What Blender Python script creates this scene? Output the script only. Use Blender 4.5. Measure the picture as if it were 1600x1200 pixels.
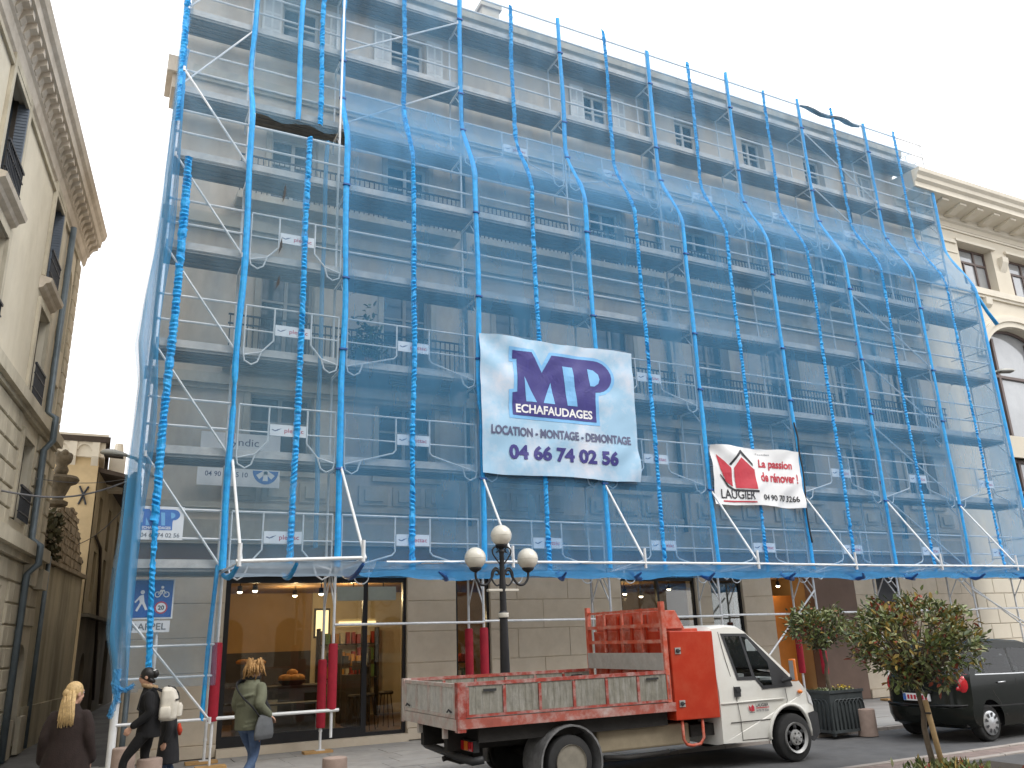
import bpy, bmesh, math, random
from mathutils import Vector, Matrix, geometry, noise
PI = math.pi
for o in list(bpy.data.objects): bpy.data.objects.remove(o)
SC = bpy.context.scene
COL = SC.collection
RND = random.Random(11)

# ------------------------------------------------------------ camera, sky, sun, exposure
cam = bpy.data.cameras.new('camera'); cam_o = bpy.data.objects.new('camera', cam); COL.objects.link(cam_o)
cr = Vector((0.89657388, -0.44158912, -0.03397544)); cu = Vector((-0.10217169, -0.28086517, 0.9542933)); cf = Vector((0.43094806, 0.85212311, 0.29693428))
mw = Matrix((cr, cu, -cf)).transposed().to_4x4(); mw.translation = Vector((-3.9585, -15.3725, 1.8786))
cam_o.matrix_world = mw
cam.sensor_width = 36; cam.lens = 28.713; cam.clip_start = 0.05; cam.clip_end = 600
SC.camera = cam_o
SUN_EL, SUN_ROT = math.radians(50), math.radians(142)
W = bpy.data.worlds.new('World'); SC.world = W; W.use_nodes = True
nt = W.node_tree; nt.nodes.clear()
sky = nt.nodes.new('ShaderNodeTexSky'); sky.sky_type = 'NISHITA'; sky.sun_disc = False
sky.sun_elevation = SUN_EL; sky.sun_rotation = SUN_ROT; sky.air_density = 1.0; sky.dust_density = 4.0; sky.ozone_density = 1.0
hs = nt.nodes.new('ShaderNodeHueSaturation'); hs.inputs['Saturation'].default_value = 0.12
cl = nt.nodes.new('ShaderNodeMix'); cl.data_type = 'RGBA'; cl.inputs[0].default_value = 0.75      # overcast: a closed white cloud layer
cl.inputs[7].default_value = (16.5, 16.7, 17.2, 1)
bg = nt.nodes.new('ShaderNodeBackground'); bg.inputs[1].default_value = 0.115
wo = nt.nodes.new('ShaderNodeOutputWorld')
nt.links.new(sky.outputs[0], hs.inputs['Color']); nt.links.new(hs.outputs[0], cl.inputs[6])
nt.links.new(cl.outputs[2], bg.inputs[0]); nt.links.new(bg.outputs[0], wo.inputs[0])
sun = bpy.data.lights.new('sun', 'SUN'); sun.energy = 1.1; sun.angle = math.radians(25); sun.color = (1.0, 0.96, 0.9)
sun_o = bpy.data.objects.new('sun', sun); COL.objects.link(sun_o)
sun_dir = Vector((math.sin(SUN_ROT)*math.cos(SUN_EL), math.cos(SUN_ROT)*math.cos(SUN_EL), math.sin(SUN_EL)))
sun_o.rotation_euler = sun_dir.to_track_quat('Z', 'Y').to_euler(); sun_o.location = (0, -30, 40)
vs = SC.view_settings; vs.view_transform = 'Standard'; vs.look = 'None'; vs.gamma = 1.0; vs.use_curve_mapping = False
vs.exposure = 0.3
SC.cycles.transparent_max_bounces = 24; SC.cycles.max_bounces = 8

# ------------------------------------------------------------ materials
def lin(h):
    h = h.lstrip('#'); out = []
    for i in (0, 2, 4):
        c = int(h[i:i+2], 16)/255
        out.append(c/12.92 if c <= 0.04045 else ((c+0.055)/1.055)**2.4)
    return tuple(out)+(1,)
def rgb(c): return lin(c) if isinstance(c, str) else (tuple(c)+(1,))[:4]
MATS = {}
def M(name, col, rough=0.75, var=0.18, scale=1.5, bump=0.15, bscale=30, metal=0.0, col2=None, c2=0.0, c2scale=0.8, streak=0.0, spec=0.4, coat=0.0, dist=0.01):
    """Principled surface: base colour x noise, optional second tone in patches or vertical streaks, fine bump."""
    m = bpy.data.materials.new(name); m.use_nodes = True; n = m.node_tree.nodes; L = m.node_tree.links
    p = n['Principled BSDF']; p.inputs['Roughness'].default_value = rough; p.inputs['Metallic'].default_value = metal
    p.inputs['Specular IOR Level'].default_value = spec; p.inputs['Coat Weight'].default_value = coat
    c = rgb(col)
    g = n.new('ShaderNodeNewGeometry')
    t1 = n.new('ShaderNodeTexNoise'); t1.inputs['Scale'].default_value = scale; t1.inputs['Detail'].default_value = 6; t1.inputs['Roughness'].default_value = 0.65
    L.new(g.outputs['Position'], t1.inputs['Vector'])
    r = n.new('ShaderNodeMapRange'); r.inputs['From Min'].default_value = 0.3; r.inputs['From Max'].default_value = 0.7
    r.inputs['To Min'].default_value = 1-var; r.inputs['To Max'].default_value = 1+var
    L.new(t1.outputs[0], r.inputs[0])
    mx = n.new('ShaderNodeVectorMath'); mx.operation = 'SCALE'; mx.inputs[0].default_value = c[:3]
    L.new(r.outputs[0], mx.inputs['Scale'])
    last = mx.outputs[0]
    if col2 is not None:
        t2 = n.new('ShaderNodeTexNoise'); t2.inputs['Scale'].default_value = c2scale; t2.inputs['Detail'].default_value = 8; t2.inputs['Roughness'].default_value = 0.7
        mp = n.new('ShaderNodeMapping'); L.new(g.outputs['Position'], mp.inputs[0])
        if streak: mp.inputs['Scale'].default_value = (1, 1, 1-streak)
        L.new(mp.outputs[0], t2.inputs['Vector'])
        r2 = n.new('ShaderNodeMapRange'); r2.inputs['From Min'].default_value = 0.45; r2.inputs['From Max'].default_value = 0.72; r2.inputs['To Max'].default_value = c2
        L.new(t2.outputs[0], r2.inputs[0])
        mm = n.new('ShaderNodeMix'); mm.data_type = 'RGBA'; mm.inputs[7].default_value = rgb(col2)
        L.new(r2.outputs[0], mm.inputs[0]); L.new(last, mm.inputs[6]); last = mm.outputs[2]
    L.new(last, p.inputs['Base Color'])
    if bump:
        t3 = n.new('ShaderNodeTexNoise'); t3.inputs['Scale'].default_value = bscale; t3.inputs['Detail'].default_value = 4
        L.new(g.outputs['Position'], t3.inputs['Vector'])
        b = n.new('ShaderNodeBump'); b.inputs['Strength'].default_value = bump; b.inputs['Distance'].default_value = dist
        L.new(t3.outputs[0], b.inputs['Height']); L.new(b.outputs[0], p.inputs['Normal'])
    MATS[name] = m
    return m
def glass(name, tint=(0.8, 0.85, 0.85), gloss=1.45, rough=0.01):
    m = bpy.data.materials.new(name); m.use_nodes = True; n = m.node_tree.nodes; L = m.node_tree.links; n.clear()
    o = n.new('ShaderNodeOutputMaterial'); t = n.new('ShaderNodeBsdfTransparent'); t.inputs[0].default_value = tint+(1,)
    g = n.new('ShaderNodeBsdfGlossy'); g.inputs['Roughness'].default_value = rough; g.inputs[0].default_value = (0.9, 0.9, 0.9, 1)
    f = n.new('ShaderNodeFresnel'); f.inputs[0].default_value = gloss
    x = n.new('ShaderNodeMixShader'); L.new(f.outputs[0], x.inputs[0]); L.new(t.outputs[0], x.inputs[1]); L.new(g.outputs[0], x.inputs[2]); L.new(x.outputs[0], o.inputs[0])
    MATS[name] = m; return m
def net_mat(name, col, cover, var=0.12, tint=(1, 1, 1)):
    """fine woven mesh: part of the light goes straight through the holes, the threads scatter the rest"""
    m = bpy.data.materials.new(name); m.use_nodes = True; n = m.node_tree.nodes; L = m.node_tree.links; n.clear()
    o = n.new('ShaderNodeOutputMaterial'); t = n.new('ShaderNodeBsdfTransparent'); t.inputs[0].default_value = tint+(1,)
    d = n.new('ShaderNodeBsdfDiffuse'); d.inputs[0].default_value = rgb(col); tr = n.new('ShaderNodeBsdfTranslucent'); tr.inputs[0].default_value = rgb(col)
    a = n.new('ShaderNodeMixShader'); a.inputs[0].default_value = 0.35; L.new(d.outputs[0], a.inputs[1]); L.new(tr.outputs[0], a.inputs[2])
    g = n.new('ShaderNodeNewGeometry'); mp = n.new('ShaderNodeMapping'); mp.inputs['Scale'].default_value = (1.3, 1.3, 0.35); L.new(g.outputs['Position'], mp.inputs[0])
    tn = n.new('ShaderNodeTexNoise'); tn.inputs['Scale'].default_value = 1.1; tn.inputs['Detail'].default_value = 5; L.new(mp.outputs[0], tn.inputs['Vector'])
    r = n.new('ShaderNodeMapRange'); r.inputs['From Min'].default_value = 0.3; r.inputs['From Max'].default_value = 0.7
    r.inputs['To Min'].default_value = cover-var; r.inputs['To Max'].default_value = cover+var; L.new(tn.outputs[0], r.inputs[0])
    x = n.new('ShaderNodeMixShader'); L.new(r.outputs[0], x.inputs[0]); L.new(t.outputs[0], x.inputs[1]); L.new(a.outputs[0], x.inputs[2]); L.new(x.outputs[0], o.inputs[0])
    MATS[name] = m; return m
def emit(name, col, s):
    m = bpy.data.materials.new(name); m.use_nodes = True; p = m.node_tree.nodes['Principled BSDF']
    p.inputs['Base Color'].default_value = rgb(col); p.inputs['Emission Color'].default_value = rgb(col); p.inputs['Emission Strength'].default_value = s
    MATS[name] = m; return m

# ------------------------------------------------------------ mesh builder
class MB:
    def __init__(s): s.v = []; s.f = []; s.m = []
    def add(s, vs, fs, mi=0):
        b = len(s.v); s.v.extend(tuple(v) for v in vs)
        for f in fs: s.f.append(tuple(b+i for i in f)); s.m.append(mi)
        return s
    def box(s, x0, x1, y0, y1, z0, z1, mi=0):
        return s.add([(x0, y0, z0), (x1, y0, z0), (x1, y1, z0), (x0, y1, z0), (x0, y0, z1), (x1, y0, z1), (x1, y1, z1), (x0, y1, z1)],
                     [(3, 2, 1, 0), (4, 5, 6, 7), (0, 1, 5, 4), (1, 2, 6, 5), (2, 3, 7, 6), (3, 0, 4, 7)], mi)
    def cbox(s, x0, x1, y0, y1, z0, z1, c=0.02, mi=0):
        """box with chamfered vertical and front edges (face -y proud)"""
        vs = []
        for (y, k) in ((y1, 0), (y0+c, 0), (y0, c)):
            vs += [(x0+k, y, z0+k), (x1-k, y, z0+k), (x1-k, y, z1-k), (x0+k, y, z1-k)]
        fs = [(8, 9, 10, 11)]
        for a in (0, 4):
            for i in range(4):
                j = (i+1) % 4; fs.append((a+i, a+j, a+4+j, a+4+i))
        return s.add(vs, fs, mi)
    def obox(s, c, ax, ay, az, mi=0):
        c, ax, ay, az = Vector(c), Vector(ax), Vector(ay), Vector(az); vs = []
        for k in (-1, 1):
            for a, b in ((-1, -1), (1, -1), (1, 1), (-1, 1)): vs.append(c+ax*a+ay*b+az*k)
        return s.add(vs, [(3, 2, 1, 0), (4, 5, 6, 7), (0, 1, 5, 4), (1, 2, 6, 5), (2, 3, 7, 6), (3, 0, 4, 7)], mi)
    def path(s, pts, r, n=8, mi=0, closed=False, caps=True, flat=None):
        pts = [Vector(p) for p in pts]; N = len(pts)
        rs = r if isinstance(r, (list, tuple)) else [r]*N
        b = len(s.v); up = None
        for i, p in enumerate(pts):
            if closed: t = (pts[(i+1) % N]-pts[i-1])
            else: t = pts[min(i+1, N-1)]-pts[max(i-1, 0)]
            if t.length < 1e-9: t = Vector((0, 0, 1))
            t.normalize()
            if up is None:
                up = Vector((0, 0, 1)) if abs(t.z) < 0.9 else Vector((1, 0, 0))
            a = t.cross(up)
            if a.length < 1e-4: a = t.orthogonal()
            a.normalize(); c = a.cross(t).normalized(); up = c
            for k in range(n):
                w = 2*PI*k/n
                s.v.append(tuple(p+(a*math.cos(w)*(flat or 1)+c*math.sin(w))*rs[i]))
        for i in range(N if closed else N-1):
            j = (i+1) % N
            for k in range(n):
                q = (k+1) % n
                s.f.append((b+i*n+k, b+i*n+q, b+j*n+q, b+j*n+k)); s.m.append(mi)
        if caps and not closed:
            s.f.append(tuple(b+k for k in reversed(range(n)))); s.m.append(mi)
            s.f.append(tuple(b+(N-1)*n+k for k in range(n))); s.m.append(mi)
        return s
    def tube(s, p, q, r, r2=None, n=8, mi=0): return s.path([p, q], [r, r if r2 is None else r2], n, mi)
    def lathe(s, prof, c=(0, 0, 0), n=16, mi=0, fn=None):
        b = len(s.v); c = Vector(c)
        for (r, z) in prof:
            for k in range(n):
                w = 2*PI*k/n; p = Vector((r*math.cos(w), r*math.sin(w), z))
                if fn: p = Vector(fn(*p))
                s.v.append(tuple(c+p))
        for i in range(len(prof)-1):
            for k in range(n):
                q = (k+1) % n; s.f.append((b+i*n+k, b+i*n+q, b+(i+1)*n+q, b+(i+1)*n+k)); s.m.append(mi)
        s.f.append(tuple(b+k for k in reversed(range(n)))); s.m.append(mi)
        s.f.append(tuple(b+(len(prof)-1)*n+k for k in range(n))); s.m.append(mi)
        return s
    def ell(s, c, rx, ry, rz, n=14, m=9, mi=0, rot=None):
        prof = [(math.sin(PI*i/m), -math.cos(PI*i/m)) for i in range(m+1)]
        prof[0] = (0.02, -1); prof[-1] = (0.02, 1)
        R_ = rot or Matrix.Identity(3)
        return s.lathe(prof, c, n, mi, lambda x, y, z: R_ @ Vector((x*rx, y*ry, z*rz)))
    def prism(s, poly, fn, d0, d1, mi=0, mside=None):
        n = len(poly); vs = [fn(a, b, d0) for a, b in poly]+[fn(a, b, d1) for a, b in poly]
        s.add(vs, [tuple(range(n))[::-1], tuple(range(n, 2*n))], mi)
        b = len(s.v)-2*n
        for i in range(n):
            j = (i+1) % n; s.f.append((b+i, b+j, b+n+j, b+n+i)); s.m.append(mi if mside is None else mside)
        return s
    def sheet(s, outer, holes, fn, d=0.0, mi=0, reveal=None, mrev=None):
        """plane polygon with holes; fn(u, v, d) -> point; reveal = depth of the hole sides"""
        loops = [outer]+list(holes); flat = [p for l in loops for p in l]
        tr = geometry.tessellate_polygon([[Vector((p[0], p[1], 0)) for p in l] for l in loops])
        s.add([fn(p[0], p[1], d) for p in flat], [tuple(t) for t in tr], mi)
        if reveal is not None:
            for l in holes:
                n = len(l); vs = [fn(p[0], p[1], d) for p in l]+[fn(p[0], p[1], d+reveal) for p in l]
                s.add(vs, [(i, (i+1) % n, n+(i+1) % n, n+i) for i in range(n)], mi if mrev is None else mrev)
        return s
    def build(s, name, mats, parent=None, smooth=False, bevel=0, local=False, stuff=False, auto=None):
        me = bpy.data.meshes.new(name); me.from_pydata(s.v, [], s.f)
        for m in (mats if isinstance(mats, (list, tuple)) else [mats]): me.materials.append(MATS[m] if isinstance(m, str) else m)
        me.polygons.foreach_set('material_index', s.m)
        me.update()
        if smooth:
            me.polygons.foreach_set('use_smooth', [True]*len(me.polygons))
            if auto is not None: me.set_sharp_from_angle(angle=math.radians(auto))
        o = bpy.data.objects.new(name, me); COL.objects.link(o)
        if bevel:
            b = o.modifiers.new('bevel', 'BEVEL'); b.width = bevel; b.segments = 2; b.limit_method = 'ANGLE'; b.angle_limit = math.radians(35)
        if parent is not None:
            o.parent = parent
            if parent.type == 'EMPTY' and not local: o.matrix_parent_inverse = Matrix.Translation(-parent.location)
        if stuff: o['kind'] = 'stuff'
        return o
def tag(o, label, cat, group=None, kind=None):
    if label: o['label'] = label
    if cat: o['category'] = cat
    if group: o['group'] = group
    if kind: o['kind'] = kind
    return o
def thing(name, label, cat, loc=(0, 0, 0), group=None, rz=0):
    o = bpy.data.objects.new(name, None); COL.objects.link(o); o.empty_display_size = 0.2
    o.location = loc; o.rotation_euler = (0, 0, rz)
    return tag(o, label, cat, group)
def struct(o): o['kind'] = 'structure'; return o
def kids(o): return [c for c in COL.objects if c.parent == o]
def dup(root, loc, label=None, rz=None):
    r = root.copy(); COL.objects.link(r); r.location = loc
    if rz is not None: r.rotation_euler = (0, 0, rz)
    if label: r['label'] = label
    for ch in kids(root):
        c = ch.copy(); COL.objects.link(c); c.parent = r
        for g in kids(ch):
            d = g.copy(); COL.objects.link(d); d.parent = c
    return r
def text_geo(body, w=None, h=None, bold=0.0, shear=0.0, maxlen=0.1):
    """lettering as a flat mesh: returns (verts2d, faces) fitted to w x h with origin bottom-left"""
    cu_ = bpy.data.curves.new('lettering', 'FONT'); cu_.body = body; cu_.size = 1; cu_.offset = bold; cu_.shear = shear; cu_.resolution_u = 3
    ob = bpy.data.objects.new('lettering', cu_); COL.objects.link(ob)
    dg = bpy.context.evaluated_depsgraph_get(); me = bpy.data.meshes.new_from_object(ob.evaluated_get(dg))
    bm = bmesh.new(); bm.from_mesh(me)
    bpy.data.objects.remove(ob); bpy.data.curves.remove(cu_); bpy.data.meshes.remove(me)
    xs = [v.co.x for v in bm.verts]; ys = [v.co.y for v in bm.verts]
    x0, x1, y0, y1 = min(xs), max(xs), min(ys), max(ys)
    sx = w/(x1-x0) if w else None; sy = h/(y1-y0) if h else None
    sx = sx or sy; sy = sy or sx
    for v in bm.verts: v.co.x = (v.co.x-x0)*sx; v.co.y = (v.co.y-y0)*sy
    bmesh.ops.triangulate(bm, faces=bm.faces[:])
    out = ([(v.co.x, v.co.y) for v in bm.verts], [tuple(v.index for v in f.verts) for f in bm.faces])
    bm.free(); return out
def curve(ctrl, n=8):
    out_ = []; P = [Vector(c) for c in ctrl]
    for i in range(len(P)-1):
        p0, p1, p2, p3 = P[max(i-1, 0)], P[i], P[i+1], P[min(i+2, len(P)-1)]
        for k in range(n):
            s = k/n; out_.append(0.5*((2*p1)+(-p0+p2)*s+(2*p0-5*p1+4*p2-p3)*s*s+(-p0+3*p1-3*p2+p3)*s*s*s))
    out_.append(P[-1]); return out_
# ------------------------------------------------------------ material list
M('asphalt', (0.10, 0.10, 0.102), 0.88, 0.22, 2.5, 0.35, 180, col2=(0.15, 0.147, 0.142), c2=0.6, c2scale=0.5)
M('paving', (0.32, 0.31, 0.295), 0.8, 0.2, 1.2, 0.2, 60, col2=(0.2, 0.19, 0.178), c2=0.7, c2scale=0.7)
M('kerb_stone', (0.36, 0.32, 0.29), 0.85, 0.15, 3, 0.2, 60)
M('pink_setts', (0.24, 0.185, 0.165), 0.85, 0.25, 6, 0.3, 60)
M('alley_tar', (0.09, 0.088, 0.084), 0.85, 0.3, 1.0, 0.3, 60, col2=(0.17, 0.165, 0.155), c2=0.7, c2scale=0.5)
M('render_wall', (0.64, 0.56, 0.46), 0.9, 0.14, 0.7, 0.2, 25, col2=(0.30, 0.265, 0.225), c2=0.6, c2scale=0.9, streak=0.7)
M('facade_stone', (0.52, 0.475, 0.39), 0.9, 0.15, 0.9, 0.25, 30, col2=(0.2, 0.185, 0.16), c2=0.6, c2scale=1.2, streak=0.6)
M('shop_stone', (0.58, 0.50, 0.395), 0.75, 0.1, 1.6, 0.12, 60, col2=(0.48, 0.39, 0.28), c2=0.5, c2scale=2.0)
M('cream_stone', (0.66, 0.60, 0.49), 0.85, 0.06, 0.8, 0.12, 30, col2=(0.57, 0.505, 0.40), c2=0.4, c2scale=0.7)
M('cream_trim', (0.69, 0.635, 0.53), 0.8, 0.06, 1.5, 0.08, 30)
M('old_stone', (0.53, 0.48, 0.375), 0.9, 0.14, 1.0, 0.3, 25, col2=(0.22, 0.19, 0.14), c2=0.7, c2scale=1.1, streak=0.6)
M('old_render', (0.64, 0.585, 0.47), 0.9, 0.09, 0.8, 0.18, 30, col2=(0.38, 0.325, 0.22), c2=0.4, c2scale=0.8, streak=0.6)
M('cornice_stone', (0.58, 0.515, 0.43), 0.9, 0.14, 2, 0.3, 30, col2=(0.3, 0.24, 0.17), c2=0.6, c2scale=1.5)
M('stained_wall', (0.48, 0.43, 0.31), 0.92, 0.2, 0.8, 0.3, 20, col2=(0.10, 0.09, 0.065), c2=0.8, c2scale=0.9, streak=0.88)
M('rubble', (0.33, 0.27, 0.19), 0.95, 0.3, 3, 0.5, 14, col2=(0.12, 0.10, 0.07), c2=0.7, c2scale=2, dist=0.04)
M('urn_stone', (0.17, 0.14, 0.10), 0.95, 0.3, 6, 0.5, 20, col2=(0.06, 0.055, 0.04), c2=0.7, c2scale=4, dist=0.03)
M('ivy', (0.075, 0.07, 0.035), 0.9, 0.5, 4, 0.4, 20)
M('tower_render', (0.60, 0.47, 0.28), 0.9, 0.1, 0.8, 0.15, 20, col2=(0.42, 0.32, 0.19), c2=0.5, c2scale=1.0)
M('house_render', (0.34, 0.28, 0.175), 0.9, 0.2, 0.9, 0.25, 20, col2=(0.13, 0.105, 0.065), c2=0.7, c2scale=1.0, streak=0.6)
M('soot_wall', (0.15, 0.13, 0.095), 0.9, 0.3, 1.0, 0.25, 20, col2=(0.04, 0.035, 0.028), c2=0.7, c2scale=1.0, streak=0.6)
M('roof_tile', (0.22, 0.13, 0.085), 0.9, 0.3, 5, 0.4, 20)
M('eaves_wood', (0.06, 0.045, 0.035), 0.9, 0.2, 5, 0.2, 20)
M('dark_wood', (0.05, 0.04, 0.03), 0.7, 0.25, 5, 0.2, 30)
M('shutter_white', (0.66, 0.66, 0.63), 0.7, 0.08, 3, 0.1, 30)
M('shutter_blue', (0.17, 0.20, 0.24), 0.7, 0.1, 3, 0.1, 30)
M('frame_grey', (0.35, 0.33, 0.3), 0.6, 0.1, 4, 0.05, 30)
M('frame_brown', (0.13, 0.095, 0.085), 0.5, 0.1, 4, 0.05, 30)
M('panel_brown', (0.24, 0.19, 0.16), 0.6, 0.1, 4, 0.05, 30)
M('iron', (0.035, 0.04, 0.05), 0.5, 0.2, 5, 0.1, 60, metal=0.3)
M('pane_dark', (0.025, 0.035, 0.045), 0.08, 0.3, 0.7, 0.0, spec=0.8)
M('pane_sky', (0.30, 0.31, 0.32), 0.06, 0.25, 0.5, 0.0, spec=1.0, coat=0.6)  # grey base puts the white sky's reflection into the glass colour
M('pane_curtain', (0.45, 0.44, 0.42), 0.3, 0.15, 2.0, 0.0, spec=0.8, coat=0.5)
M('zinc', (0.16, 0.20, 0.23), 0.5, 0.2, 3, 0.1, 40, metal=0.4)
M('black_frame', (0.018, 0.018, 0.02), 0.35, 0.1, 5, 0.0)
glass('shop_glass', (0.82, 0.84, 0.83), 1.5)
M('shop_floor', (0.16, 0.10, 0.06), 0.4, 0.2, 3, 0.05, 40)
M('shop_wall', (0.40, 0.255, 0.11), 0.8, 0.12, 1.0, 0.05, 30)
M('shop_wall_pale', (0.70, 0.60, 0.42), 0.8, 0.1, 1.0, 0.05, 30)
M('shop_ceiling', (0.30, 0.18, 0.09), 0.8, 0.1, 1.0, 0.05, 30)
M('shop_dark', (0.05, 0.04, 0.035), 0.6, 0.2, 3, 0.05, 30)
M('shop_grey', (0.16, 0.16, 0.165), 0.5, 0.15, 3, 0.05, 30)
M('orange_panel', (0.62, 0.22, 0.04), 0.6, 0.15, 1.5, 0.05, 30)
M('oxide_wall', (0.15, 0.095, 0.07), 0.6, 0.15, 1.5, 0.05, 30)
M('pale_green', (0.27, 0.29, 0.25), 0.6, 0.15, 2.0, 0.05, 30)
emit('spot_glow', (1.0, 0.86, 0.62), 9)
emit('strip_glow', (1.0, 0.78, 0.40), 1.6)

# ------------------------------------------------------------ ground
g = MB()
for a, b in ((-70, -6.75), (-6.75, -6.1), (-6.1, -3.3)): pass
g.box(-120, 160, -120, -6.60, -0.55, -0.05); struct(g.build('near_roadway', 'asphalt'))
g = MB(); g.box(-120, 160, -6.10, -3.30, -0.55, -0.054); struct(g.build('road', 'asphalt'))
k = MB(); k.box(-120, 160, -6.60, -6.10, -0.55, -0.047)
gut = struct(k.build('gutter', 'pink_setts'))
for y0, y1 in ((-6.66, -6.56), (-6.14, -6.04)):                     # two pale rows of flush stones, stone by stone where they show
    for i in range(46):
        x = -14+i*0.9; b = MB(); b.cbox(x, x+0.885, y0, y1, -0.2, -0.030+0.003*(i % 3), 0.006); b.build('kerb_stone', 'kerb_stone', gut)
g = MB(); g.box(-3.6, 160, -3.18, 1.7, -0.5, -0.012); pav = struct(g.build('pavement', 'paving'))
g = MB(); g.box(-120, -3.6, -3.18, 2.0, -0.5, -0.03); struct(g.build('side_pavement', 'paving'))
for i in range(40):                                                # far kerb
    x = -12+i*1.0; b = MB(); b.box(x, x+0.985, -3.30, -3.18, -0.5, 0.0+0.004*(i % 2)); b.build('kerb_stone', 'kerb_stone', pav)
rr = random.Random(3)
for j in range(7):                                                 # paving slabs of the pavement that shows
    y = -3.16+j*0.62
    x = -3.55-0.3*(j % 2)
    while x < 11.0:
        w = rr.uniform(0.75, 1.15)
        b = MB(); h = rr.uniform(-0.002, 0.004); b.box(max(x, -3.58), x+w-0.012, y, y+0.608, -0.1, h); b.build('paving_slab', 'paving', pav); x += w
g = MB(); g.box(-5.6, 4, 1.7, 60, -0.5, -0.04); g.box(-16, 16, 60, 90, -0.5, -0.04); struct(g.build('alley_ground', 'alley_tar'))

# ------------------------------------------------------------ main building behind the scaffold
FY = 1.5
f3 = lambda u, v, d: (u, FY+d, v)
BX0, BX1 = -3.36, 20.15
bld = thing('corner_building', 'long rendered town building being renovated behind the blue net with a shop at street level', 'building', (8.5, 1.5, 0))
cols = [-0.85, 1.9, 7.65, 10.9, 13.55, 16.2, 18.75]
levels = [('A', 15.45, 17.0, 0.9), ('B', 11.45, 13.2, 1.05), ('C', 7.65, 9.95, 1.15), ('D', 5.35, 6.95, 1.3)]
holes = []; wins = []
for lv, z0, z1, w in levels:
    for c in cols+([4.75] if lv in 'CD' else []):
        holes.append([(c-w/2, z0), (c+w/2, z0), (c+w/2, z1), (c-w/2, z1)]); wins.append((lv, c, z0, z1, w))
wl = MB(); wl.sheet([(BX0, 3.9), (BX1, 3.9), (BX1, 17.4), (BX0, 17.4)], holes, f3, 0, 0, 0.32)
BXS = BX0+24.5*0.118                                                # the side wall follows the alley
wl.add([(BX0, FY, 3.9), (BXS, 26, 3.9), (BXS, 26, 17.4), (BX0, FY, 17.4)], [(0, 3, 2, 1)])
wl.add([(BX0, FY, 0), (BXS, 26, 0), (BXS, 26, 3.9), (BX0, FY, 3.9)], [(0, 3, 2, 1)])
wl.add([(BX1, FY, 3.9), (BX1, 26, 3.9), (BX1, 26, 17.4), (BX1, FY, 17.4)], [(0, 1, 2, 3)])
wl.build('wall', 'render_wall', bld)
cn = MB(); prof = [(1.5, 17.2), (1.38, 17.25), (1.34, 17.4), (1.12, 17.52), (1.05, 17.7), (0.98, 17.74), (0.95, 17.98), (1.6, 18.02)]
n = len(prof); vs = [(x, y, z) for x in (BX0-0.3, BX1) for y, z in prof]
cn.add(vs, [(i, i+1, n+i+1, n+i) for i in range(n-1)]+[tuple(range(n))[::-1], tuple(range(n, 2*n))]); cn.build('cornice', 'facade_stone', bld)
x = BX0+0.2
while x < BX1-0.2:
    b = MB(); b.box(x, x+0.16, 1.08, 1.48, 17.26, 17.44); b.build('modillion', 'facade_stone', bld); x += 0.62
rf = MB(); rf.add([(BX0+0.05, 1.0, 18.03), (BX1, 1.0, 18.03), (BX1, 9, 20.4), (BX0+1.0, 9, 20.4)], [(0, 1, 2, 3)]); rf.build('roof', 'roof_tile', bld)
ch = MB(); ch.box(5.25, 5.85, 4.0, 4.6, 18.5, 21.3); ch.box(5.18, 5.92, 3.93, 4.67, 21.3, 21.45)
ch.lathe([(0.14, 0), (0.11, 0.35)], (5.55, 4.3, 21.45), 10); ch.build('chimney', 'facade_stone', bld)
sc_ = MB()
for z0, z1, p in ((14.2, 14.42, 0.14), (10.55, 10.8, 0.16), (7.0, 7.22, 0.18), (3.9, 4.25, 0.22), (4.5, 4.62, 0.1)):
    sc_.box(BX0-p, BX1, FY-p, FY-0.002, z0, z1); sc_.box(BX0-p*0.5, BX1, FY-p*0.55, FY-0.003, z0-0.09, z0-0.001)
sc_.build('string_course', 'facade_stone', bld)
ex = MB()                                                           # corner end of the cornice that shows past the net on the alley side
ex.box(-3.72, -3.2, 1.35, 2.4, 14.1, 14.5); ex.box(-3.6, -3.2, 1.45, 2.3, 13.75, 14.1); ex.build('corner_ledge', 'cornice_stone', bld)
for i in range(8):                                                  # drain pipes
    pass
for x in (3.35, 9.35, 17.5):
    d = MB(); d.path([(x, 1.42, 17.2), (x, 1.42, 4.3)], 0.055, 8); d.build('drain_pipe', 'zinc', bld, smooth=True)
wr = random.Random(5)
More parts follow.
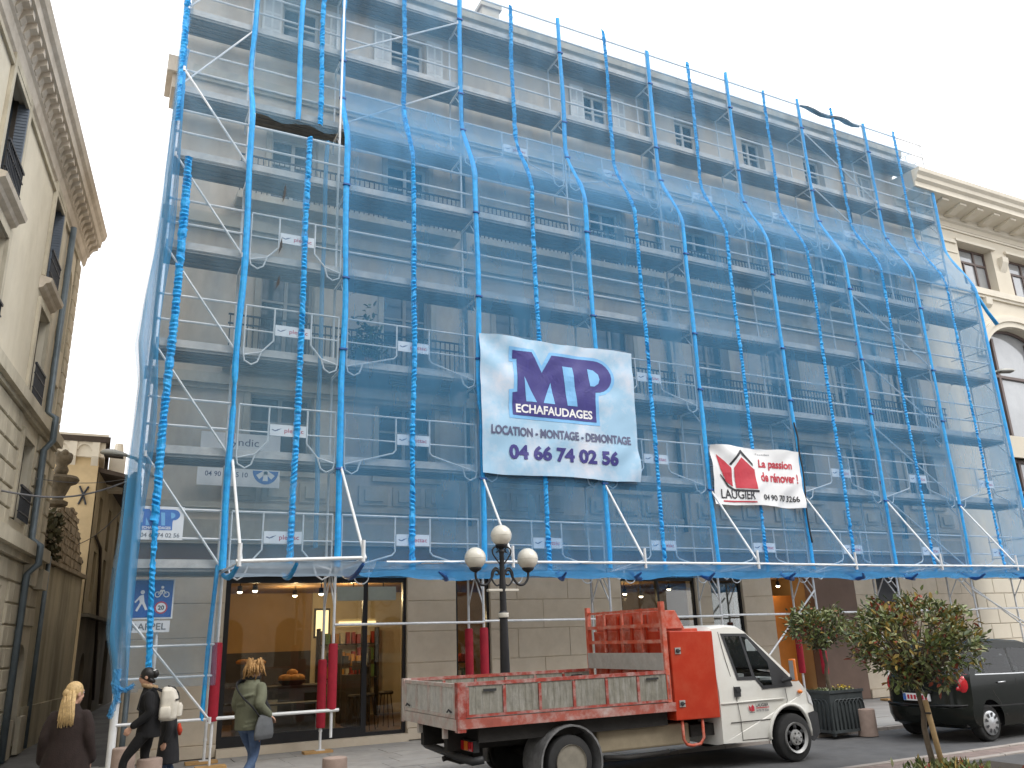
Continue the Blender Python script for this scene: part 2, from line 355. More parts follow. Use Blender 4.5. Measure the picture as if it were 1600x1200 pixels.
for lv, c, z0, z1, w in wins:
    fr = MB(); y = FY+0.22
    for a, b in ((c-w/2, c-w/2+0.07), (c+w/2-0.07, c+w/2), (c-0.04, c+0.04)): fr.box(a, b, y, y+0.05, z0+0.004, z1-0.004)
    for a, b in ((z0, z0+0.08), (z1-0.07, z1), (z0+(z1-z0)*0.62, z0+(z1-z0)*0.62+0.05)): fr.box(c-w/2+0.003, c+w/2-0.003, y+0.004, y+0.046, a+0.002, b)
    fo = fr.build('window', 'frame_grey' if lv in 'CD' else 'shutter_white', bld)
    pn = MB(); pn.box(c-w/2+0.01, c+w/2-0.01, y+0.05, y+0.06, z0+0.01, z1-0.01)
    pn.build('pane', 'pane_curtain' if (lv in 'AB' and wr.random() < 0.3) else 'pane_dark', fo)
    sd = MB(); sd.box(c-w/2-0.14, c+w/2+0.14, FY-0.09, FY-0.004, z0-0.16, z0-0.003); sd.build('sill', 'facade_stone', fo)
    if lv != 'A':
        ar = MB(); t = 0.13
        ar.box(c-w/2-t, c-w/2-0.002, FY-0.05, FY-0.003, z0, z1+t); ar.box(c+w/2+0.002, c+w/2+t, FY-0.05, FY-0.003, z0, z1+t); ar.box(c-w/2, c+w/2, FY-0.047, FY-0.003, z1+0.002, z1+t-0.002)
        ar.build('surround', 'facade_stone', fo)
    if lv == 'A' and c < 9:
        for s in (-1, 1):
            sh = MB(); xa = c+s*(w/2+0.03); xb = c+s*(w/2+0.48); a, b = min(xa, xb), max(xa, xb)
            sh.box(a, b, FY-0.07, FY-0.03, z0, z1)
            for k in range(3):
                zz = z0+0.1+k*(z1-z0-0.15)/3
                for q in (0, 1):
                    x0 = a+0.05+q*(b-a-0.05)/2
                    sh.box(x0, x0+(b-a-0.15)/2, FY-0.073, FY-0.069, zz, zz+(z1-z0)/3-0.12, 1)
            sh.build('shutter', ['shutter_white', 'pane_curtain'], bld)
for zb, d in ((11.3, 0.45), (7.5, 0.5)):
    for x0, x1 in ((-2.1, 3.1), (3.6, 9.2), (9.5, 15.0), (15.3, 19.9)):
        bal = MB(); bal.box(x0, x1, FY-d, FY-0.01, zb-0.16, zb); bo = bal.build('balcony', 'facade_stone', bld)
        ra = MB(); x = x0+0.04
        while x < x1:
            ra.box(x-0.01, x+0.01, FY-d+0.03, FY-d+0.05, zb, zb+0.92); x += 0.115
        for z in (zb+0.1, zb+0.72, zb+0.92): ra.box(x0, x1, FY-d+0.022, FY-d+0.058, z-0.015, z+0.015)
        ra.build('railing', 'iron', bo, stuff=True)
for c in (-0.85, 1.9, 4.75, 7.65, 10.9, 13.55, 16.2, 18.75):
    for s in (-0.75, 0.0, 0.75):
        b = MB(); b.box(c+s-0.32, c+s+0.32, FY-0.05, FY-0.003, 4.68, 5.08); b.box(c+s-0.2, c+s+0.2, FY-0.09, FY-0.05, 4.76, 5.0); b.build('relief_panel', 'facade_stone', bld)
# ground floor: stone piers, shop windows between them
piers = [(BX0, -1.72), (1.93, 3.04), (3.85, 6.48), (6.5, 7.3), (9.55, 10.02), (11.05, 12.05), (15.1, 16.0), (16.95, BX1)]
back = MB(); back.box(BX0+0.01, BX1, FY+0.06, FY+0.4, 3.22, 3.9)
for a, b in piers: back.box(a, b, FY+0.02, FY+0.4, 0, 3.219)
back.build('ground_floor_core', 'shop_stone', bld)
for a, b in piers:
    L = b-a; n = max(1, round(L/1.15)); z = 0.0
    for r_, h in enumerate((0.22, 0.62, 0.62, 0.62, 0.62, 0.5)):
        off = 0.5 if (r_ % 2 and n > 1) else 0
        cuts = [a]+[a+L*(i+off)/n for i in range(0 if off else 1, n) if 0 < (i+off) < n]+[b]
        for i in range(len(cuts)-1):
            s = MB(); p = 0.05 if r_ == 0 else 0.0
            s.cbox(cuts[i]+0.004, cuts[i+1]-0.004, FY-p+wr.uniform(-0.003, 0.003), FY+0.03, z+0.004, z+h-0.004, 0.008); s.build('stone_block', 'shop_stone', bld)
        z += h
fs = MB(); fs.box(BX0, BX1, FY-0.03, FY+0.05, 3.215, 3.89); fs.build('fascia', 'oxide_wall', bld)
st = MB(); st.box(-1.72, 1.93, FY-0.12, FY+0.3, -0.01, 0.13); st.build('shop_step', 'shop_stone', bld)
# wide shop front
sf = MB(); y0, y1 = FY+0.08, FY+0.16
for a, b in ((-1.715, -1.62), (1.86, 1.925), (1.0, 1.1)): sf.box(a, b, y0, y1, 0.13, 3.21)
sf.box(-1.62, 1.0, y0+0.003, y1-0.003, 0.13, 0.32); sf.box(1.1, 1.86, y0+0.003, y1-0.003, 0.13, 0.2); sf.box(-1.62, 1.86, y0+0.005, y1-0.005, 3.08, 3.21)
shop = sf.build('shop_window', 'black_frame', bld)
for a, b, z in ((-1.62, 1.0, 0.32), (1.1, 1.86, 0.2)):
    p = MB(); p.box(a, b, y0+0.03, y0+0.04, z, 3.08); p.build('pane', 'shop_glass', shop)
tr_ = MB(); tr_.box(0.45, 1.0, y0-0.02, y0-0.005, 2.72, 3.0); tr_.box(1.1, 1.7, y0-0.02, y0-0.005, 2.72, 3.0); tr_.build('transom_board', 'pale_green', shop)
for a, b in ((3.04, 3.85), (7.3, 9.55), (10.02, 11.05), (16.0, 16.95)):
    q = MB()
    for c, d in ((a, a+0.06), (b-0.06, b)): q.box(c, d, y0, y1, 0.13, 3.21)
    q.box(a+0.06, b-0.06, y0+0.003, y1-0.003, 0.13, 0.35); q.box(a+0.06, b-0.06, y0+0.003, y1-0.003, 3.1, 3.21)
    if b-a > 1.5: q.box((a+b)/2-0.03, (a+b)/2+0.03, y0, y1, 0.35, 3.1)
    if a > 15: q.box(a+0.06, b-0.06, y0+0.02, y0+0.05, 0.35, 3.1)
    qo = q.build('shop_window', 'black_frame', bld)
    p = MB(); p.box(a+0.06, b-0.06, y0+0.03, y0+0.04, 0.35, 3.1)
    if a < 15: p.build('pane', 'shop_glass', qo)
ow = MB(); ow.box(13.5, 15.08, FY-0.02, FY+0.3, 0, 3.21); ow.build('dark_panel', 'oxide_wall', bld)
# rooms behind the glass
rm = MB()
rm.box(-1.7, 6.4, 1.95, 7.0, -0.035, 0.1, 0); rm.box(-1.9, 6.4, 7.0, 7.1, 0.1, 3.2, 1); rm.box(-1.9, -1.75, 1.91, 7.0, 0.1, 3.2, 1); rm.box(6.4, 6.5, 1.91, 7.0, 0.1, 3.2, 1); rm.box(-1.9, 6.5, 1.66, 7.1, 3.2, 3.3, 2)
rm.box(1.2, 3.9, 6.93, 6.99, 0.1, 3.2, 3)
rm.box(-1.74, 1.19, 6.9, 6.99, 0.1, 1.75, 4)
rm.build('shop_room', ['shop_floor', 'shop_wall', 'shop_ceiling', 'shop_wall_pale', 'shop_dark'], bld)
rm = MB()
rm.box(6.9, 13.6, 1.93, 6.0, -0.03, 0.1, 0); rm.box(6.9, 13.6, 6.0, 6.1, 0.1, 3.2, 1); rm.box(6.85, 6.95, 1.91, 6.0, 0.1, 3.2, 1); rm.box(13.5, 13.6, 1.79, 6.0, 0.0, 3.2, 1); rm.box(6.9, 13.6, 1.66, 6.1, 3.2, 3.3, 2)
rm.box(12.06, 13.5, 2.3, 2.38, 0.1, 2.75, 3); rm.box(10.04, 11.04, 2.0, 2.06, 0.4, 3.1, 4); rm.box(12.0, 12.06, 1.92, 2.3, 0.1, 3.2, 3)
rm.build('shop_room', ['shop_floor', 'shop_wall', 'shop_ceiling', 'orange_panel', 'pale_green'], bld)

# ------------------------------------------------------------ right-hand building
rb = thing('cream_building', 'tall cream stone building with deep bracketed cornice right of the scaffold', 'building', (28, 1.5, 0))
RX0, RX1 = BX1+0.01, 46
arch = [(23.35, 7.95), (27.35, 7.95), (27.35, 10.75)]+[(25.35+2.0*math.cos(PI*i/14), 10.75+1.35*math.sin(PI*i/14)) for i in range(1, 14)]+[(23.35, 10.75)]
low = [(23.35, 3.6), (27.35, 3.6), (27.35, 7.2), (23.35, 7.2)]
rw = [[(x, 13.5), (x+1.95, 13.5), (x+1.95, 15.2), (x, 15.2)] for x in (23.05, 25.9, 28.75)]
w_ = MB(); w_.sheet([(RX0, 0), (RX1, 0), (RX1, 16.6), (RX0, 16.6)], [arch, low]+rw, f3, 0, 0, 0.4)
w_.add([(RX0, 1.5, 16.6), (RX0, 12, 16.6), (RX0, 12, 0), (RX0, 1.5, 0)], [(0, 1, 2, 3)]); w_.build('wall', 'cream_stone', rb)
prof = [(1.5, 15.95), (1.42, 16.0), (1.40, 16.14), (1.36, 16.18), (0.62, 16.3), (0.56, 16.31), (0.56, 16.5), (0.45, 16.57), (0.43, 16.7), (0.33, 16.79), (0.31, 16.92), (1.6, 17.0)]
c_ = MB(); n = len(prof); vs = [(x, y, z) for x in (RX0-0.2, RX1) for y, z in prof]
c_.add(vs, [(i, i+1, n+i+1, n+i) for i in range(n-1)]+[tuple(range(n))[::-1], tuple(range(n, 2*n))]); c_.build('cornice', 'cream_trim', rb)
x = RX0+0.4
while x < 34:
    b = MB(); b.prism([(1.4, 16.08), (1.38, 16.17), (0.7, 16.28), (0.7, 16.2), (1.0, 16.13), (1.2, 16.06)], lambda u, v, d: (d, u, v), x, x+0.34); b.build('bracket', 'cream_trim', rb); x += 0.95
b = MB()
for z0, z1, p in ((15.62, 15.7, 0.05), (15.74, 15.79, 0.03), (15.1, 15.24, 0.06), (14.7, 14.76, 0.03)):
    if z0 > 15.3: b.box(RX0, RX1, FY-p, FY-0.003, z0, z1)
    else: b.box(RX0, 22.95, FY-p, FY-0.003, z0, z1)
b.box(RX0, RX1, FY-0.14, FY-0.003, 13.2, 13.44); b.box(RX0, RX1, FY-0.08, FY-0.004, 13.1, 13.2); b.build('moulding', 'cream_trim', rb)
for x in (23.05, 25.9, 28.75):
    fr = MB(); y = FY+0.3
    for a, c in ((x, x+0.07), (x+1.88, x+1.95), (x+1.25, x+1.33)): fr.box(a, c, y, y+0.06, 13.504, 15.196)
    fr.box(x+0.07, x+1.88, y+0.003, y+0.057, 14.6, 14.68); fr.box(x+0.6, x+0.65, y+0.006, y+0.05, 13.5, 14.6); fr.box(x+0.07, x+1.88, y+0.004, y+0.056, 15.12, 15.196)
    fo = fr.build('window', 'frame_brown', rb)
    p = MB(); p.box(x+0.01, x+1.94, y+0.05, y+0.06, 13.51, 15.19); p.build('pane', 'pane_sky', fo)
    p = MB(); p.box(x-0.14, x+2.09, FY-0.1, FY-0.004, 15.205, 15.3); p.build('lintel', 'cream_trim', fo)
    b = MB(); b.prism([(FY-0.003, 14.4), (FY-0.003, 14.95), (FY-0.2, 14.95), (FY-0.18, 14.75), (FY-0.06, 14.5)], lambda u, v, d: (d, u, v), x+2.25, x+2.6); b.build('bracket', 'cream_trim', rb)
    b = MB(); b.prism([(FY-0.003, 12.75), (FY-0.003, 13.1), (FY-0.15, 13.1), (FY-0.12, 12.85)], lambda u, v, d: (d, u, v), x+0.8, x+1.15); b.build('bracket', 'cream_trim', rb)
fr = MB(); y = FY+0.3
for x in (23.37, 24.3, 26.3, 27.23): fr.box(x, x+0.12, y, y+0.08, 7.96, 11.7 if 24 < x < 27 else 10.9)
for z in (7.96, 10.2): fr.box(23.36, 27.34, y+0.004, y+0.076, z, z+0.1)
ab = MB(); pts = [(25.35+1.97*math.cos(PI*i/20), y+0.04, 10.75+1.32*math.sin(PI*i/20)) for i in range(21)]; fr.path(pts, 0.06, 6)
fo = fr.build('window', 'frame_brown', rb)
p = MB(); p.prism([(u, v) for u, v in arch], lambda u, v, d: (u, y+0.09+d, v), 0, 0.01); p.build('pane', 'pane_sky', fo)
fr = MB()
for x in (23.37, 24.3, 26.3, 27.23): fr.box(x, x+0.12, y, y+0.08, 3.6, 7.19)
for z in (3.6, 6.0, 7.08): fr.box(23.36, 27.34, y+0.004, y+0.076, z+0.002, z+0.1)
fo = fr.build('window', 'frame_brown', rb)
p = MB(); p.box(23.36, 27.34, y+0.09, y+0.1, 3.61, 7.19); p.build('pane', 'pane_sky', fo)
b = MB(); b.box(23.35, 27.35, FY+0.1, FY+0.3, 7.2, 7.95)
for x in (23.45, 24.5, 25.5, 26.5): b.box(x, x+0.75, FY+0.07, FY+0.1, 7.35, 7.8)
b.build('spandrel_panel', 'panel_brown', rb)
b = MB()
for r0, r1, p in ((2.02, 2.22, 0.1), (2.22, 2.4, 0.16), (2.4, 2.5, 0.07)):
    pl = [(25.35+r1*math.cos(PI*i/24), 10.75+(r1-0.65)*math.sin(PI*i/24)) for i in range(25)]+[(25.35+r0*math.cos(PI*i/24), 10.75+(r0-0.65)*math.sin(PI*i/24)) for i in range(24, -1, -1)]
    b.prism(pl, f3, -p, -0.004)
b.build('arch_moulding', 'cream_trim', rb)
z = 0.0
for r_ in range(8):                                                 # rusticated foot of the cream building
    x = RX0+0.02-(0.45 if r_ % 2 else 0)
    while x < 23.2:
        s = MB(); s.cbox(max(x, RX0+0.02)+0.006, x+0.9-0.006, FY-0.05, FY-0.003, z+0.006, z+0.44, 0.015); s.build('stone_block', 'cream_stone', rb); x += 0.9
    z += 0.45

# ------------------------------------------------------------ left-hand building along the alley
LA = math.radians(83.3); LD = Vector((math.cos(LA), math.sin(LA), 0)); LN = Vector((math.sin(LA), -math.cos(LA), 0)); LP = Vector((-5.07, 5.85, 0)); UE = -0.4
fl = lambda u, v, d: tuple(LP+LD*u-LN*d+Vector((0, 0, v)))          # d > 0 goes into the wall
lb = thing('left_building', 'old cream stone building with dentilled cornice and shutters along the alley at left', 'building', tuple(LP))
LH = []
ww = [(-8.0, 9.0, 10.95, 1.1), (-4.0, 9.0, 10.95, 0.95), (-4.0, 6.62, 8.4, 0.95), (-8.0, 6.62, 8.4, 1.1), (-3.75, 4.3, 5.85, 0.95), (-8.0, 4.3, 5.85, 1.1)]
for u, z0, z1, w in ww: LH.append([(u, z0), (u+w, z0), (u+w, z1), (u, z1)])
def archloop(u0, u1, z0, z1):
    r = (u1-u0)/2; c = (u0+u1)/2
    return [(u0, z0), (u1, z0), (u1, z1-r)]+[(c+r*math.cos(PI*i/10), z1-r+r*math.sin(PI*i/10)) for i in range(1, 10)]+[(u0, z1-r)]
nich = [archloop(-1.75, -1.05, 8.4, 10.35), archloop(-1.6, -0.65, 0.15, 2.1)]
lown = [[(-1.75, 6.55), (-1.05, 6.55), (-1.05, 7.6), (-1.75, 7.6)], [(-1.7, 4.3), (-1.0, 4.3), (-1.0, 5.6), (-1.7, 5.6)], [(-5.3, 0.1), (-3.6, 0.1), (-3.6, 3.1), (-5.3, 3.1)]]
w_ = MB(); w_.sheet([(-16, -0.1), (UE, -0.1), (UE, 11.2), (-16, 11.2)], LH+nich+lown, fl, 0, 0, 0.22)
w_.add([fl(UE, -0.1, 0), fl(UE, 11.2, 0), fl(UE, 11.2, 9), fl(UE, -0.1, 9)], [(0, 3, 2, 1)]); w_.build('wall', 'old_render', lb)
bk = MB()
for l in nich+lown:
    us = [p[0] for p in l]; vs = [p[1] for p in l]
    bk.add([fl(min(us), min(vs), 0.219), fl(max(us), min(vs), 0.219), fl(max(us), max(vs), 0.219), fl(min(us), max(vs), 0.219)], [(0, 1, 2, 3)], 1 if min(vs) < 1 else 0)
bk.build('niche_back', ['old_stone', 'dark_wood'], lb)
prof = [(0, 11.05), (-0.05, 11.1), (-0.08, 11.3), (-0.12, 11.34), (-0.16, 11.55), (-0.34, 11.62), (-0.36, 11.78), (-0.42, 11.84), (-0.46, 11.98), (0.2, 12.05)]
c_ = MB(); n = len(prof); vs = [fl(u, z, d) for u in (-16, 0.0) for d, z in prof]
c_.add(vs, [(i, i+1, n+i+1, n+i) for i in range(n-1)]+[tuple(range(n))[::-1], tuple(range(n, 2*n))]); c_.build('cornice', 'cornice_stone', lb)
u = -12.0
while u < -0.15:
    b = MB(); b.prism([(-0.08, 11.33), (-0.08, 11.56), (-0.3, 11.6), (-0.3, 11.5), (-0.2, 11.46), (-0.14, 11.36)], lambda d, v, k: fl(k, v, d), u, u+0.15); b.build('modillion', 'cornice_stone', lb); u += 0.31
b = MB(); b.prism([(-8.2, 12.05), (-5.6, 12.05), (-5.6, 13.3), (-8.2, 13.3)], lambda u, v, d: fl(u, v, d+0.25), 0, 1.2); b.prism([(-8.3, 13.3), (-5.4, 13.3), (-5.4, 13.5), (-8.3, 13.5)], lambda u, v, d: fl(u, v, d+0.1), 0, 1.5, 1)
b.build('attic', ['cream_trim', 'cornice_stone'], lb)
b = MB()
for z0, z1, p in ((6.28, 6.5, 0.2), (6.2, 6.279, 0.1), (3.75, 4.0, 0.24), (3.62, 3.749, 0.12), (10.85, 10.95, 0.05)):
    b.prism([(-16, z0), (-0.7, z0), (-0.7, z1), (-16, z1)], fl, -p, -0.004)
b.build('belt_course', 'old_stone', lb)
for u, z0, z1, w in ww:                                             # windows with surround, hood and grille
    fr = MB()
    fr.prism([(u+0.004, z0), (u+0.08, z0), (u+0.08, z1), (u+0.004, z1)], fl, 0.12, 0.18); fr.prism([(u+w-0.08, z0), (u+w-0.004, z0), (u+w-0.004, z1), (u+w-0.08, z1)], fl, 0.12, 0.18)
    fr.prism([(u+w/2-0.04, z0), (u+w/2+0.04, z0), (u+w/2+0.04, z1), (u+w/2-0.04, z1)], fl, 0.122, 0.178)
    fo = fr.build('window', 'dark_wood', lb)
    p = MB(); p.prism([(u, z0), (u+w, z0), (u+w, z1), (u, z1)], fl, 0.18, 0.2); p.build('pane', 'pane_dark', fo)
    t = 0.14; s = MB()
    s.prism([(u-t, z0), (u-0.003, z0), (u-0.003, z1+t), (u-t, z1+t)], fl, -0.06, -0.003); s.prism([(u+w+0.003, z0), (u+w+t, z0), (u+w+t, z1+t), (u+w+0.003, z1+t)], fl, -0.06, -0.003); s.prism([(u, z1+0.003), (u+w, z1+0.003), (u+w, z1+t-0.003), (u, z1+t-0.003)], fl, -0.057, -0.003)
    s.build('surround', 'old_stone', fo)
    if z0 < 8.9 and z0 > 6:
        s = MB(); s.prism([(0.0, z1+0.28), (-0.08, z1+0.32), (-0.11, z1+0.38), (-0.2, z1+0.42), (-0.22, z1+0.5), (0, z1+0.56)], lambda d, v, k: fl(k, v, d-0.003), u-0.22, u+w+0.22)
        s.build('hood', 'cornice_stone', fo)
    if z0 > 8.9:
        for q in (0, 1):
            s = MB(); ux = u+0.02 if q == 0 else u+w-0.02
            s.prism([(-0.05, z0+0.03), (0.17, z0+0.03), (0.17, z1-0.03), (-0.05, z1-0.03)], lambda d, v, k: fl(k, v, d), ux-0.018, ux+0.018)
            zz = z0+0.1
            while zz < z1-0.1: s.prism([(-0.04, zz), (0.15, zz), (0.15, zz+0.03), (-0.04, zz+0.03)], lambda d, v, k: fl(k, v, d), ux-0.026, ux+0.026); zz += 0.06
            s.build('shutter', 'shutter_blue', lb)
    g_ = MB(); k = u+0.03
    while k < u+w: g_.prism([(k, z0), (k+0.02, z0), (k+0.02, z0+0.6), (k, z0+0.6)], fl, -0.12, -0.1); k += 0.09
    g_.prism([(u, z0+0.58), (u+w, z0+0.58), (u+w, z0+0.62), (u, z0+0.62)], fl, -0.13, -0.09)
    for zz in (z0+0.12, z0+0.4): g_.prism([(u, zz), (u+w, zz), (u+w, zz+0.02), (u, zz+0.02)], fl, -0.125, -0.095)
    g_.build('window_grille', 'iron', fo, stuff=True)
def lblock(u0, u1, z0, z1, mat='old_stone', p=0.045):
    s = MB(); c = 0.018
    vs = []
    for d, k in ((0.0, 0), (-p+c, 0), (-p, c)): vs += [fl(u0+k, z0+k, d), fl(u1-k, z0+k, d), fl(u1-k, z1-k, d), fl(u0+k, z1-k, d)]
    s.add(vs, [(8, 9, 10, 11)]+[(a+i, a+(i+1) % 4, a+4+(i+1) % 4, a+4+i) for a in (0, 4) for i in range(4)]); s.build('stone_block', mat, lb)
def clear(u0, u1, z0, z1):
    for l in LH+nich+lown:
        us = [p[0] for p in l]; vs = [p[1] for p in l]
        if u0 < max(us)+0.13 and u1 > min(us)-0.13 and z0 < max(vs)+0.1 and z1 > min(vs)-0.02: return False
    return True
for z0 in [4.05+0.36*i for i in range(6)]+[0.1+0.39*i for i in range(9)]:
    off = 0.4 if int(z0*10) % 2 else 0
    u = -6.8-off
    while u < UE:
        a, b = u, min(u+0.8, UE-0.01)
        if b-a > 0.2 and clear(a, b, z0, z0+0.35): lblock(a+0.01, b-0.01, z0+0.01, z0+(0.34 if z0 > 4 else 0.37))
        elif b-a > 0.2:
            for c, d in ((a, a+0.4), (a+0.4, b)):
                if d-c > 0.15 and clear(c, d, z0, z0+0.35): lblock(c+0.01, d-0.01, z0+0.01, z0+(0.34 if z0 > 4 else 0.37))
        u += 0.8
for i, z0 in enumerate([6.55+0.36*i for i in range(12)]):           # quoined end strip
    for a, b in (((-2.1, -1.85), (-0.95, UE-0.01)) if i % 2 else ((-2.05, -1.87), (-0.95, -0.7), (-0.7, UE-0.01))):
        lblock(a+0.008, b-0.008, z0+0.008, z0+0.352)
pp = MB(); pp.path([fl(-2.25, 11.0, -0.1), fl(-2.25, 6.7, -0.1), fl(-2.25, 6.6, -0.26), fl(-2.25, 6.1, -0.26), fl(-2.25, 5.9, -0.12), fl(-2.25, 4.1, -0.12), fl(-2.25, 3.95, -0.3), fl(-2.25, 3.6, -0.3), fl(-2.25, 3.4, -0.12), fl(-2.25, 0, -0.12)], 0.065, 8); pp.build('drain_pipe', 'zinc', lb, smooth=True)
for u0 in (-2.15, -0.95):
    b = MB(); b.prism([(u0, 0.0), (u0+0.5, 0.0), (u0+0.5, 0.7), (u0, 0.7)], fl, -0.14, -0.046); b.build('pilaster_base', 'old_stone', lb)
    b = MB(); b.prism([(u0-0.04, 3.2), (u0+0.54, 3.2), (u0+0.58, 3.6), (u0-0.08, 3.6)], fl, -0.2, -0.046); b.build('capital', 'old_stone', lb)

# ------------------------------------------------------------ alley: garden wall, rubble gable, tower, houses
gw = thing('garden_wall', 'tall damp-streaked rendered wall with stone plinth along the alley', 'wall', tuple(LP+LD*4))
b = MB(); b.prism([(UE+0.03, -0.1), (6.35, -0.1), (6.35, 3.95), (UE+0.03, 3.85)], fl, 0.02, 0.4); b.build('wall_face', 'stained_wall', gw)
b = MB(); b.prism([(UE+0.03, -0.1), (6.35, -0.1), (6.35, 0.75), (UE+0.03, 0.85)], fl, -0.05, 0.018); b.build('plinth', 'stained_wall', gw)
b = MB(); b.prism([(UE+0.02, 3.85), (6.37, 3.95), (6.37, 4.05), (UE+0.02, 3.95)], fl, -0.1, 0.42); b.build('coping', 'rubble', gw)
b = MB(); b.path([fl(0.25, 4.0, -0.06), fl(0.25, 0.0, -0.06)], 0.05, 8); b.build('drain_pipe', 'zinc', gw, smooth=True)
rg = thing('rubble_gable', 'ragged gable of bare rubble stone with ivy above the garden wall', 'wall', tuple(LP+LD*4+Vector((0, 0, 4))))
gr = random.Random(8)
out = [(-0.1, 3.96), (6.2, 4.05), (6.1, 4.3), (5.6, 4.5), (5.3, 4.9), (4.7, 5.05), (4.3, 5.4), (3.7, 5.6), (2.9, 5.5), (2.0, 5.4), (0.9, 5.1), (-0.1, 4.95)]
b = MB(); b.prism(out, lambda u, v, d: fl(u, v, d+0.05), 0, 0.5); b.build('gable_core', 'rubble', rg)
def inside(u, v):
    c = False; j = len(out)-1
    for i in range(len(out)):
        if (out[i][1] > v) != (out[j][1] > v) and u < (out[j][0]-out[i][0])*(v-out[i][1])/(out[j][1]-out[i][1])+out[i][0]: c = not c
        j = i
    return c
v = 4.08
while v < 5.7:
    u = -0.05+gr.uniform(0, 0.2); h0 = gr.uniform(0.12, 0.24)
    while u < 6.2:
        w = gr.uniform(0.2, 0.55); h = h0*gr.uniform(0.75, 1.0)
        if inside(u+w/2, v+h/2):
            s = MB(); p = gr.uniform(0.01, 0.05); pl_ = [(u+0.015+gr.uniform(0, 0.04), v+0.01+gr.uniform(0, 0.03)), (u+w*0.5, v+0.008+gr.uniform(0, 0.02)), (u+w-0.015-gr.uniform(0, 0.04), v+0.01+gr.uniform(0, 0.03)), (u+w-0.01-gr.uniform(0, 0.03), v+h-0.015), (u+w*0.4, v+h-0.01-gr.uniform(0, 0.03)), (u+0.015+gr.uniform(0, 0.03), v+h-0.02)]
            s.prism(pl_, lambda a, b, d: fl(a, b, 0.05+d), -p, 0.02); s.build('stone', 'rubble', rg)
        u += w
    v += h0
iv = MB()
for i in range(230):
    u = gr.uniform(-0.1, 1.4); v = gr.uniform(4.0, 5.1)-0.1*u; c = Vector(fl(u, v, gr.uniform(-0.12, 0.05))); s = gr.uniform(0.05, 0.11)
    a = Vector((gr.uniform(-1, 1), gr.uniform(-1, 1), gr.uniform(-1, 1))).normalized(); t = a.orthogonal().normalized(); q = a.cross(t)
    iv.add([c-t*s, c+q*s*0.6, c+t*s, c-q*s*0.6], [(0, 1, 2, 3)])
iv.build('ivy_leaves', 'ivy', rg, stuff=True)
ur = thing('stone_urn', 'weathered carved stone urn on the top of the rubble gable', 'urn', fl(1.9, 5.0, 0.2))
c = fl(1.9, 5.0, 0.2)
b = MB(); b.lathe([(0.16, 0), (0.18, 0.15), (0.1, 0.25), (0.13, 0.35), (0.24, 0.42), (0.24, 0.5), (0.12, 0.56)], c, 12); b.build('pedestal', 'urn_stone', ur, smooth=True, auto=40)
b = MB(); b.lathe([(0.12, 0.56), (0.2, 0.75), (0.26, 0.92), (0.4, 0.98), (0.44, 1.06), (0.4, 1.13), (0.15, 1.17)], c, 14); b.build('bowl', 'urn_stone', ur, smooth=True, auto=40)
b = MB(); b.lathe([(0.13, 1.17), (0.17, 1.3), (0.12, 1.42), (0.2, 1.5), (0.23, 1.62), (0.17, 1.72), (0.05, 1.78)], c, 10)
for i in range(6): b.ell(Vector(c)+Vector((0.14*math.cos(i), 0.14*math.sin(i), 1.66+0.05*(i % 2))), 0.09, 0.09, 0.1, 7, 5)
b.build('carved_flame', 'urn_stone', ur, smooth=True)
for u, z, lab in ((4.9, 4.85, 'upper small mossy stone finial on the sloping edge of the rubble gable'), (5.9, 4.3, 'lower small mossy stone finial by the foot of the rubble gable')):
    b = MB(); b.lathe([(0.1, 0), (0.16, 0.1), (0.22, 0.2), (0.16, 0.32), (0.08, 0.36), (0.14, 0.46), (0.04, 0.56)], fl(u, z-0.1, 0.2), 10); tag(b.build('stone_finial', 'urn_stone', smooth=True), lab, 'finial')
tw = thing('tower_house', 'ochre rendered tower house with scalloped white machicolated cornice', 'building', (-5.8, 14, 0))
TY = 12.4; TX1 = -4.28
b = MB(); b.box(-8.5, TX1, TY, 19, 0, 7.62); b.build('wall', 'tower_render', tw)
b = MB(); b.box(-8.6, TX1+0.26, TY-0.26, 19.2, 8.07, 8.24); b.box(-8.55, TX1+0.2, TY-0.2, 19.1, 8.24, 8.32, 1); b.box(-8.5, TX1+0.14, TY-0.14, 19, 7.62, 8.07, 1); b.build('roof', ['eaves_wood', 'cream_trim'], tw)
x = -7.6
while x < TX1+0.1:
    b = MB(); b.prism([(TY, 7.37), (TY-0.2, 7.57), (TY-0.24, 7.62), (TY-0.24, 8.06), (TY, 8.06)], lambda u, v, d: (d, u, v), x, x+0.2); b.build('corbel', 'cream_trim', tw)
    if x+0.62 < TX1+0.1:
        b = MB(); b.prism([(x+0.2, 8.07), (x+0.2, 7.82)]+[(x+0.41-0.17*math.cos(PI*i/8), 7.82+0.17*math.sin(PI*i/8)) for i in range(9)]+[(x+0.62, 7.82), (x+0.62, 8.07)], lambda u, v, d: (u, TY-0.2+d, v), 0, 0.05); b.build('scallop', 'cream_trim', tw)
    x += 0.62
b = MB()
for s in (-1, 1): b.path([(-4.6-0.1*s, TY-0.03, 6.17), (-4.6, TY-0.04, 6.47), (-4.6+0.12*s, TY-0.03, 6.72)], 0.03, 6)
b.build('wall_anchor', 'iron', tw)
fh = lambda u, v, d: tuple(Vector((TX1+0.03, TY, 0))+LD*u-LN*d+Vector((0, 0, v)))
ah = thing('alley_house', 'dingy ochre house with deep dark eaves behind the tower in the alley', 'building', (-3.2, 22, 0))
hw = [[(u, z0), (u+0.75, z0), (u+0.75, z1), (u, z1)] for z0, z1 in ((5.2, 6.6), (3.4, 4.9)) for u in (1.0, 3.6, 6.4, 9.4, 12.5)]
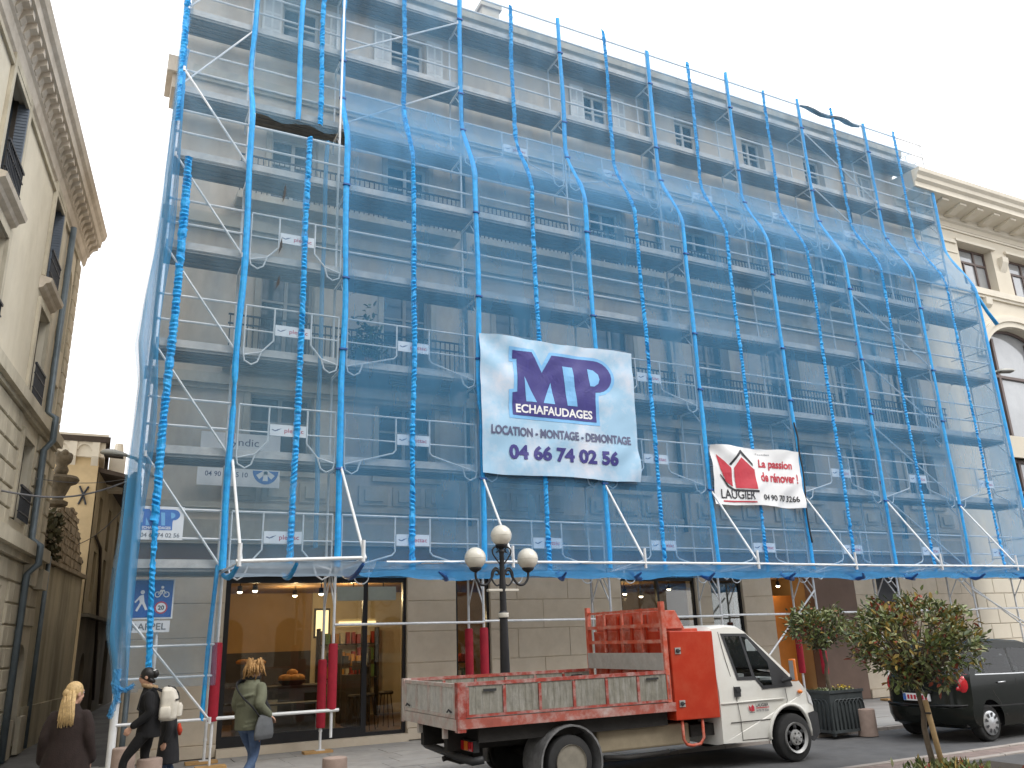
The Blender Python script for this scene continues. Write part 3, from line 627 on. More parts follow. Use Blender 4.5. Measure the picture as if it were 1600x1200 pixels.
b = MB(); b.sheet([(0, 3.0), (16, 3.0), (16, 7.2), (0, 7.2)], hw, fh, 0, 0, 0.25); b.add([fh(16, 3, 0), fh(16, 7.2, 0), fh(16, 7.2, 6), fh(16, 3, 6)], [(0, 3, 2, 1)]); b.build('wall', 'house_render', ah)
b = MB(); dl = [archloop(1.2, 2.2, 0.05, 1.9), [(4.2, 0.05), (5.2, 0.05), (5.2, 2.3), (4.2, 2.3)], [(7.3, 0.05), (8.6, 0.05), (8.6, 2.3), (7.3, 2.3)]]
b.sheet([(0, -0.2), (16, -0.2), (16, 2.9), (0, 2.9)], dl, fh, 0.06, 0, 0.3); b.add([fh(0, -0.2, 0.359), fh(16, -0.2, 0.359), fh(16, 2.9, 0.359), fh(0, 2.9, 0.359)], [(0, 1, 2, 3)], 1); b.build('lower_wall', ['soot_wall', 'eaves_wood'], ah)
b = MB(); b.prism([(0, 2.9), (16, 2.9), (16, 3.0), (0, 3.0)], fh, -0.18, 0.3); b.build('ledge', 'soot_wall', ah)
for l in hw:
    (u, z0), (u1, z1) = l[0], l[2]
    fr = MB(); fr.prism([(u, z0), (u+0.07, z0), (u+0.07, z1), (u, z1)], fh, 0.14, 0.2); fr.prism([(u+0.34, z0), (u+0.41, z0), (u+0.41, z1), (u+0.34, z1)], fh, 0.14, 0.2); fo = fr.build('window', 'dark_wood', ah)
    p = MB(); p.prism(l, fh, 0.2, 0.22); p.build('pane', 'pane_dark', fo)
b = MB(); b.prism([(0.0, 7.2), (-0.8, 7.05), (-0.8, 7.15), (3, 8.1), (3, 7.2)], lambda d, v, k: fh(k, v, d), 0.1, 16.3); b.build('roof', ['eaves_wood'], ah)
b = MB(); b.box(-4.0, -3.5, 14.6, 15.2, 7.0, 8.3); b.lathe([(0.17, 0), (0.13, 0.35)], (-3.75, 14.9, 8.3), 10); b.build('chimney', 'cream_trim', ah)
b = MB(); b.path([fh(0.6, 5.3, -0.05), fh(2.0, 5.1, -0.05), fh(2.4, 4.6, -0.05), fh(4.5, 0.4, -0.05)], 0.045, 6); b.build('drain_pipe', 'eaves_wood', ah, smooth=True)
ro = MB()
for i in range(7):
    ro.ell((-3.05+0.05*i, 18.0+0.9*i, 8.05-0.08*i), 0.22, 0.3, 0.28, 8, 6)
tag(ro.build('roof_ornament', 'soot_wall', smooth=True), 'row of dark rounded ornaments on the alley house roof edge', 'roof ornament')
en = thing('end_house', 'plain grey-brown house closing the far end of the alley', 'building', (0, 62, 0))
b = MB(); b.box(-12, 14, 62, 70, -0.1, 9); b.build('wall', 'house_render', en)
b = MB(); b.box(-12.3, 14.3, 61.6, 70.4, 9, 9.3); b.build('roof', 'eaves_wood', en)
# buildings on the other side of the street (they shade the street and show in the glass)
for x0, x1, h, mat, lab in ((-26, -9, 13, 'old_render', 'pale stone house opposite, mirrored in the left shop glass'), (-8.9, 9, 15, 'facade_stone', 'grey stone building opposite, mirrored in the wide shop window'), (9.1, 30, 14, 'cream_stone', 'cream building opposite, mirrored in the right shop glass')):
    t = thing('opposite_building', lab, 'building', ((x0+x1)/2, -27, 0))
    hs_ = []; x = x0+1.2
    while x < x1-2:
        for z0, z1 in ((0.2, 3.3), (4.6, 7.0), (8.2, 10.4)): hs_.append(archloop(x, x+1.5, z0, z1) if z0 < 1 else [(x, z0), (x+1.3, z0), (x+1.3, z1), (x, z1)])
        x += 3.1
    fo_ = lambda u, v, d: (u, -27-d, v)
    b = MB(); b.sheet([(x0, -0.1), (x1, -0.1), (x1, h), (x0, h)], hs_, fo_, 0, 0, 0.3); b.add([(x0, -27.29, 0), (x1, -27.29, 0), (x1, -27.29, h), (x0, -27.29, h)], [(0, 1, 2, 3)], 1); b.box(x0, x1, -36, -27.3, 0, h); b.build('wall', [mat, 'pane_dark'], t)
    b = MB(); b.box(x0-0.1, x1+0.1, -36, -26.4, h, h+0.5); b.build('cornice', 'cornice_stone', t)
# ------------------------------------------------------------ scaffold
M('galv', (0.72, 0.73, 0.74), 0.45, 0.10, 6, 0.05, 60, metal=0.15, col2=(0.45, 0.46, 0.47), c2=0.5, c2scale=4)
M('galv_white', (0.74, 0.75, 0.75), 0.5, 0.1, 6, 0.05, 60, metal=0.1)
M('deck_plank', (0.22, 0.215, 0.20), 0.6, 0.2, 4, 0.15, 60, metal=0.2, col2=(0.2, 0.19, 0.18), c2=0.5, c2scale=2)
M('toe_wood', (0.50, 0.49, 0.47), 0.8, 0.2, 4, 0.15, 40)
M('red_foam', (0.36, 0.012, 0.03), 0.7, 0.15, 6, 0.15, 50)
M('coupler_red', (0.5, 0.06, 0.03), 0.6, 0.1, 6, 0.0)
M('sole_wood', (0.45, 0.27, 0.11), 0.8, 0.2, 8, 0.15, 40)
M('sign_white', (0.84, 0.84, 0.85), 0.5, 0.05, 5, 0.0)
M('print_red', (0.50, 0.03, 0.05), 0.5, 0.05, 5, 0.0)
M('print_navy', (0.045, 0.04, 0.21), 0.5, 0.1, 5, 0.0)
M('print_blue', (0.055, 0.16, 0.50), 0.5, 0.1, 5, 0.0)
M('print_sky', (0.19, 0.46, 0.78), 0.5, 0.08, 2, 0.0)
M('print_black', (0.02, 0.02, 0.025), 0.5, 0.1, 5, 0.0)
M('print_grey', (0.19, 0.19, 0.2), 0.5, 0.1, 5, 0.0)
M('print_slate', (0.10, 0.11, 0.2), 0.5, 0.1, 5, 0.0)
M('vinyl_white', (0.80, 0.80, 0.80), 0.45, 0.04, 2, 0.05, 20)
M('vinyl_sky', (0.33, 0.53, 0.70), 0.45, 0.03, 1, 0.05, 20, col2=(0.66, 0.66, 0.72), c2=1.0, c2scale=1.0)
net_mat('net_blue', (0.125, 0.36, 0.615), 0.43, 0.13)
net_mat('net_thin', (0.19, 0.42, 0.65), 0.29, 0.11)
net_mat('net_clear', (0.22, 0.41, 0.58), 0.25, 0.09)
net_mat('net_grey', (0.22, 0.41, 0.57), 0.35, 0.10)
net_mat('net_fold', (0.10, 0.38, 0.68), 0.60, 0.18)
net_mat('net_fan', (0.10, 0.36, 0.68), 0.62, 0.28)
net_mat('net_pale', (0.38, 0.47, 0.56), 0.62, 0.14)
M('tape_blue', (0.016, 0.30, 0.68), 0.5, 0.22, 9, 0.3, 40, col2=(0.05, 0.46, 0.78), c2=0.6, c2scale=7)
M('tape_dark', (0.02, 0.09, 0.30), 0.5, 0.2, 9, 0.2, 40)
M('strap_black', (0.03, 0.03, 0.03), 0.6, 0.1, 5, 0.0)

XS = [-3.48, -2.0, 0, 3, 6, 9, 12, 15, 18, 20.94]
D0 = 3.22; DK = [D0+2*k for k in range(8)]
YI, YB = 0.75, 1.38
sca = thing('scaffold', 'galvanised steel frame scaffold with decks and guard rails along the whole facade', 'scaffold', (8.7, 0.4, 0))
JOB = []
def part(name, fn, mat='galv', smooth=True, parent=None):
    b = MB(); fn(b); return b.build(name, mat, parent or sca, smooth=smooth, auto=40 if smooth else None)
sr = random.Random(21)
for i, x in enumerate(XS):
    zt = 12.55 if i else 12.3
    base = 0.32
    part('standard', lambda b: b.path([(x, 0, base), (x, 0, zt)], 0.026, 8))
    part('standard', lambda b: b.path([(x, YI, 0.05), (x, YI, 18.45)], 0.026, 8))
    part('standard', lambda b: b.path([(x, YB, 12.9), (x, YB, 18.2)], 0.024, 8))
    part('base_plate', lambda b: (b.box(x-0.08, x+0.08, YI-0.08, YI+0.08, 0.045, 0.055), b.lathe([(0.017, 0.05), (0.017, 0.35), (0.035, 0.36), (0.035, 0.4)], (x, YI, 0), 8)), smooth=False)
    part('sole_board', lambda b: b.box(x-0.3, x+0.22, YI-0.12, YI+0.12, 0.003, 0.045), 'sole_wood', False)
    if i not in (2,): part('standard', lambda b: b.path([(x, 0, 0.05), (x, 0, base)], 0.019, 8))
    if i != 2:
        part('sole_board', lambda b: b.box(x-0.22, x+0.26, -0.12, 0.12, 0.003, 0.045), 'sole_wood', False)
    for k in range(0, 8):                                            # transoms with the frame corner
        z = DK[k]
        y0, y1 = (0, YI) if k < 5 else (YI, YB)
        part('transom', lambda b: (b.path([(x, y0, z-0.07), (x, y1, z-0.07)], 0.024, 6), b.path([(x, y0, z-0.45), (x, y0+0.28, z-0.08)], 0.014, 6)))
part('standard_sleeve', lambda b: b.path([(XS[0]-0.01, -0.005, 0.06), (XS[0]-0.01, -0.005, 1.35)], 0.062, 10), 'galv_white')
def bayframe(b, xa, xb, y, z):
    """double guard rail frame with side posts, cut-in lower bars and hooked cradles"""
    a, c = xa+0.09, xb-0.09; m = (a+c)/2; r = 0.019; g_ = 0.36
    b.path([(a, y, z+1.0), (c, y, z+1.0)], r, 6); b.path([(a, y, z+0.5), (m-g_, y, z+0.5)], r*0.8, 6); b.path([(m+g_, y, z+0.5), (c, y, z+0.5)], r*0.8, 6)
    b.path([(a, y, z+1.0), (a, y, z+0.02), (a+0.03, y, z-0.13), (a+0.16, y, z-0.2), (a+0.27, y, z-0.13), (a+0.33, y, z+0.06)], r*0.85, 6)
    b.path([(c, y, z+1.0), (c, y, z+0.02), (c-0.03, y, z-0.13), (c-0.16, y, z-0.2), (c-0.27, y, z-0.13), (c-0.33, y, z+0.06)], r*0.85, 6)
    b.path([(a, y, z-0.02), (a+0.33, y, z+0.07), (m-g_-0.06, y, z+0.26), (m-g_, y, z+0.33), (m-g_, y, z+1.0)], r*0.9, 6)
    b.path([(c, y, z-0.02), (c-0.33, y, z+0.07), (m+g_+0.06, y, z+0.26), (m+g_, y, z+0.33), (m+g_, y, z+1.0)], r*0.9, 6)
    return m, g_
SGN = text_geo('plettac', 0.36, 0.11, 0.015)
bird = [(0, 0.06), (0.06, 0.035), (0.1, 0.05), (0.17, 0.1), (0.1, 0.08), (0.06, 0.055), (0.02, 0.075)]
def framesign(parent, m, y, z, readable):
    b = MB(); b.box(m-0.34, m+0.34, y-0.012, y+0.002, z+0.44, z+0.66)
    b.add([(m-0.31+px*1.15, y-0.0135, z+0.49+pz*1.0) for px, pz in bird], [tuple(range(7))], 1)
    b.add([(m-0.07+px, y-0.0135, z+0.485+pz) for px, pz in SGN[0]], SGN[1], 2)
    b.build('sign_plate', ['sign_white', 'print_slate', 'print_red'], parent)
framed = {0: [1, 2, 3, 4, 5, 6, 7, 8], 1: [1, 2, 3, 4, 5, 6, 7, 8], 2: [1, 2, 3, 4], 3: [1], 5: [3, 4, 5, 6, 7, 8]}
for k in range(8):
    z = DK[k]; y = 0 if k < 5 else YI
    for i in range(9):
        xa, xb = XS[i], XS[i+1]
        yb0, yb1 = (0.04, YI-0.03) if k < 5 else (YI+0.03, YB)
        half = (yb0+yb1)/2
        for q0, q1 in ((yb0, half-0.008), (half+0.008, yb1)):
            part('deck', lambda b: (b.box(xa+0.03, xb-0.03, q0, q1, z-0.055, z+0.0), b.box(xa+0.06, xb-0.06, q0+0.05, q0+0.09, z-0.075, z-0.056), b.box(xa+0.06, xb-0.06, q1-0.09, q1-0.05, z-0.075, z-0.056)), 'deck_plank', False)
        part('toe_board', lambda b: b.box(xa+0.035, xb-0.035, y+0.012, y+0.034, z+0.004, z+0.15), 'toe_wood', False)
        if i in framed.get(k, ()):
            h = {}
            fo = part('guard_frame', lambda b: h.update(r=bayframe(b, xa, xb, y-0.03, z)))
            framesign(fo, h['r'][0], y-0.045, z, i < 3)
        else:
            for dz in (0.5, 1.0): part('guard_rail', lambda b: b.path([(xa, y-0.03, z+dz), (xb, y-0.03, z+dz)], 0.024, 6))
# end guard rails and end braces at the right end
for k in range(8):
    y0, y1 = (0, YI) if k < 5 else (YI, YB)
    for dz in (0.5, 1.0): part('end_rail', lambda b: b.path([(XS[9]+0.03, y0, DK[k]+dz), (XS[9]+0.03, y1+0.5, DK[k]+dz)], 0.017, 6))
# diagonals
def diag(xa, xb, za, zb, y): part('diagonal_brace', lambda b: (b.path([(xa, y-0.06, za), (xb, y-0.06, zb)], 0.021, 6), b.path([(xa, y-0.07, za-0.05), (xa, y-0.07, za+0.05)], 0.026, 6), b.path([(xb, y-0.07, zb-0.05), (xb, y-0.07, zb+0.05)], 0.026, 6)))
for k in range(0, 5): diag(XS[0]+0.05, XS[1]-0.05, DK[k]+1.95, DK[k]+0.02, 0)
diag(XS[0]+0.05, XS[1]-0.05, 2.4, 0.75, 0); 
for k in (5, 6): diag(XS[0]+0.05, XS[1]-0.05, DK[k]+0.1, DK[k]+1.95, YI)
for k in (5, 6): diag(XS[2]+0.05, XS[3]-0.05, DK[k]+0.1, DK[k]+1.95, YI)
for k in range(0, 4): diag(XS[7]+0.05, XS[8]-0.05, DK[k]+1.95, DK[k]+0.05, 0)
for k in (5, 6): diag(XS[7]+0.05, XS[8]-0.05, DK[k]+1.95, DK[k]+0.05, YI)
# street level rails, foam pads
for i in range(2, 9): part('guard_rail', lambda b: b.path([(XS[i], -0.03, 2.22), (XS[i+1], -0.03, 2.2)], 0.024, 8))
part('guard_rail', lambda b: b.path([(XS[1]-0.05, -0.04, 0.77), (XS[2]+0.12, -0.04, 0.77)], 0.028, 8), 'galv_white')
part('guard_rail', lambda b: b.path([(XS[0], -0.04, 0.77), (XS[1], -0.04, 0.77)], 0.024, 8))
part('guard_rail', lambda b: b.path([(XS[0], -0.04, 1.45), (XS[1], -0.04, 1.45)], 0.02, 8)); part('guard_rail', lambda b: b.path([(XS[0], -0.04, 1.95), (XS[1], -0.04, 1.95)], 0.02, 8))
for i, y in ((1, 0), (2, 0), (2, YI), (3, 0), (3, YI), (6, 0), (6, YI), (9, 0)):
    z0, z1 = {(1, 0): (0.72, 1.98), (2, 0): (0.78, 1.9), (2, YI): (0.42, 1.62)}.get((i, y), (0.8, 2.1))
    part('foam_pad', lambda b: b.lathe([(0.03, z0), (0.075, z0+0.005), (0.085, z0+0.04), (0.085, z1-0.04), (0.075, z1-0.005), (0.03, z1)], (XS[i], y, 0), 12), 'red_foam')
for i in range(2, 10):                                              # knee braces of the walkway frames
    part('knee_brace', lambda b: (b.path([(XS[i], 0.02, 2.55), (XS[i], 0.4, 3.1)], 0.017, 6), b.path([(XS[i], YI, 2.55), (XS[i], 0.4, 3.1)], 0.017, 6)))
part('diagonal_brace', lambda b: b.path([(XS[6]-0.05, -0.05, 2.75), (XS[5]+0.9, -0.05, 1.0)], 0.022, 6)); part('diagonal_brace', lambda b: b.path([(XS[7]+2.9, -0.05, 2.75), (XS[9]+0.3, -0.05, 1.2)], 0.022, 6))
part('diagonal_brace', lambda b: b.path([(XS[8]+0.3, 0.4, 3.0), (XS[9], 0.3, 1.4)], 0.022, 6))
# coloured couplers
for i in (1, 2, 4, 7):
    for z in (5.55, 9.6): part('coupler', lambda b: b.box(XS[i]-0.04, XS[i]+0.04, -0.05, 0.03, z, z+0.09), 'coupler_red', False)
# pavement fan: struts, brackets and front rail
FYO, FZ = -1.4, 3.24
for i in range(3, 10):
    part('fan_strut', lambda b: b.path([(XS[i]+0.02, -0.06, 5.12), (XS[i]+0.02, FYO, FZ+0.02)], 0.024, 8), 'galv_white')
    part('fan_bracket', lambda b: (b.path([(XS[i], 0, D0-0.05), (XS[i], FYO, FZ-0.03)], 0.024, 8), b.path([(XS[i], FYO, FZ-0.1), (XS[i], FYO, FZ+0.3)], 0.03, 8)))
part('fan_rail', lambda b: b.path([(0.55, FYO+0.05, FZ-0.02)]+[(XS[i], FYO, FZ+0.005*(i % 3)) for i in range(3, 10)]+[(21.6, FYO, FZ)], 0.027, 8), 'galv_white')
for x, yo, zo in ((-2.0, -1.85, 3.17), (0.0, -1.8, 3.26)):
    part('fan_strut', lambda b: b.path([(x+0.03, -0.06, 5.15), (x+0.03, yo, zo)], 0.026, 8), 'galv_white')
    part('fan_bracket', lambda b: (b.path([(x, 0, D0-0.05), (x, yo, zo-0.03)], 0.024, 8), b.path([(x, yo, zo-0.08), (x, yo, zo+0.28)], 0.036, 8)))
part('fan_rail', lambda b: b.path([(-2.05, -1.85, 3.17), (0.05, -1.8, 3.25)], 0.03, 8), 'galv_white')
for x in (0.35, 3.6, 5.3, 6.4, 8.4, 9.4, 11.5, 14.5, 17.4): part('cradle_hook', lambda b: b.path([(x, -0.03, 3.2)]+[(x+0.14-0.14*math.cos(PI*i/8), -0.03, 3.08-0.14*math.sin(PI*i/8)) for i in range(9)]+[(x+0.28, -0.03, 3.2)], 0.012, 6))

# ------------------------------------------------------------ debris net, one sheet between every two seams
def prof_y(z, left=False):
    t = min(1, max(0, (z-12.25)/1.9)); t = t*t*(3-2*t)*0.6+t*0.4
    return -0.09+0.76*t
def net_y(x, z, seed=0):
    return 0.045*noise.noise(Vector((x*0.55+seed, z*0.35, 3.1)))+0.022*noise.noise(Vector((x*2.1, z*0.8+seed, 7.7)))
def seam_off(x, z, kind): return 0.05*noise.noise(Vector((x*3.3, z*0.45, 1.7)))+(0.02*noise.noise(Vector((x*5, z*1.7, 4.2))) if kind else 0)
def sheet_net(b, xa, xb, z0, z1, nx=9, nz=60, ka=0, kb=0, y_add=0.0, zt=None, skew=None):
    grid = []
    for j in range(nz+1):
        t = j/nz; row = []
        for i in range(nx+1):
            s = i/nx; z = z0+(z1-z0)*t
            if zt: z = z0+(zt(s)-z0)*t
            x = xa+(xb-xa)*s+(1-s)*seam_off(xa, z, ka)+s*seam_off(xb, z, kb)
            y = prof_y(z)+net_y(x, z)*(0.35+0.65*math.sin(PI*s))-0.05*math.sin(PI*s)*(0.5+0.5*noise.noise(Vector((xa, z*0.5, 9))))+y_add
            p = (x, y, z)
            if skew: p = skew(p, s, t)
            row.append(p)
        grid.append(row)
    v = [p for r_ in grid for p in r_]; w = nx+1
    b.add(v, [(j*w+i, j*w+i+1, (j+1)*w+i+1, (j+1)*w+i) for j in range(nz) for i in range(nx)])
def hem(b, x, z0, z1, width, kind, mi=0, y_add=-0.03, lean=0.0, yc=None):
    """seam of two bunched net edges: flat band at a standard, crinkled in slanting folds between standards"""
    n = int((z1-z0)/(0.042 if kind else 0.13)); ring = []
    q = random.Random(int(x*100)+kind); sl = 0.0; f = 0.0
    for j in range(n+1):
        z = z0+(z1-z0)*j/n
        wv = width*(1+0.16*noise.noise(Vector((x*2, z*1.1, 5.5))))*(1+(0.12*q.uniform(-1, 1) if kind else 0.04*q.uniform(-1, 1)))
        if not kind and noise.noise(Vector((x*7, z*0.7, 2.2))) > 0.45: wv *= 0.6
        cx = x+seam_off(x, z, 0)+lean*(z1-z)+(0.006*q.uniform(-1, 1) if kind else 0.0); cy = (prof_y(z) if yc is None else yc)+y_add
        sl = 0.055*noise.noise(Vector((x*3, z*2.3, 8.1))); row = []
        if kind: f = (0.030 if j % 2 else -0.014)*q.uniform(0.4, 1.2) if q.random() < 0.85 else f
        for m_ in (-1, -0.45, 0.1, 0.55, 1):
            row.append((cx+wv*0.5*m_+(0.005*q.uniform(-1, 1) if kind else 0), cy+0.035*(m_*m_)+(f*(1-0.5*abs(m_))*(1+0.6*q.uniform(-1, 1)) if kind else 0.012*noise.noise(Vector((x+m_*2, z*1.5, 3)))), z+sl*m_*1.4))
        ring.append(row)
    v = [p for r_ in ring for p in r_]
    b.add(v, [(j*5+i, j*5+i+1, (j+1)*5+i+1, (j+1)*5+i) for j in range(n) for i in range(4)], mi)
ords = ['first', 'second', 'third', 'fourth', 'fifth', 'sixth', 'seventh', 'eighth', 'ninth', 'tenth', 'eleventh', 'twelfth', 'thirteenth', 'fourteenth']
seams = [1.5*i for i in range(14)]+[20.98]
TOP = 18.3
for i in range(14):
    xa, xb = seams[i], seams[i+1]; ka, kb = i % 2, (i+1) % 2
    t = thing('debris_net', f'{ords[i]} full-height blue net strip counting rightwards from the dark slit beside the grey net', 'safety net', ((xa+xb)/2, -0.09, 3.2), 'blue net strips covering the scaffold')
    b = MB(); sheet_net(b, xa, xb, 3.05, 14.2, ka=ka, kb=kb, nz=46); b.build('netting', 'net_blue', t, smooth=True)
    b = MB(); sheet_net(b, xa, xb, 12.1, 18.2, ka=ka, kb=kb, nz=28, y_add=-0.035, zt=(lambda s: 18.2-1.5*s) if i == 13 else None); b.build('netting', 'net_thin', t, smooth=True)
    b = MB(); hem(b, xa, 3.25 if not ka else 3.2, TOP+0.1*(i % 3), 0.125 if not ka else 0.115, ka); b.build('hem', 'tape_blue', t)
    if not ka:
        for z in (5.1, 7.6, 9.15, 11.3, 13.9, 15.0, 17.2):
            z += 0.25*noise.noise(Vector((xa, z, 1))); cx = xa+seam_off(xa, z, 0); b = MB(); b.box(cx-0.075, cx+0.075, prof_y(z)-0.05, prof_y(z)+0.02, z-0.018, z+0.018); b.build('tie', 'tape_dark', t)
# right end: net edge turning back to the wall
t = thing('debris_net', 'narrow blue net turned back to the wall at the right end of the scaffold', 'safety net', (20.98, 0.4, 3.2), 'end returns of the net')
b = MB(); sheet_net(b, 20.98, 20.98, 3.05, 12.3, 5, 40, skew=lambda p, s, q: (20.98+0.05*s, -0.09+0.95*s+0.03*math.sin(9*q+s), p[2])); b.build('netting', 'net_blue', t, smooth=True)
b = MB(); sheet_net(b, 20.98, 20.98, 14.0, 16.9, 5, 20, skew=lambda p, s, q: (20.98+0.05*s, 0.66+0.75*s, p[2])); b.build('netting', 'net_blue', t, smooth=True)
b = MB(); hem(b, 20.98, 3.1, 16.9, 0.16, 0); b.build('hem', 'tape_blue', t)
# left part: greyer old net
def left_net(lab, xa, xb, z0, z1, ha, mat='net_grey', kh=1, wh=0.14, zh=None, extra=None, nx=8):
    t = thing('debris_net', lab, 'safety net', ((xa+xb)/2, -0.09, z0), 'greyer net strips round the left corner')
    b = MB(); sheet_net(b, xa, xb, z0, z1, nx, 60, ka=1, kb=1); b.build('netting', mat, t, smooth=True)
    if ha is not None:
        b = MB(); hem(b, ha, zh[0] if zh else z0, zh[1] if zh else z1, wh, kh); b.build('hem', 'tape_blue', t)
    if extra: extra(t)
    return t
left_net('grey-blue net strip at the left corner above the round-cornered white board', -3.52, -3.19, 1.25, 18.2, -3.46, 'net_clear', wh=0.14, zh=(11.9, 18.3))
def tail(t):
    b = MB(); hem(b, -3.18, 1.35, 4.0, 0.10, 1, y_add=-0.05, lean=0.05); b.build('hem', 'tape_blue', t)
left_net('grey net strip covering the blue road sign on the left corner', -3.19, -2.0, 1.3, 18.2, -3.19, 'net_clear', wh=0.14, zh=(4.0, 11.15), extra=tail)
def slit(t):
    for z0, z1, x in ((9.35, 9.75, -1.35), (10.5, 11.0, -1.33), (8.6, 8.9, -1.36)):
        b = MB(); b.prism([(x-0.03, z0), (x+0.035, (z0+z1)/2-0.04), (x+0.025, z1), (x-0.015, (z0+z1)/2)], lambda u, v, d: (u, prof_y(v)-0.075+d, v), 0, 0.004); b.build('tear', 'strap_black', t)
left_net('grey net strip with small dark tears behind the two white estate boards', -2.0, -0.82, 3.25, 12.2, -2.03, kh=0, wh=0.12, zh=(3.2, 18.3), extra=slit)
left_net('narrow grey net strip with frayed inner hem left of the dark slit', -0.82, -0.07, 3.25, 12.22, -0.86, wh=0.12, zh=(3.3, 12.25))
# upper left pieces with the open gap below them
def gapnet(lab, xa, xb, hx, kh):
    t = thing('debris_net', lab, 'safety net', ((xa+xb)/2, 0.6, 13), 'grey net pieces above the open gap')
    b = MB(); sheet_net(b, xa, xb, 12.97, 18.2, 8, 30, ka=1, kb=1, skew=lambda p, s_, t_: (p[0], 0.67+0.25*(p[1]-prof_y(p[2]))-0.02, p[2]+0.06*math.sin(7*s_)*(1-t_))); b.build('netting', 'net_grey', t, smooth=True)
    if hx is not None:
        b = MB(); hem(b, hx, 13.1, 18.3, 0.12, kh, yc=0.64); b.build('hem', 'tape_blue', t)
gapnet('left grey net piece hanging above the open gap near the roof', -2.0, -1.0, -1.0, 0)
gapnet('right crumpled grey net piece hanging above the open gap near the roof', -1.0, -0.03, -0.5, 1)
b = MB()
hem(b, -0.42, 3.6, 12.3, 0.09, 0, y_add=0.06); hb = b
t = thing('net_band', 'pale blue slack net band hanging just left of the dark slit', 'net band', (-0.42, -0.05, 3.4))
hb.build('band', 'net_fold', t)
b = MB(); b.path([(-0.2, -0.03, 9.9), (-0.19, -0.03, 16.5)], 0.024, 8); b.build('standard', 'galv', sca, smooth=True)
# bunched corner folds on the alley side
t = thing('debris_net', 'bunched blue net folded round the left corner on the alley side', 'safety net', (-3.5, 0.4, 1.3))
LOFF = [(18, 0.06), (14, 0.06), (12, 0.08), (11.2, 0.1), (9, 0.18), (7.9, 0.27), (7.2, 0.33), (6.5, 0.21), (5.2, 0.22), (3.8, 0.25), (3.1, 0.28), (2.1, 0.25), (1.7, 0.13), (1.3, 0.10), (0.9, 0.08)]
def loff(z):
    for (z1, a1), (z0, a0) in zip(LOFF, LOFF[1:]):
        if z0 <= z <= z1: return a0+(a1-a0)*(z-z0)/(z1-z0)
    return 0.08
for q, (kl, kr, yo, zb, mat) in enumerate(((1.0, 0.10, -0.10, 1.35, 'net_clear'), (0.78, 0.13, -0.14, 1.25, 'net_fold'), (0.9, -0.02, 0.10, 1.5, 'net_grey'))):
    b = MB()
    def sk(p, s, tt, kl=kl, kr=kr, yo=yo, q=q):
        z = p[2]; l = loff(z)*kl; r = kr+0.04*math.sin(z*1.3+q); x = -3.48-l+(l+r)*s+0.012*math.sin(14*s+z*2+q)
        return (x, prof_y(z)+0.09+yo+0.05*math.sin(9*s+1.1*z+2*q)*(0.3+s*(1-s)*2.4)+0.12*(1-s), z)
    sheet_net(b, -3.5, -3.5, zb, 14.2 if q == 1 else 17.8, 14, 80, skew=sk); b.build('netting', mat, t, smooth=True)
b = MB(); sheet_net(b, -3.5, -3.5, 1.6, 17.6, 6, 60, skew=lambda p, s, tt: (-3.52-loff(p[2])*0.7*(1-s)+0.12*s+0.03*math.sin(p[2]*2), prof_y(p[2])+0.12+1.35*s, p[2])); b.build('netting', 'net_clear', t, smooth=True)
b = MB(); kq = random.Random(31)
for (p0, p1, p2, w) in (((-3.5, -0.16, 1.62), (-3.52, -0.17, 1.35), (-3.46, -0.16, 1.12), 0.1), ((-3.46, -0.17, 1.3), (-3.52, -0.18, 1.05), (-3.57, -0.17, 0.9), 0.08), ((-3.5, -0.15, 1.36), (-3.38, -0.16, 1.30), (-3.26, -0.15, 1.36), 0.07)):
    for j in range(3):
        pts = curve([Vector(p0)+Vector((kq.uniform(-0.03, 0.03), 0, 0)), Vector(p1)+Vector((kq.uniform(-0.03, 0.03), kq.uniform(-0.02, 0.02), 0)), Vector(p2)+Vector((kq.uniform(-0.02, 0.02), 0, kq.uniform(-0.03, 0.03)))], 6)
        v = []
        for i, p in enumerate(pts):
            d = (pts[min(i+1, len(pts)-1)]-pts[max(i-1, 0)]).normalized(); s_ = Vector((d.z, 0, -d.x))*w*0.5*kq.uniform(0.6, 1.0); z = kq.uniform(-0.02, 0.02)
            v += [p+s_+Vector((0, z, 0)), p+Vector((0, -0.03-z, 0)), p-s_+Vector((0, z, 0))]
        b.add(v, [(i*3+k, i*3+k+1, i*3+k+4, i*3+k+3) for i in range(len(pts)-1) for k in (0, 1)])
b.build('knot', 'net_fold', t)
b = MB(); hem(b, -2.12, 0.75, 3.3, 0.07, 0, y_add=0.02, lean=-0.02); tag(b.build('net_tail', 'tape_blue'), 'thin blue net tail hanging beside the left red foam pad', 'net band')
b = MB(); b.path([(20.9, -0.02, 12.4), (21.4, -0.05, 11.6), (21.75, -0.06, 11.2)], [0.05, 0.06, 0.07], 6); tag(b.build('net_tail', 'tape_blue', smooth=True), 'slanting blue net edge in front of the cream building window', 'net band')
b = MB(); b.path(curve([(11.93, -0.17, 7.0), (11.97, -0.19, 6.6), (11.94, -0.2, 6.2), (11.99, -0.19, 5.6), (11.93, -0.18, 4.6), (11.98, -0.17, 3.9)], 5), 0.022, 6); tag(b.build('black_hose', 'strap_black', smooth=True), 'black hose hanging down the net beside the right edge of the white banner', 'hose')
# rolled dark sheet on the top rail
b = MB(); b.path([(15.1+0.3*i, YI-0.05+0.02*math.sin(i), 18.2+0.06*math.sin(i*1.3)-0.05*math.sin(PI*i/9)) for i in range(10)], [0.03, 0.06, 0.08, 0.07, 0.05, 0.06, 0.07, 0.09, 0.06, 0.03], 8); tag(b.build('rolled_sheet', 'strap_black', smooth=True), 'dark rolled up sheet tied along the topmost rail', 'sheet')
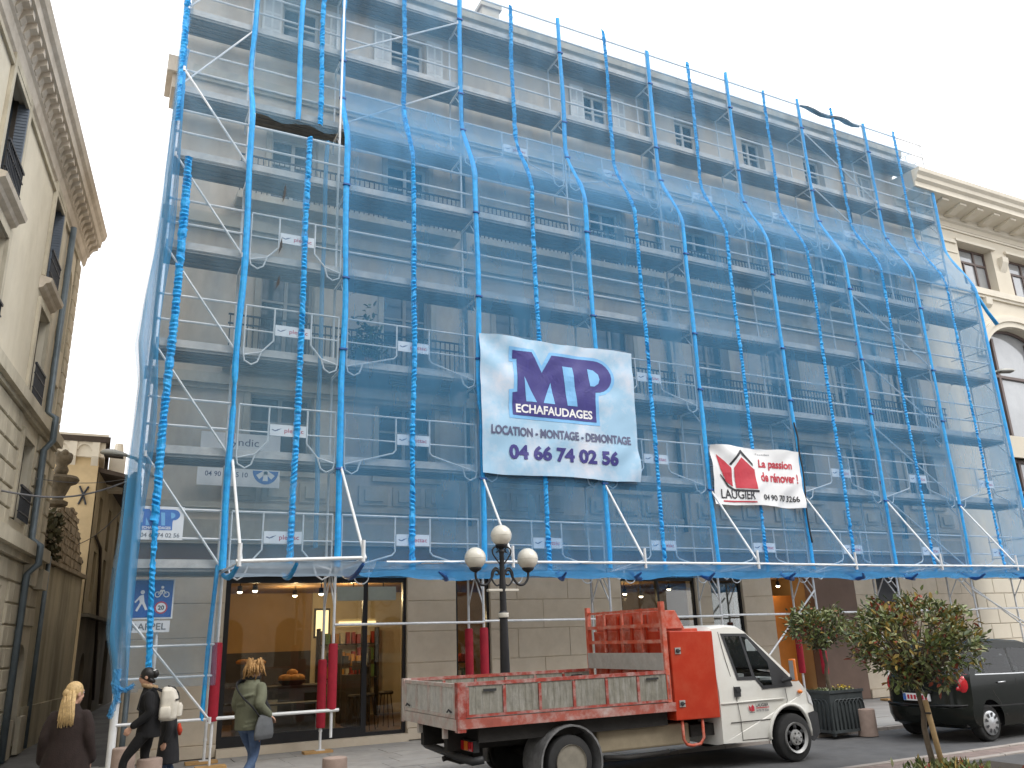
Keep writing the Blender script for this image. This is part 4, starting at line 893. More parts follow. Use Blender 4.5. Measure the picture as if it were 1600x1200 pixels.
# fan cloth
t = thing('fan_cloth', 'deep blue sagging net cloth slung under the pavement fan', 'safety net', (10, -0.7, 3.1))
b = MB(); rows = []
for i in range(106):
    x = 0.35+i*0.2; row = []
    for s in (0, 0.12, 0.3, 0.5, 0.7, 0.86, 1.0):
        y = FYO-0.03+(1.35)*s; sag = (0.20+0.07*noise.noise(Vector((x*0.7, 0, 4))))*math.sin(PI*min(1, s*1.15))+0.07*noise.noise(Vector((x*0.9, s*2, 3)))+0.045*noise.noise(Vector((x*2.6, s*4+x, 8)))
        row.append((x, y, 3.235-sag+0.0*s-0.09*s))
    rows.append(row)
b.add([p for r_ in rows for p in r_], [(i*7+j, i*7+j+1, (i+1)*7+j+1, (i+1)*7+j) for i in range(105) for j in range(6)]); b.build('cloth', 'net_fan', t, smooth=True)
for x in (1.6, 4.1, 5.9, 7.7, 10.1, 12.3, 14.2, 16.6, 18.8):
    b = MB(); b.path([(x+0.1*j+0.1*sr.uniform(-1, 1), FYO+0.05+0.2*j, 3.16-0.2*math.sin(PI*min(1, (0.15+0.16*j)*1.15))) for j in range(6)], [0.02, 0.035, 0.05, 0.04, 0.03, 0.02], 6); b.build('bunched_seam', 'tape_dark', t, smooth=True)
t = thing('fan_cloth', 'pale net cloth slung under the left end fan beside the shop', 'safety net', (-1, -0.9, 3.1))
b = MB(); rows = []
for i in range(15):
    x = -2.02+i*2.06/14; row = []
    for s in (0, 0.12, 0.3, 0.5, 0.7, 0.86, 1.0):
        row.append((x, -1.84+1.8*s, 3.19-0.16*math.sin(PI*min(1, s*1.1))-0.06*s+0.03*noise.noise(Vector((x*1.5, s*3, 5)))))
    rows.append(row)
b.add([p for r_ in rows for p in r_], [(i*7+j, i*7+j+1, (i+1)*7+j+1, (i+1)*7+j) for i in range(14) for j in range(6)]); b.build('cloth', 'net_pale', t, smooth=True)
for x in (-2.0, -1.1, 0.0):
    b = MB(); b.path([(x+0.12*j/5*(1 if x > -1.5 else 0), -1.8+0.34*j, 3.14-0.14*math.sin(PI*j/5.5)) for j in range(6)], [0.03, 0.04, 0.05, 0.05, 0.04, 0.04], 6); b.build('bunched_seam', 'tape_dark' if x > -0.5 else 'tape_blue', t, smooth=True)

# ------------------------------------------------------------ banners and boards
def surf(x, z, s): return 0.035*noise.noise(Vector((x*1.1+s, z*1.3, 2)))+0.02*noise.noise(Vector((x*2.7-z*1.9, z*2.2+s, 5)))
class Banner:
    def __init__(s, t, x0, x1, z0, z1, y, seed, mat, ripple=1.0, corner=None):
        s.t, s.x0, s.x1, s.z0, s.z1, s.y, s.seed, s.k = t, x0, x1, z0, z1, y, seed, ripple
        b = MB(); nx, nz = 48, 36; v = []
        for j in range(nz+1):
            for i in range(nx+1): v.append(s.at((i/nx)*(x1-x0), (j/nz)*(z1-z0), 0))
        b.add(v, [(j*(nx+1)+i, j*(nx+1)+i+1, (j+1)*(nx+1)+i+1, (j+1)*(nx+1)+i) for j in range(nz) for i in range(nx)]); b.build('sheet', mat, t, smooth=True)
    def at(s, u, v, d):
        W_, H_ = s.x1-s.x0, s.z1-s.z0; a, c = u/W_, v/H_
        edge = 0.03*math.sin(PI*a*3)*(abs(c-0.5)*2)**4
        fold = s.k*1.35*(surf(s.x0+u, s.z0+v, s.seed)+0.035*math.sin((u*1.2+v*1.6)*4.1)*max(0, 1-2.2*math.hypot(a, 1-c))+0.03*math.sin((u*1.3-v*1.2)*5)*max(0, 1-2.4*math.hypot(1-a, c)))
        return (s.x0+u, s.y+fold-d, s.z0+v+edge*(1 if c > 0.5 else -1)*0.6)
    def print(s, name, verts, faces, mat, ox=0, oz=0, d=0.007):
        bm = bmesh.new(); vv = [bm.verts.new((x+ox, y+oz, 0)) for x, y in verts]
        for f in faces:
            try: bm.faces.new([vv[i] for i in f])
            except ValueError: pass
        bmesh.ops.triangulate(bm, faces=bm.faces[:])
        for _ in range(4):
            e = [e for e in bm.edges if e.calc_length() > 0.16]
            if not e: break
            bmesh.ops.subdivide_edges(bm, edges=e, cuts=1); bmesh.ops.triangulate(bm, faces=bm.faces[:])
        bm.verts.index_update(); m = MB(); m.add([s.at(v.co.x, v.co.y, d) for v in bm.verts], [tuple(v.index for v in f.verts) for f in bm.faces]); bm.free()
        return m.build(name, mat, s.t)
def poly(pts): return [tuple(p) for p in pts], [tuple(range(len(pts)))]
# heavy slab-serif M and P on a 10 x 5 grid, drawn as outlines
M_OUT = [(0, 5), (1.75, 5), (2.75, 2.9), (3.75, 5), (6.1, 5), (6.1, 0), (4.25, 0), (4.0, 0.75), (3.7, 1.9), (3.3, 0), (2.25, 0), (1.55, 2.6), (1.5, 0.8), (1.9, 0.8), (1.9, 0), (0, 0), (0, 0.8), (0.45, 0.8), (0.5, 4.2), (0, 4.2)]
def p_out():
    arc = [(8.0+1.75*math.sin(PI*i/12), 3.35+1.65*math.cos(PI*i/12)) for i in range(13)]
    inner = [(7.45, 4.1), (7.9, 4.1)]+[(7.9+0.65*math.sin(PI*i/8), 3.35+0.75*math.cos(PI*i/8)) for i in range(1, 8)]+[(7.9, 2.6), (7.45, 2.6)]
    return [(5.5, 5)]+arc+[(7.45, 1.7), (7.45, 0.85), (7.95, 0.85), (7.95, 0), (6.1, 0), (6.1, 4.2), (5.5, 4.2)], inner
def tess(outer, holes):
    loops = [outer]+holes; fl_ = [p for l in loops for p in l]
    return fl_, [tuple(t) for t in geometry.tessellate_polygon([[Vector((a, b_, 0)) for a, b_ in l] for l in loops])]
def sc2(v, kx, kz): return [(x*kx, z*kz) for x, z in v]
def grow(poly_, d):
    n = len(poly_); out_ = []
    for i in range(n):
        p0, p1, p2 = Vector(poly_[i-1]), Vector(poly_[i]), Vector(poly_[(i+1) % n])
        a = (p1-p0).normalized(); b_ = (p2-p1).normalized(); na = Vector((-a.y, a.x)); nb = Vector((-b_.y, b_.x)); m_ = na+nb
        if m_.length < 0.2: m_ = na
        m_ = m_.normalized()*d/max(0.45, m_.normalized().dot(na)); out_.append((p1.x+m_.x, p1.y+m_.y))
    return out_
SILH = [(0, 5), (1.75, 5), (2.75, 3.1), (3.75, 5), (8.0, 5)]+[(8.0+1.75*math.sin(PI*i/12), 3.35+1.65*math.cos(PI*i/12)) for i in range(1, 12)]+[(8.0, 1.7), (7.9, 0.85), (7.95, -1.35), (-0.15, -1.35), (-0.15, 0.8), (0.3, 0.9), (0.4, 4.2), (0, 4.2)]
def logo(bn, ox, oz, k, kz, dark, halo, inner, words):
    v, f = tess(grow(SILH, 0.32 if dark == 'print_navy' else 0.0), []); bn.print('logo_halo', sc2(v, k, kz), f, halo, ox, oz, 0.006)
    v, f = tess([(0.35, 4.4), (9.0, 4.4), (9.0, 2), (7.9, -1.2), (0, -1.2)], []) if inner else (None, None)
    po, pi_ = p_out()
    v, f = tess(SILH, []); bn.print('logo_letters', sc2(v, k, kz), f, dark, ox, oz, 0.012)
    for cn_ in ([(1.0, 2.5), (1.12, 0.05), (2.1, 0.05)], [(3.55, 2.2), (2.75, 0.05), (3.85, 0.05)], [(4.75, 4.0), (5.75, 4.0), (6.05, 0.05), (5.1, 0.05)], [(7.3, 4.05), (7.9, 4.0), (8.4, 3.6), (8.5, 3.1), (8.35, 2.65), (7.9, 2.3), (7.45, 2.25)]):
        v, f = tess(cn_, []); bn.print('logo_counter', sc2(v, k, kz), f, halo, ox, oz, 0.0165)
    v, f = text_geo(words, 7.4*k, 0.85*kz, 0.03); bn.print('lettering', v, f, 'vinyl_white', ox+0.15*k, oz-1.1*kz, 0.016)
big = thing('banner', 'large pale sky blue banner reading MP ECHAFAUDAGES 04 66 74 02 56', 'banner', (4.9, -0.2, 5.2))
B1 = Banner(big, 2.97, 6.92, 5.17, 8.26, -0.2, 3, 'vinyl_sky')
logo(B1, 0.78, 1.62, 0.262, 0.232, 'print_navy', 'print_sky', False, 'ECHAFAUDAGES')
v, f = text_geo('LOCATION - MONTAGE - DEMONTAGE', 3.55, 0.2, 0.035); B1.print('lettering', v, f, 'print_slate', 0.2, 0.84, 0.012)
v, f = text_geo('04 66 74 02 56', 2.75, 0.33, 0.045); B1.print('lettering', v, f, 'print_navy', 0.62, 0.33, 0.012)
lau = thing('banner', 'smaller white banner with red house logo reading LAUGIER La passion de rénover', 'banner', (10.5, -0.2, 4.8))
B2 = Banner(lau, 9.05, 11.9, 4.76, 6.2, -0.2, 9, 'vinyl_white', 1.5)
k = 2.85
def pl(pts, mat, nm='logo_mark'): v, f = tess([(a*2.85, b_*1.44) for a, b_ in pts], []); B2.print(nm, v, f, mat, 0, 0, 0.011)
pl([(0.05, 0.84), (0.19, 0.62), (0.19, 0.3), (0.12, 0.38), (0.07, 0.6)], 'print_red'); pl([(0.22, 0.28), (0.22, 0.62), (0.32, 0.82), (0.455, 0.62), (0.455, 0.28)], 'print_red')
pl([(0.17, 0.68), (0.19, 0.66), (0.318, 0.89), (0.445, 0.68), (0.445, 0.73), (0.318, 0.955)], 'print_black'); pl([(0.06, 0.5), (0.13, 0.3), (0.2, 0.225), (0.47, 0.225), (0.47, 0.262), (0.205, 0.262), (0.145, 0.325), (0.075, 0.49)], 'print_black')
v, f = text_geo('LAUGIER', 1.02, 0.22, 0.012); B2.print('lettering', v, f, 'print_black', 0.18, 0.085*1.44+0.02, 0.011)
pl([(0.075, 0.045), (0.44, 0.045), (0.44, 0.068), (0.075, 0.068)], 'print_red')
v, f = text_geo('La passion', 1.1, 0.27, 0.03, 0.1); B2.print('lettering', v, f, 'print_red', 1.45, 0.9, 0.011)
v, f = text_geo('de rénover !', 1.25, 0.25, 0.03, 0.1); B2.print('lettering', v, f, 'print_red', 1.46, 0.6, 0.011)
v, f = text_geo('04 90 70 3266', 1.18, 0.15, 0.02); B2.print('lettering', v, f, 'print_black', 1.48, 0.14, 0.011)
v, f = text_geo('Façades', 0.42, 0.06, 0.0); B2.print('lettering', v, f, 'print_grey', 1.42, 1.27, 0.011)
mp = thing('sign_board', 'small white MP ECHAFAUDAGES board behind the net at the left corner', 'sign', (-3.1, -0.02, 3.7))
b = MB(); b.box(-3.47, -2.71, -0.055, -0.035, 3.69, 4.26); b.build('board', 'sign_white', mp)
class Flat(Banner):
    def __init__(s, t, x0, z0, y): s.t, s.x0, s.z0, s.y = t, x0, z0, y
    def at(s, u, v, d): return (s.x0+u, s.y-d*0.35, s.z0+v)
B3 = Flat(mp, -3.47, 3.69, -0.055)
logo(B3, 0.09, 0.24, 0.062, 0.056, 'print_blue', 'print_sky', False, 'ECHAFAUDAGES')
v, f = text_geo('04 66 74 02 56', 0.62, 0.075, 0.02); B3.print('lettering', v, f, 'print_grey', 0.09, 0.04, 0.012)
for nm, x0, x1, z0, z1, lab in (('sign_board', -2.42, -0.9, 5.6, 5.96, 'upper white estate office board reading Syndic behind the net'), ('sign_board', -2.44, -0.88, 4.9, 5.25, 'lower white estate office board with phone number and blue roundel behind the net')):
    t = thing(nm, lab, 'sign', ((x0+x1)/2, 1.2, z0)); b = MB(); b.box(x0, x1, 1.2, 1.24, z0, z1); b.box(x0+0.1, x0+0.16, 1.24, 1.49, z0+0.1, z0+0.16); b.box(x1-0.16, x1-0.1, 1.24, 1.49, z0+0.1, z0+0.16); b.build('board', 'sign_white', t)
    q = Flat(t, x0, z0, 1.2)
    if z0 > 5.5:
        v, f = text_geo('Syndic', 0.62, 0.2, 0.0); q.print('lettering', v, f, 'print_slate', 0.48, 0.06, 0.012)
    else:
        v, f = text_geo('04 90 86 15 10', 0.8, 0.1, 0.01); q.print('lettering', v, f, 'print_slate', 0.14, 0.18, 0.012)
        v, f = tess([(1.28+0.25*math.cos(PI+PI*i/14), 0.33+0.27*math.sin(PI+PI*i/14)) for i in range(15)], []); q.print('roundel', v, f, 'print_blue', 0, 0, 0.012)
        for a in (-0.9, 0, 0.9):
            c, s = math.cos(a-PI/2), math.sin(a-PI/2); v, f = tess([(1.28-s*0.035, 0.32+c*0.035), (1.28+c*0.19-s*0.05, 0.32+s*0.19+c*0.05), (1.28+c*0.19+s*0.05, 0.32+s*0.19-c*0.05), (1.28+s*0.035, 0.32-c*0.035)], []); q.print('roundel_ray', v, f, 'sign_white', 0, 0, 0.018)
# ------------------------------------------------------------ shop lights (lit in the photograph)
def spot_lamp(x, y, z, e, lab):
    t = thing('ceiling_spotlight', lab, 'spotlight', (x, y, z), 'lit spotlights in the shop')
    b = MB(); b.path([(x, y, 3.2), (x, y, z+0.1)], 0.012, 6); b.build('stem', 'black_frame', t)
    b = MB(); b.lathe([(0.05, 0.12), (0.055, 0.0), (0.05, 0.0)], (x, y, z), 10); b.build('can', 'black_frame', t)
    b = MB(); b.ell((x, y, z-0.005), 0.055, 0.055, 0.035, 10, 6); b.build('bulb', 'spot_glow', t, smooth=True)
    if e:
        l = bpy.data.lights.new('shop_light', 'POINT'); l.energy = e; l.color = (1.0, 0.72, 0.38); l.shadow_soft_size = 0.06; o = bpy.data.objects.new('shop_light', l); COL.objects.link(o); o.parent = t; o.location = (0, 0, -0.12)
words_ = ['front left', 'second from left', 'centre left', 'centre', 'back', 'door side']
for i, (x, y, z, e) in enumerate(((-1.05, 2.3, 2.98, 7), (-1.2, 3.3, 3.02, 0), (0.35, 2.5, 2.92, 8), (0.2, 4.4, 3.0, 48), (1.3, 3.4, 3.0, 60), (1.75, 2.6, 2.9, 0))):
    spot_lamp(x, y, z, e, f'lit warm spotlight on the wide shop ceiling, {words_[i]} one')
for i, (x, y, z, e) in enumerate(((3.4, 2.7, 2.5, 8), (8.0, 2.4, 2.85, 7), (8.7, 2.7, 2.8, 0), (8.9, 4.0, 2.9, 22), (9.3, 2.3, 2.95, 0), (12.8, 2.05, 3.0, 3))):
    spot_lamp(x, y, z, e, 'lit warm spotlight ' + ('in the narrow window behind the red pads', 'at the left of the window behind the truck rack', 'low in the window behind the truck rack', 'deep in the room behind the truck rack', 'at the right of the window behind the truck rack', 'above the orange panel')[i])
# shop fittings
def shelf(x0, x1, y, z0, n, dz, lab, warm=True):
    t = thing('display_shelf', lab, 'shelf', ((x0+x1)/2, y, 0.1))
    for s in (x0, x1-0.04):
        b = MB(); b.box(s, s+0.04, y, y+0.3, 0.1, z0+n*dz); b.build('upright', 'dark_wood', t)
    q = random.Random(int(x0*10))
    for k in range(n):
        b = MB(); b.box(x0+0.04, x1-0.04, y, y+0.3, z0+k*dz, z0+k*dz+0.03); b.build('board', 'dark_wood', t)
        x = x0+0.08
        while x < x1-0.15:
            w = q.uniform(0.06, 0.13); h = q.uniform(0.5, 0.85)*dz
            b = MB(); b.box(x, x+w, y+0.05, y+0.2, z0+k*dz+0.031, z0+k*dz+h); b.build('product', q.choice(['pr_amber', 'pr_red', 'pr_pale', 'pr_dark', 'pr_amber', 'pr_green']), t); x += w+q.uniform(0.02, 0.08)
M('pr_amber', (0.55, 0.27, 0.05), 0.5, 0.2, 5, 0); M('pr_red', (0.4, 0.05, 0.03), 0.5, 0.2, 5, 0); M('pr_pale', (0.6, 0.55, 0.42), 0.5, 0.2, 5, 0); M('pr_dark', (0.05, 0.04, 0.03), 0.5, 0.2, 5, 0); M('pr_green', (0.12, 0.2, 0.06), 0.5, 0.2, 5, 0); M('bread', (0.58, 0.27, 0.07), 0.7, 0.25, 12, 0.2, 40)
shelf(1.3, 2.9, 6.5, 0.6, 4, 0.42, 'wooden shelf of amber bottles under the bright strip in the wide shop')
shelf(1.45, 2.2, 4.9, 0.5, 3, 0.42, 'short shelf of goods beside the glass door')
shelf(3.1, 3.8, 2.4, 0.4, 4, 0.33, 'narrow shelf of jars behind the pair of red pads')
shelf(7.4, 9.4, 5.2, 0.5, 5, 0.45, 'long shelf of goods in the window behind the truck rack')
t = thing('light_strip', 'bright warm strip light over the back shelf of the shop', 'light', (2.4, 6.88, 2.3)); b = MB(); b.box(1.9, 2.9, 6.83, 6.88, 2.36, 2.45); b.build('tube', 'strip_glow', t); b = MB(); b.box(1.85, 2.95, 6.88, 6.925, 2.3, 2.52); b.build('housing', 'shop_wall_pale', t)
t = thing('glow_panel', 'bright yellow lit panel at the back of the shop behind the scaffold post', 'light', (1.45, 6.9, 2.05)); b = MB(); b.box(1.3, 1.62, 6.87, 6.91, 2.1, 2.75); b.build('panel', 'strip_glow', t); b = MB(); b.box(1.25, 1.67, 6.91, 6.925, 2.05, 2.8); b.build('frame', 'dark_wood', t)
t = thing('shop_counter', 'dark grey shop counter behind the wide window', 'counter', (-0.3, 2.9, 0.1))
b = MB(); b.box(-1.2, 0.55, 2.7, 3.3, 0.1, 1.05); b.build('body', 'shop_grey', t); b = MB(); b.box(-1.25, 0.6, 2.65, 3.35, 1.05, 1.1); b.build('worktop', 'pr_dark', t); b = MB(); b.box(-0.62, -0.42, 2.68, 2.69, 0.55, 0.85); b.build('notice', 'pr_pale', t); b = MB(); b.box(0.12, 0.42, 2.6, 2.68, 0.55, 0.95); b.build('dark_case', 'pr_dark', t)
t = thing('bread_basket', 'shallow basket heaped with round golden loaves on the counter', 'basket', (-0.1, 2.9, 1.1)); b = MB(); b.lathe([(0.2, 0), (0.3, 0.1)], (-0.1, 2.9, 1.1), 14); b.build('basket', 'dark_wood', t)
q = random.Random(4)
for i in range(8):
    a = i*0.8; b = MB(); b.ell((-0.1+0.17*math.cos(a)*(i > 0), 2.9+0.13*math.sin(a)*(i > 0), 1.24+(0.1 if i == 0 else 0.0)), 0.12, 0.1, 0.08, 10, 7); b.build('loaf', 'bread', t, smooth=True)
for x, y, z in ((-1.15, 2.6, 1.55), (-0.85, 2.6, 1.53)):
    tag(MB().lathe([(0.02, 0.0), (0.13, 0.02), (0.15, 0.06), (0.1, 0.1), (0.02, 0.11)], (x, y, z), 12).build('hanging_lamp_shade', 'bread', smooth=True), 'amber dish shade ' + ('left' if x < -1 else 'right') + ' of a pair above the counter', 'lamp shade', 'pair of amber dish shades')
t = thing('steel_table', 'slim steel table frame just inside the wide window', 'table', (-0.2, 2.1, 0.1))
b = MB(); b.box(-0.8, 0.35, 1.95, 2.4, 0.78, 0.81); b.build('top', 'shop_grey', t)
for x in (-0.75, 0.3):
    for y in (2.0, 2.35): b = MB(); b.box(x-0.015, x+0.015, y-0.015, y+0.015, 0.1, 0.78); b.build('leg', 'galv', t)
for i, (x, z) in enumerate(((-0.35, 0.18), (-0.1, 0.2), (0.15, 0.18))):
    tag(MB().ell((x, 2.15, z), 0.1, 0.1, 0.08, 10, 7).build('pumpkin', 'bread', smooth=True), ('left', 'middle', 'right')[i]+' small orange pumpkin on the floor under the steel table', 'pumpkin', 'pumpkins under the steel table')
t = thing('easel_board', 'pale upright display panel right of the counter', 'display', (0.62, 2.2, 0.1)); b = MB(); b.box(0.5, 0.62, 2.1, 2.35, 0.13, 1.15); b.build('panel', 'shop_wall_pale', t); b = MB(); b.box(0.53, 0.59, 2.09, 2.1, 0.85, 0.95); b.build('dial', 'pr_dark', t)
for i, (x, y) in enumerate(((1.2, 2.7), (1.55, 3.0), (2.1, 3.4))):
    t = thing('bar_stool', ('nearest', 'second', 'farthest')[i]+' dark bar stool inside the glass door', 'stool', (x, y, 0.1), 'dark stools inside the glass door')
    b = MB(); b.lathe([(0.16, 0.68), (0.17, 0.72), (0.15, 0.75)], (x, y, 0.1), 12); b.build('seat', 'pr_dark', t)
    for k in range(4): b = MB(); b.tube((x+0.11*math.cos(k*PI/2), y+0.11*math.sin(k*PI/2), 0.78), (x+0.19*math.cos(k*PI/2), y+0.19*math.sin(k*PI/2), 0.1), 0.012, n=6); b.build('leg', 'pr_dark', t)
t = thing('till', 'dark cash desk with pale screen at the right of the shop', 'cash desk', (1.6, 4.2, 0.1)); b = MB(); b.box(1.35, 1.85, 4.0, 4.4, 0.1, 1.2); b.build('desk', 'dark_wood', t); b = MB(); b.box(1.5, 1.78, 4.05, 4.1, 1.3, 1.5); b.box(1.62, 1.66, 4.08, 4.12, 1.2, 1.3); b.build('screen', 'pr_dark', t)

# ------------------------------------------------------------ vehicles
M('truck_white', (0.72, 0.71, 0.66), 0.32, 0.05, 1.5, 0.02, 20, col2=(0.42, 0.37, 0.28), c2=0.25, c2scale=3, coat=0.3)
M('truck_red', (0.43, 0.030, 0.007), 0.45, 0.12, 2, 0.06, 20, col2=(0.40, 0.10, 0.05), c2=0.4, c2scale=4)
M('bed_red', (0.30, 0.045, 0.03), 0.65, 0.2, 5, 0.2, 40, col2=(0.44, 0.34, 0.31), c2=1.0, c2scale=6)
M('bed_rail', (0.34, 0.085, 0.06), 0.7, 0.2, 5, 0.2, 40, col2=(0.46, 0.37, 0.34), c2=1.0, c2scale=4)
M('bed_pale', (0.50, 0.46, 0.42), 0.75, 0.2, 5, 0.2, 40, col2=(0.45, 0.2, 0.17), c2=0.7, c2scale=6)
M('bed_panel', (0.20, 0.19, 0.155), 0.7, 0.2, 9, 0.35, 30, col2=(0.42, 0.41, 0.38), c2=0.6, c2scale=16, streak=0.8)
M('bed_panel_pale', (0.46, 0.45, 0.42), 0.7, 0.15, 9, 0.35, 30, col2=(0.68, 0.66, 0.63), c2=0.7, c2scale=14, streak=0.5)
M('rack_red', (0.48, 0.075, 0.035), 0.6, 0.15, 4, 0.1, 30, col2=(0.55, 0.34, 0.28), c2=0.8, c2scale=5)
M('alu_plate', (0.45, 0.44, 0.42), 0.5, 0.15, 5, 0.1, 30, metal=0.4, col2=(0.3, 0.25, 0.22), c2=0.5, c2scale=6)
M('tyre', (0.028, 0.028, 0.028), 0.85, 0.2, 8, 0.2, 60)
M('rim_steel', (0.45, 0.45, 0.44), 0.45, 0.1, 6, 0.05, 30, metal=0.5)
M('rim_dirty', (0.22, 0.20, 0.16), 0.7, 0.2, 6, 0.1, 30)
M('hubcap', (0.55, 0.56, 0.57), 0.3, 0.08, 6, 0.0, metal=0.7)
M('black_plastic', (0.03, 0.031, 0.033), 0.55, 0.15, 6, 0.1, 50)
M('chassis', (0.022, 0.02, 0.018), 0.75, 0.3, 6, 0.2, 40)
M('tank_beige', (0.30, 0.25, 0.17), 0.7, 0.15, 4, 0.1, 30)
M('lamp_red', (0.48, 0.012, 0.02), 0.15, 0.1, 5, 0.0, coat=0.6); M('lamp_orange', (0.70, 0.19, 0.02), 0.3, 0.1, 5, 0.0, coat=0.4); M('lamp_clear', (0.62, 0.62, 0.62), 0.12, 0.1, 5, 0.0, coat=0.6)
M('car_paint', (0.009, 0.011, 0.009), 0.25, 0.1, 2, 0.0, spec=0.22, coat=0.07)
M('car_trim', (0.012, 0.012, 0.012), 0.5, 0.1, 5, 0.0)
M('seat_cloth', (0.04, 0.042, 0.05), 0.85, 0.15, 6, 0.1)
M('mud_wing', (0.13, 0.13, 0.13), 0.6, 0.2, 5, 0.15, 30, col2=(0.3, 0.3, 0.3), c2=0.5, c2scale=5)
M('seam', (0.05, 0.045, 0.04), 0.8, 0.1, 5, 0.0)
glass('car_glass', (0.90, 0.96, 0.94), 1.5)
glass('truck_glass', (0.74, 0.78, 0.77), 1.6)
def wheel(par, x, y, z, r, w, side, style):
    """axle along y; side = -1 when the outer face looks towards the camera"""
    f_ = lambda px, py, pz: Vector((px, pz*(-side)*-1, py))
    prof = [(r*0.62, -w/2), (r*0.9, -w/2), (r*0.975, -w*0.42), (r, -w*0.28), (r, w*0.28), (r*0.975, w*0.42), (r*0.9, w/2), (r*0.62, w/2)]
    t = MB(); t.lathe(prof, (x, y, z), 30, 0, lambda a, b, c: (a, c, b)); to = t.build('tyre', 'tyre', par, smooth=True, auto=35)
    q = MB(); yo = y+side*w/2
    if style == 'steel':
        q.lathe([(r*0.64, 0), (r*0.64, 0.035), (r*0.56, 0.015), (r*0.5, -0.02), (r*0.34, -0.0), (r*0.3, 0.03), (r*0.12, 0.035), (r*0.1, 0.06), (0.001, 0.065)], (x, yo, z), 30, 0, lambda a, b, c: (a, side*c, b))
        for k in range(6):
            a = PI/6+k*PI/3; q.ell((x+r*0.43*math.cos(a), yo+side*0.004, z+r*0.43*math.sin(a)), 0.035, 0.012, 0.035, 8, 5, 1)
        for k in range(6):
            a = k*PI/3; q.ell((x+r*0.21*math.cos(a), yo+side*0.036, z+r*0.21*math.sin(a)), 0.013, 0.012, 0.013, 6, 4, 1)
        q.build('rim', ['rim_steel', 'black_plastic'], to, smooth=True, auto=40)
    elif style == 'deep':
        q.lathe([(r*0.66, 0.01), (r*0.66, 0.03), (r*0.6, 0.0), (r*0.56, -0.1), (r*0.3, -0.12), (r*0.26, -0.05), (r*0.16, -0.02), (0.001, -0.015)], (x, yo, z), 30, 0, lambda a, b, c: (a, side*c, b)); q.build('rim', 'rim_dirty', to, smooth=True, auto=40)
    else:
        q.lathe([(r*0.66, 0), (r*0.66, 0.02), (r*0.6, 0.03), (r*0.3, 0.04), (r*0.1, 0.05), (0.001, 0.05)], (x, yo, z), 30, 0, lambda a, b, c: (a, side*c, b))
        for k in range(9):
            a = k*2*PI/9; c, s = math.cos(a), math.sin(a); p0, p1, hw = r*0.34, r*0.58, 0.028
            q.add([(x+p*c-h*s, yo+side*0.0445, z+p*s+h*c) for p, h in ((p0, -hw*0.5), (p1, -hw), (p1, hw), (p0, hw*0.5))], [(0, 1, 2, 3)], 1)
        q.build('hubcap', ['hubcap', 'black_plastic'], to, smooth=True, auto=40)
    return to
def loft_shell(profile, cols, fmap, mats):
    """profile: list of (x, z, material); cols: across-width parameters 0..1; fmap(x, z, s) -> point"""
    b = MB(); n = len(profile); v = [fmap(x, z, s) for s in cols for x, z, m in profile]
    fs, ms = [], []
    b.v = v
    for j in range(len(cols)-1):
        for i in range(n-1):
            b.f.append((j*n+i, j*n+i+1, (j+1)*n+i+1, (j+1)*n+i)); b.m.append(profile[i][2])
    return b
# ---- tipper truck
TR = thing('tipper_truck', 'white cab tipper truck with worn red dropside bed, headboard rack and orange-red tool box', 'truck', (3.4, -4.15, -0.05))
YN, YF = -5.19, -3.05
bed = MB()
bed.box(0.3, 3.6, YN+0.02, YF-0.02, 0.86, 0.93); bed.build('bed_floor', 'bed_panel', TR)
b = MB(); b.box(0.28, 3.62, YN-0.015, YN+0.05, 0.81, 0.925); b.build('side_rail', 'bed_rail', TR); b = MB(); b.box(0.28, 3.62, YF-0.05, YF+0.015, 0.81, 0.925); b.build('side_rail', 'bed_red', TR)
b = MB(); b.box(0.26, 0.36, YN+0.05, YF-0.05, 0.79, 0.92); b.build('rear_rail', 'bed_pale', TR)
tr = random.Random(2)
def dropside(y, s):
    b = MB(); y0, y1 = (y, y+0.03)
    b.box(0.38, 3.56, y0-0.004, y1+0.004, 1.315, 1.36); b.box(0.38, 3.56, y0-0.004, y1+0.004, 0.94, 0.97)
    for i in range(7):
        x = 0.4+i*0.522; b.box(x-0.02, x+0.02, y0-0.006, y1+0.006, 0.971, 1.299)
    fo = b.build('dropside', 'bed_red', TR)
    for i in range(6):
        x = 0.42+i*0.522; p = MB(); n = 10
        for k in range(n): xa = x+0.003+k*0.0476; p.box(xa, xa+0.0476, y0+0.006+0.003*(k % 2), y1-0.006+0.002*(k % 2), 0.972, 1.313)
        p.build('panel', 'bed_panel', fo)
    h = MB(); h.box(0.62, 0.8, y0-0.02, y0-0.006, 1.24, 1.27); h.box(3.15, 3.35, y0-0.02, y0-0.006, 1.25, 1.275); h.build('latch', 'black_plastic', fo)
dropside(YN, -1); dropside(YF-0.03, 1)
tg = MB(); tg.box(0.275, 0.305, YN+0.1, YF-0.1, 1.30, 1.345); tg.box(0.275, 0.305, YN+0.1, YF-0.1, 0.93, 0.97)
for i in range(5): y = YN+0.12+i*(YF-YN-0.24)/4; tg.box(0.268, 0.31, y-0.025, y+0.025, 0.971, 1.299)
tgo = tg.build('tailgate', 'bed_pale', TR)
for i in range(4):
    y = YN+0.145+i*(YF-YN-0.24)/4; p = MB(); w_ = (YF-YN-0.24)/4-0.05
    for k in range(8): p.box(0.283+0.004*(k % 2), 0.3, y+k*w_/8, y+(k+1)*w_/8, 0.972, 1.298)
    p.build('panel', 'bed_panel_pale', tgo)
for y in (YN+0.25, YF-0.3): b = MB(); b.path([(0.26, y-0.05, 1.0), (0.24, y, 1.03), (0.25, y+0.07, 1.0)], 0.012, 6); b.build('latch', 'black_plastic', tgo)
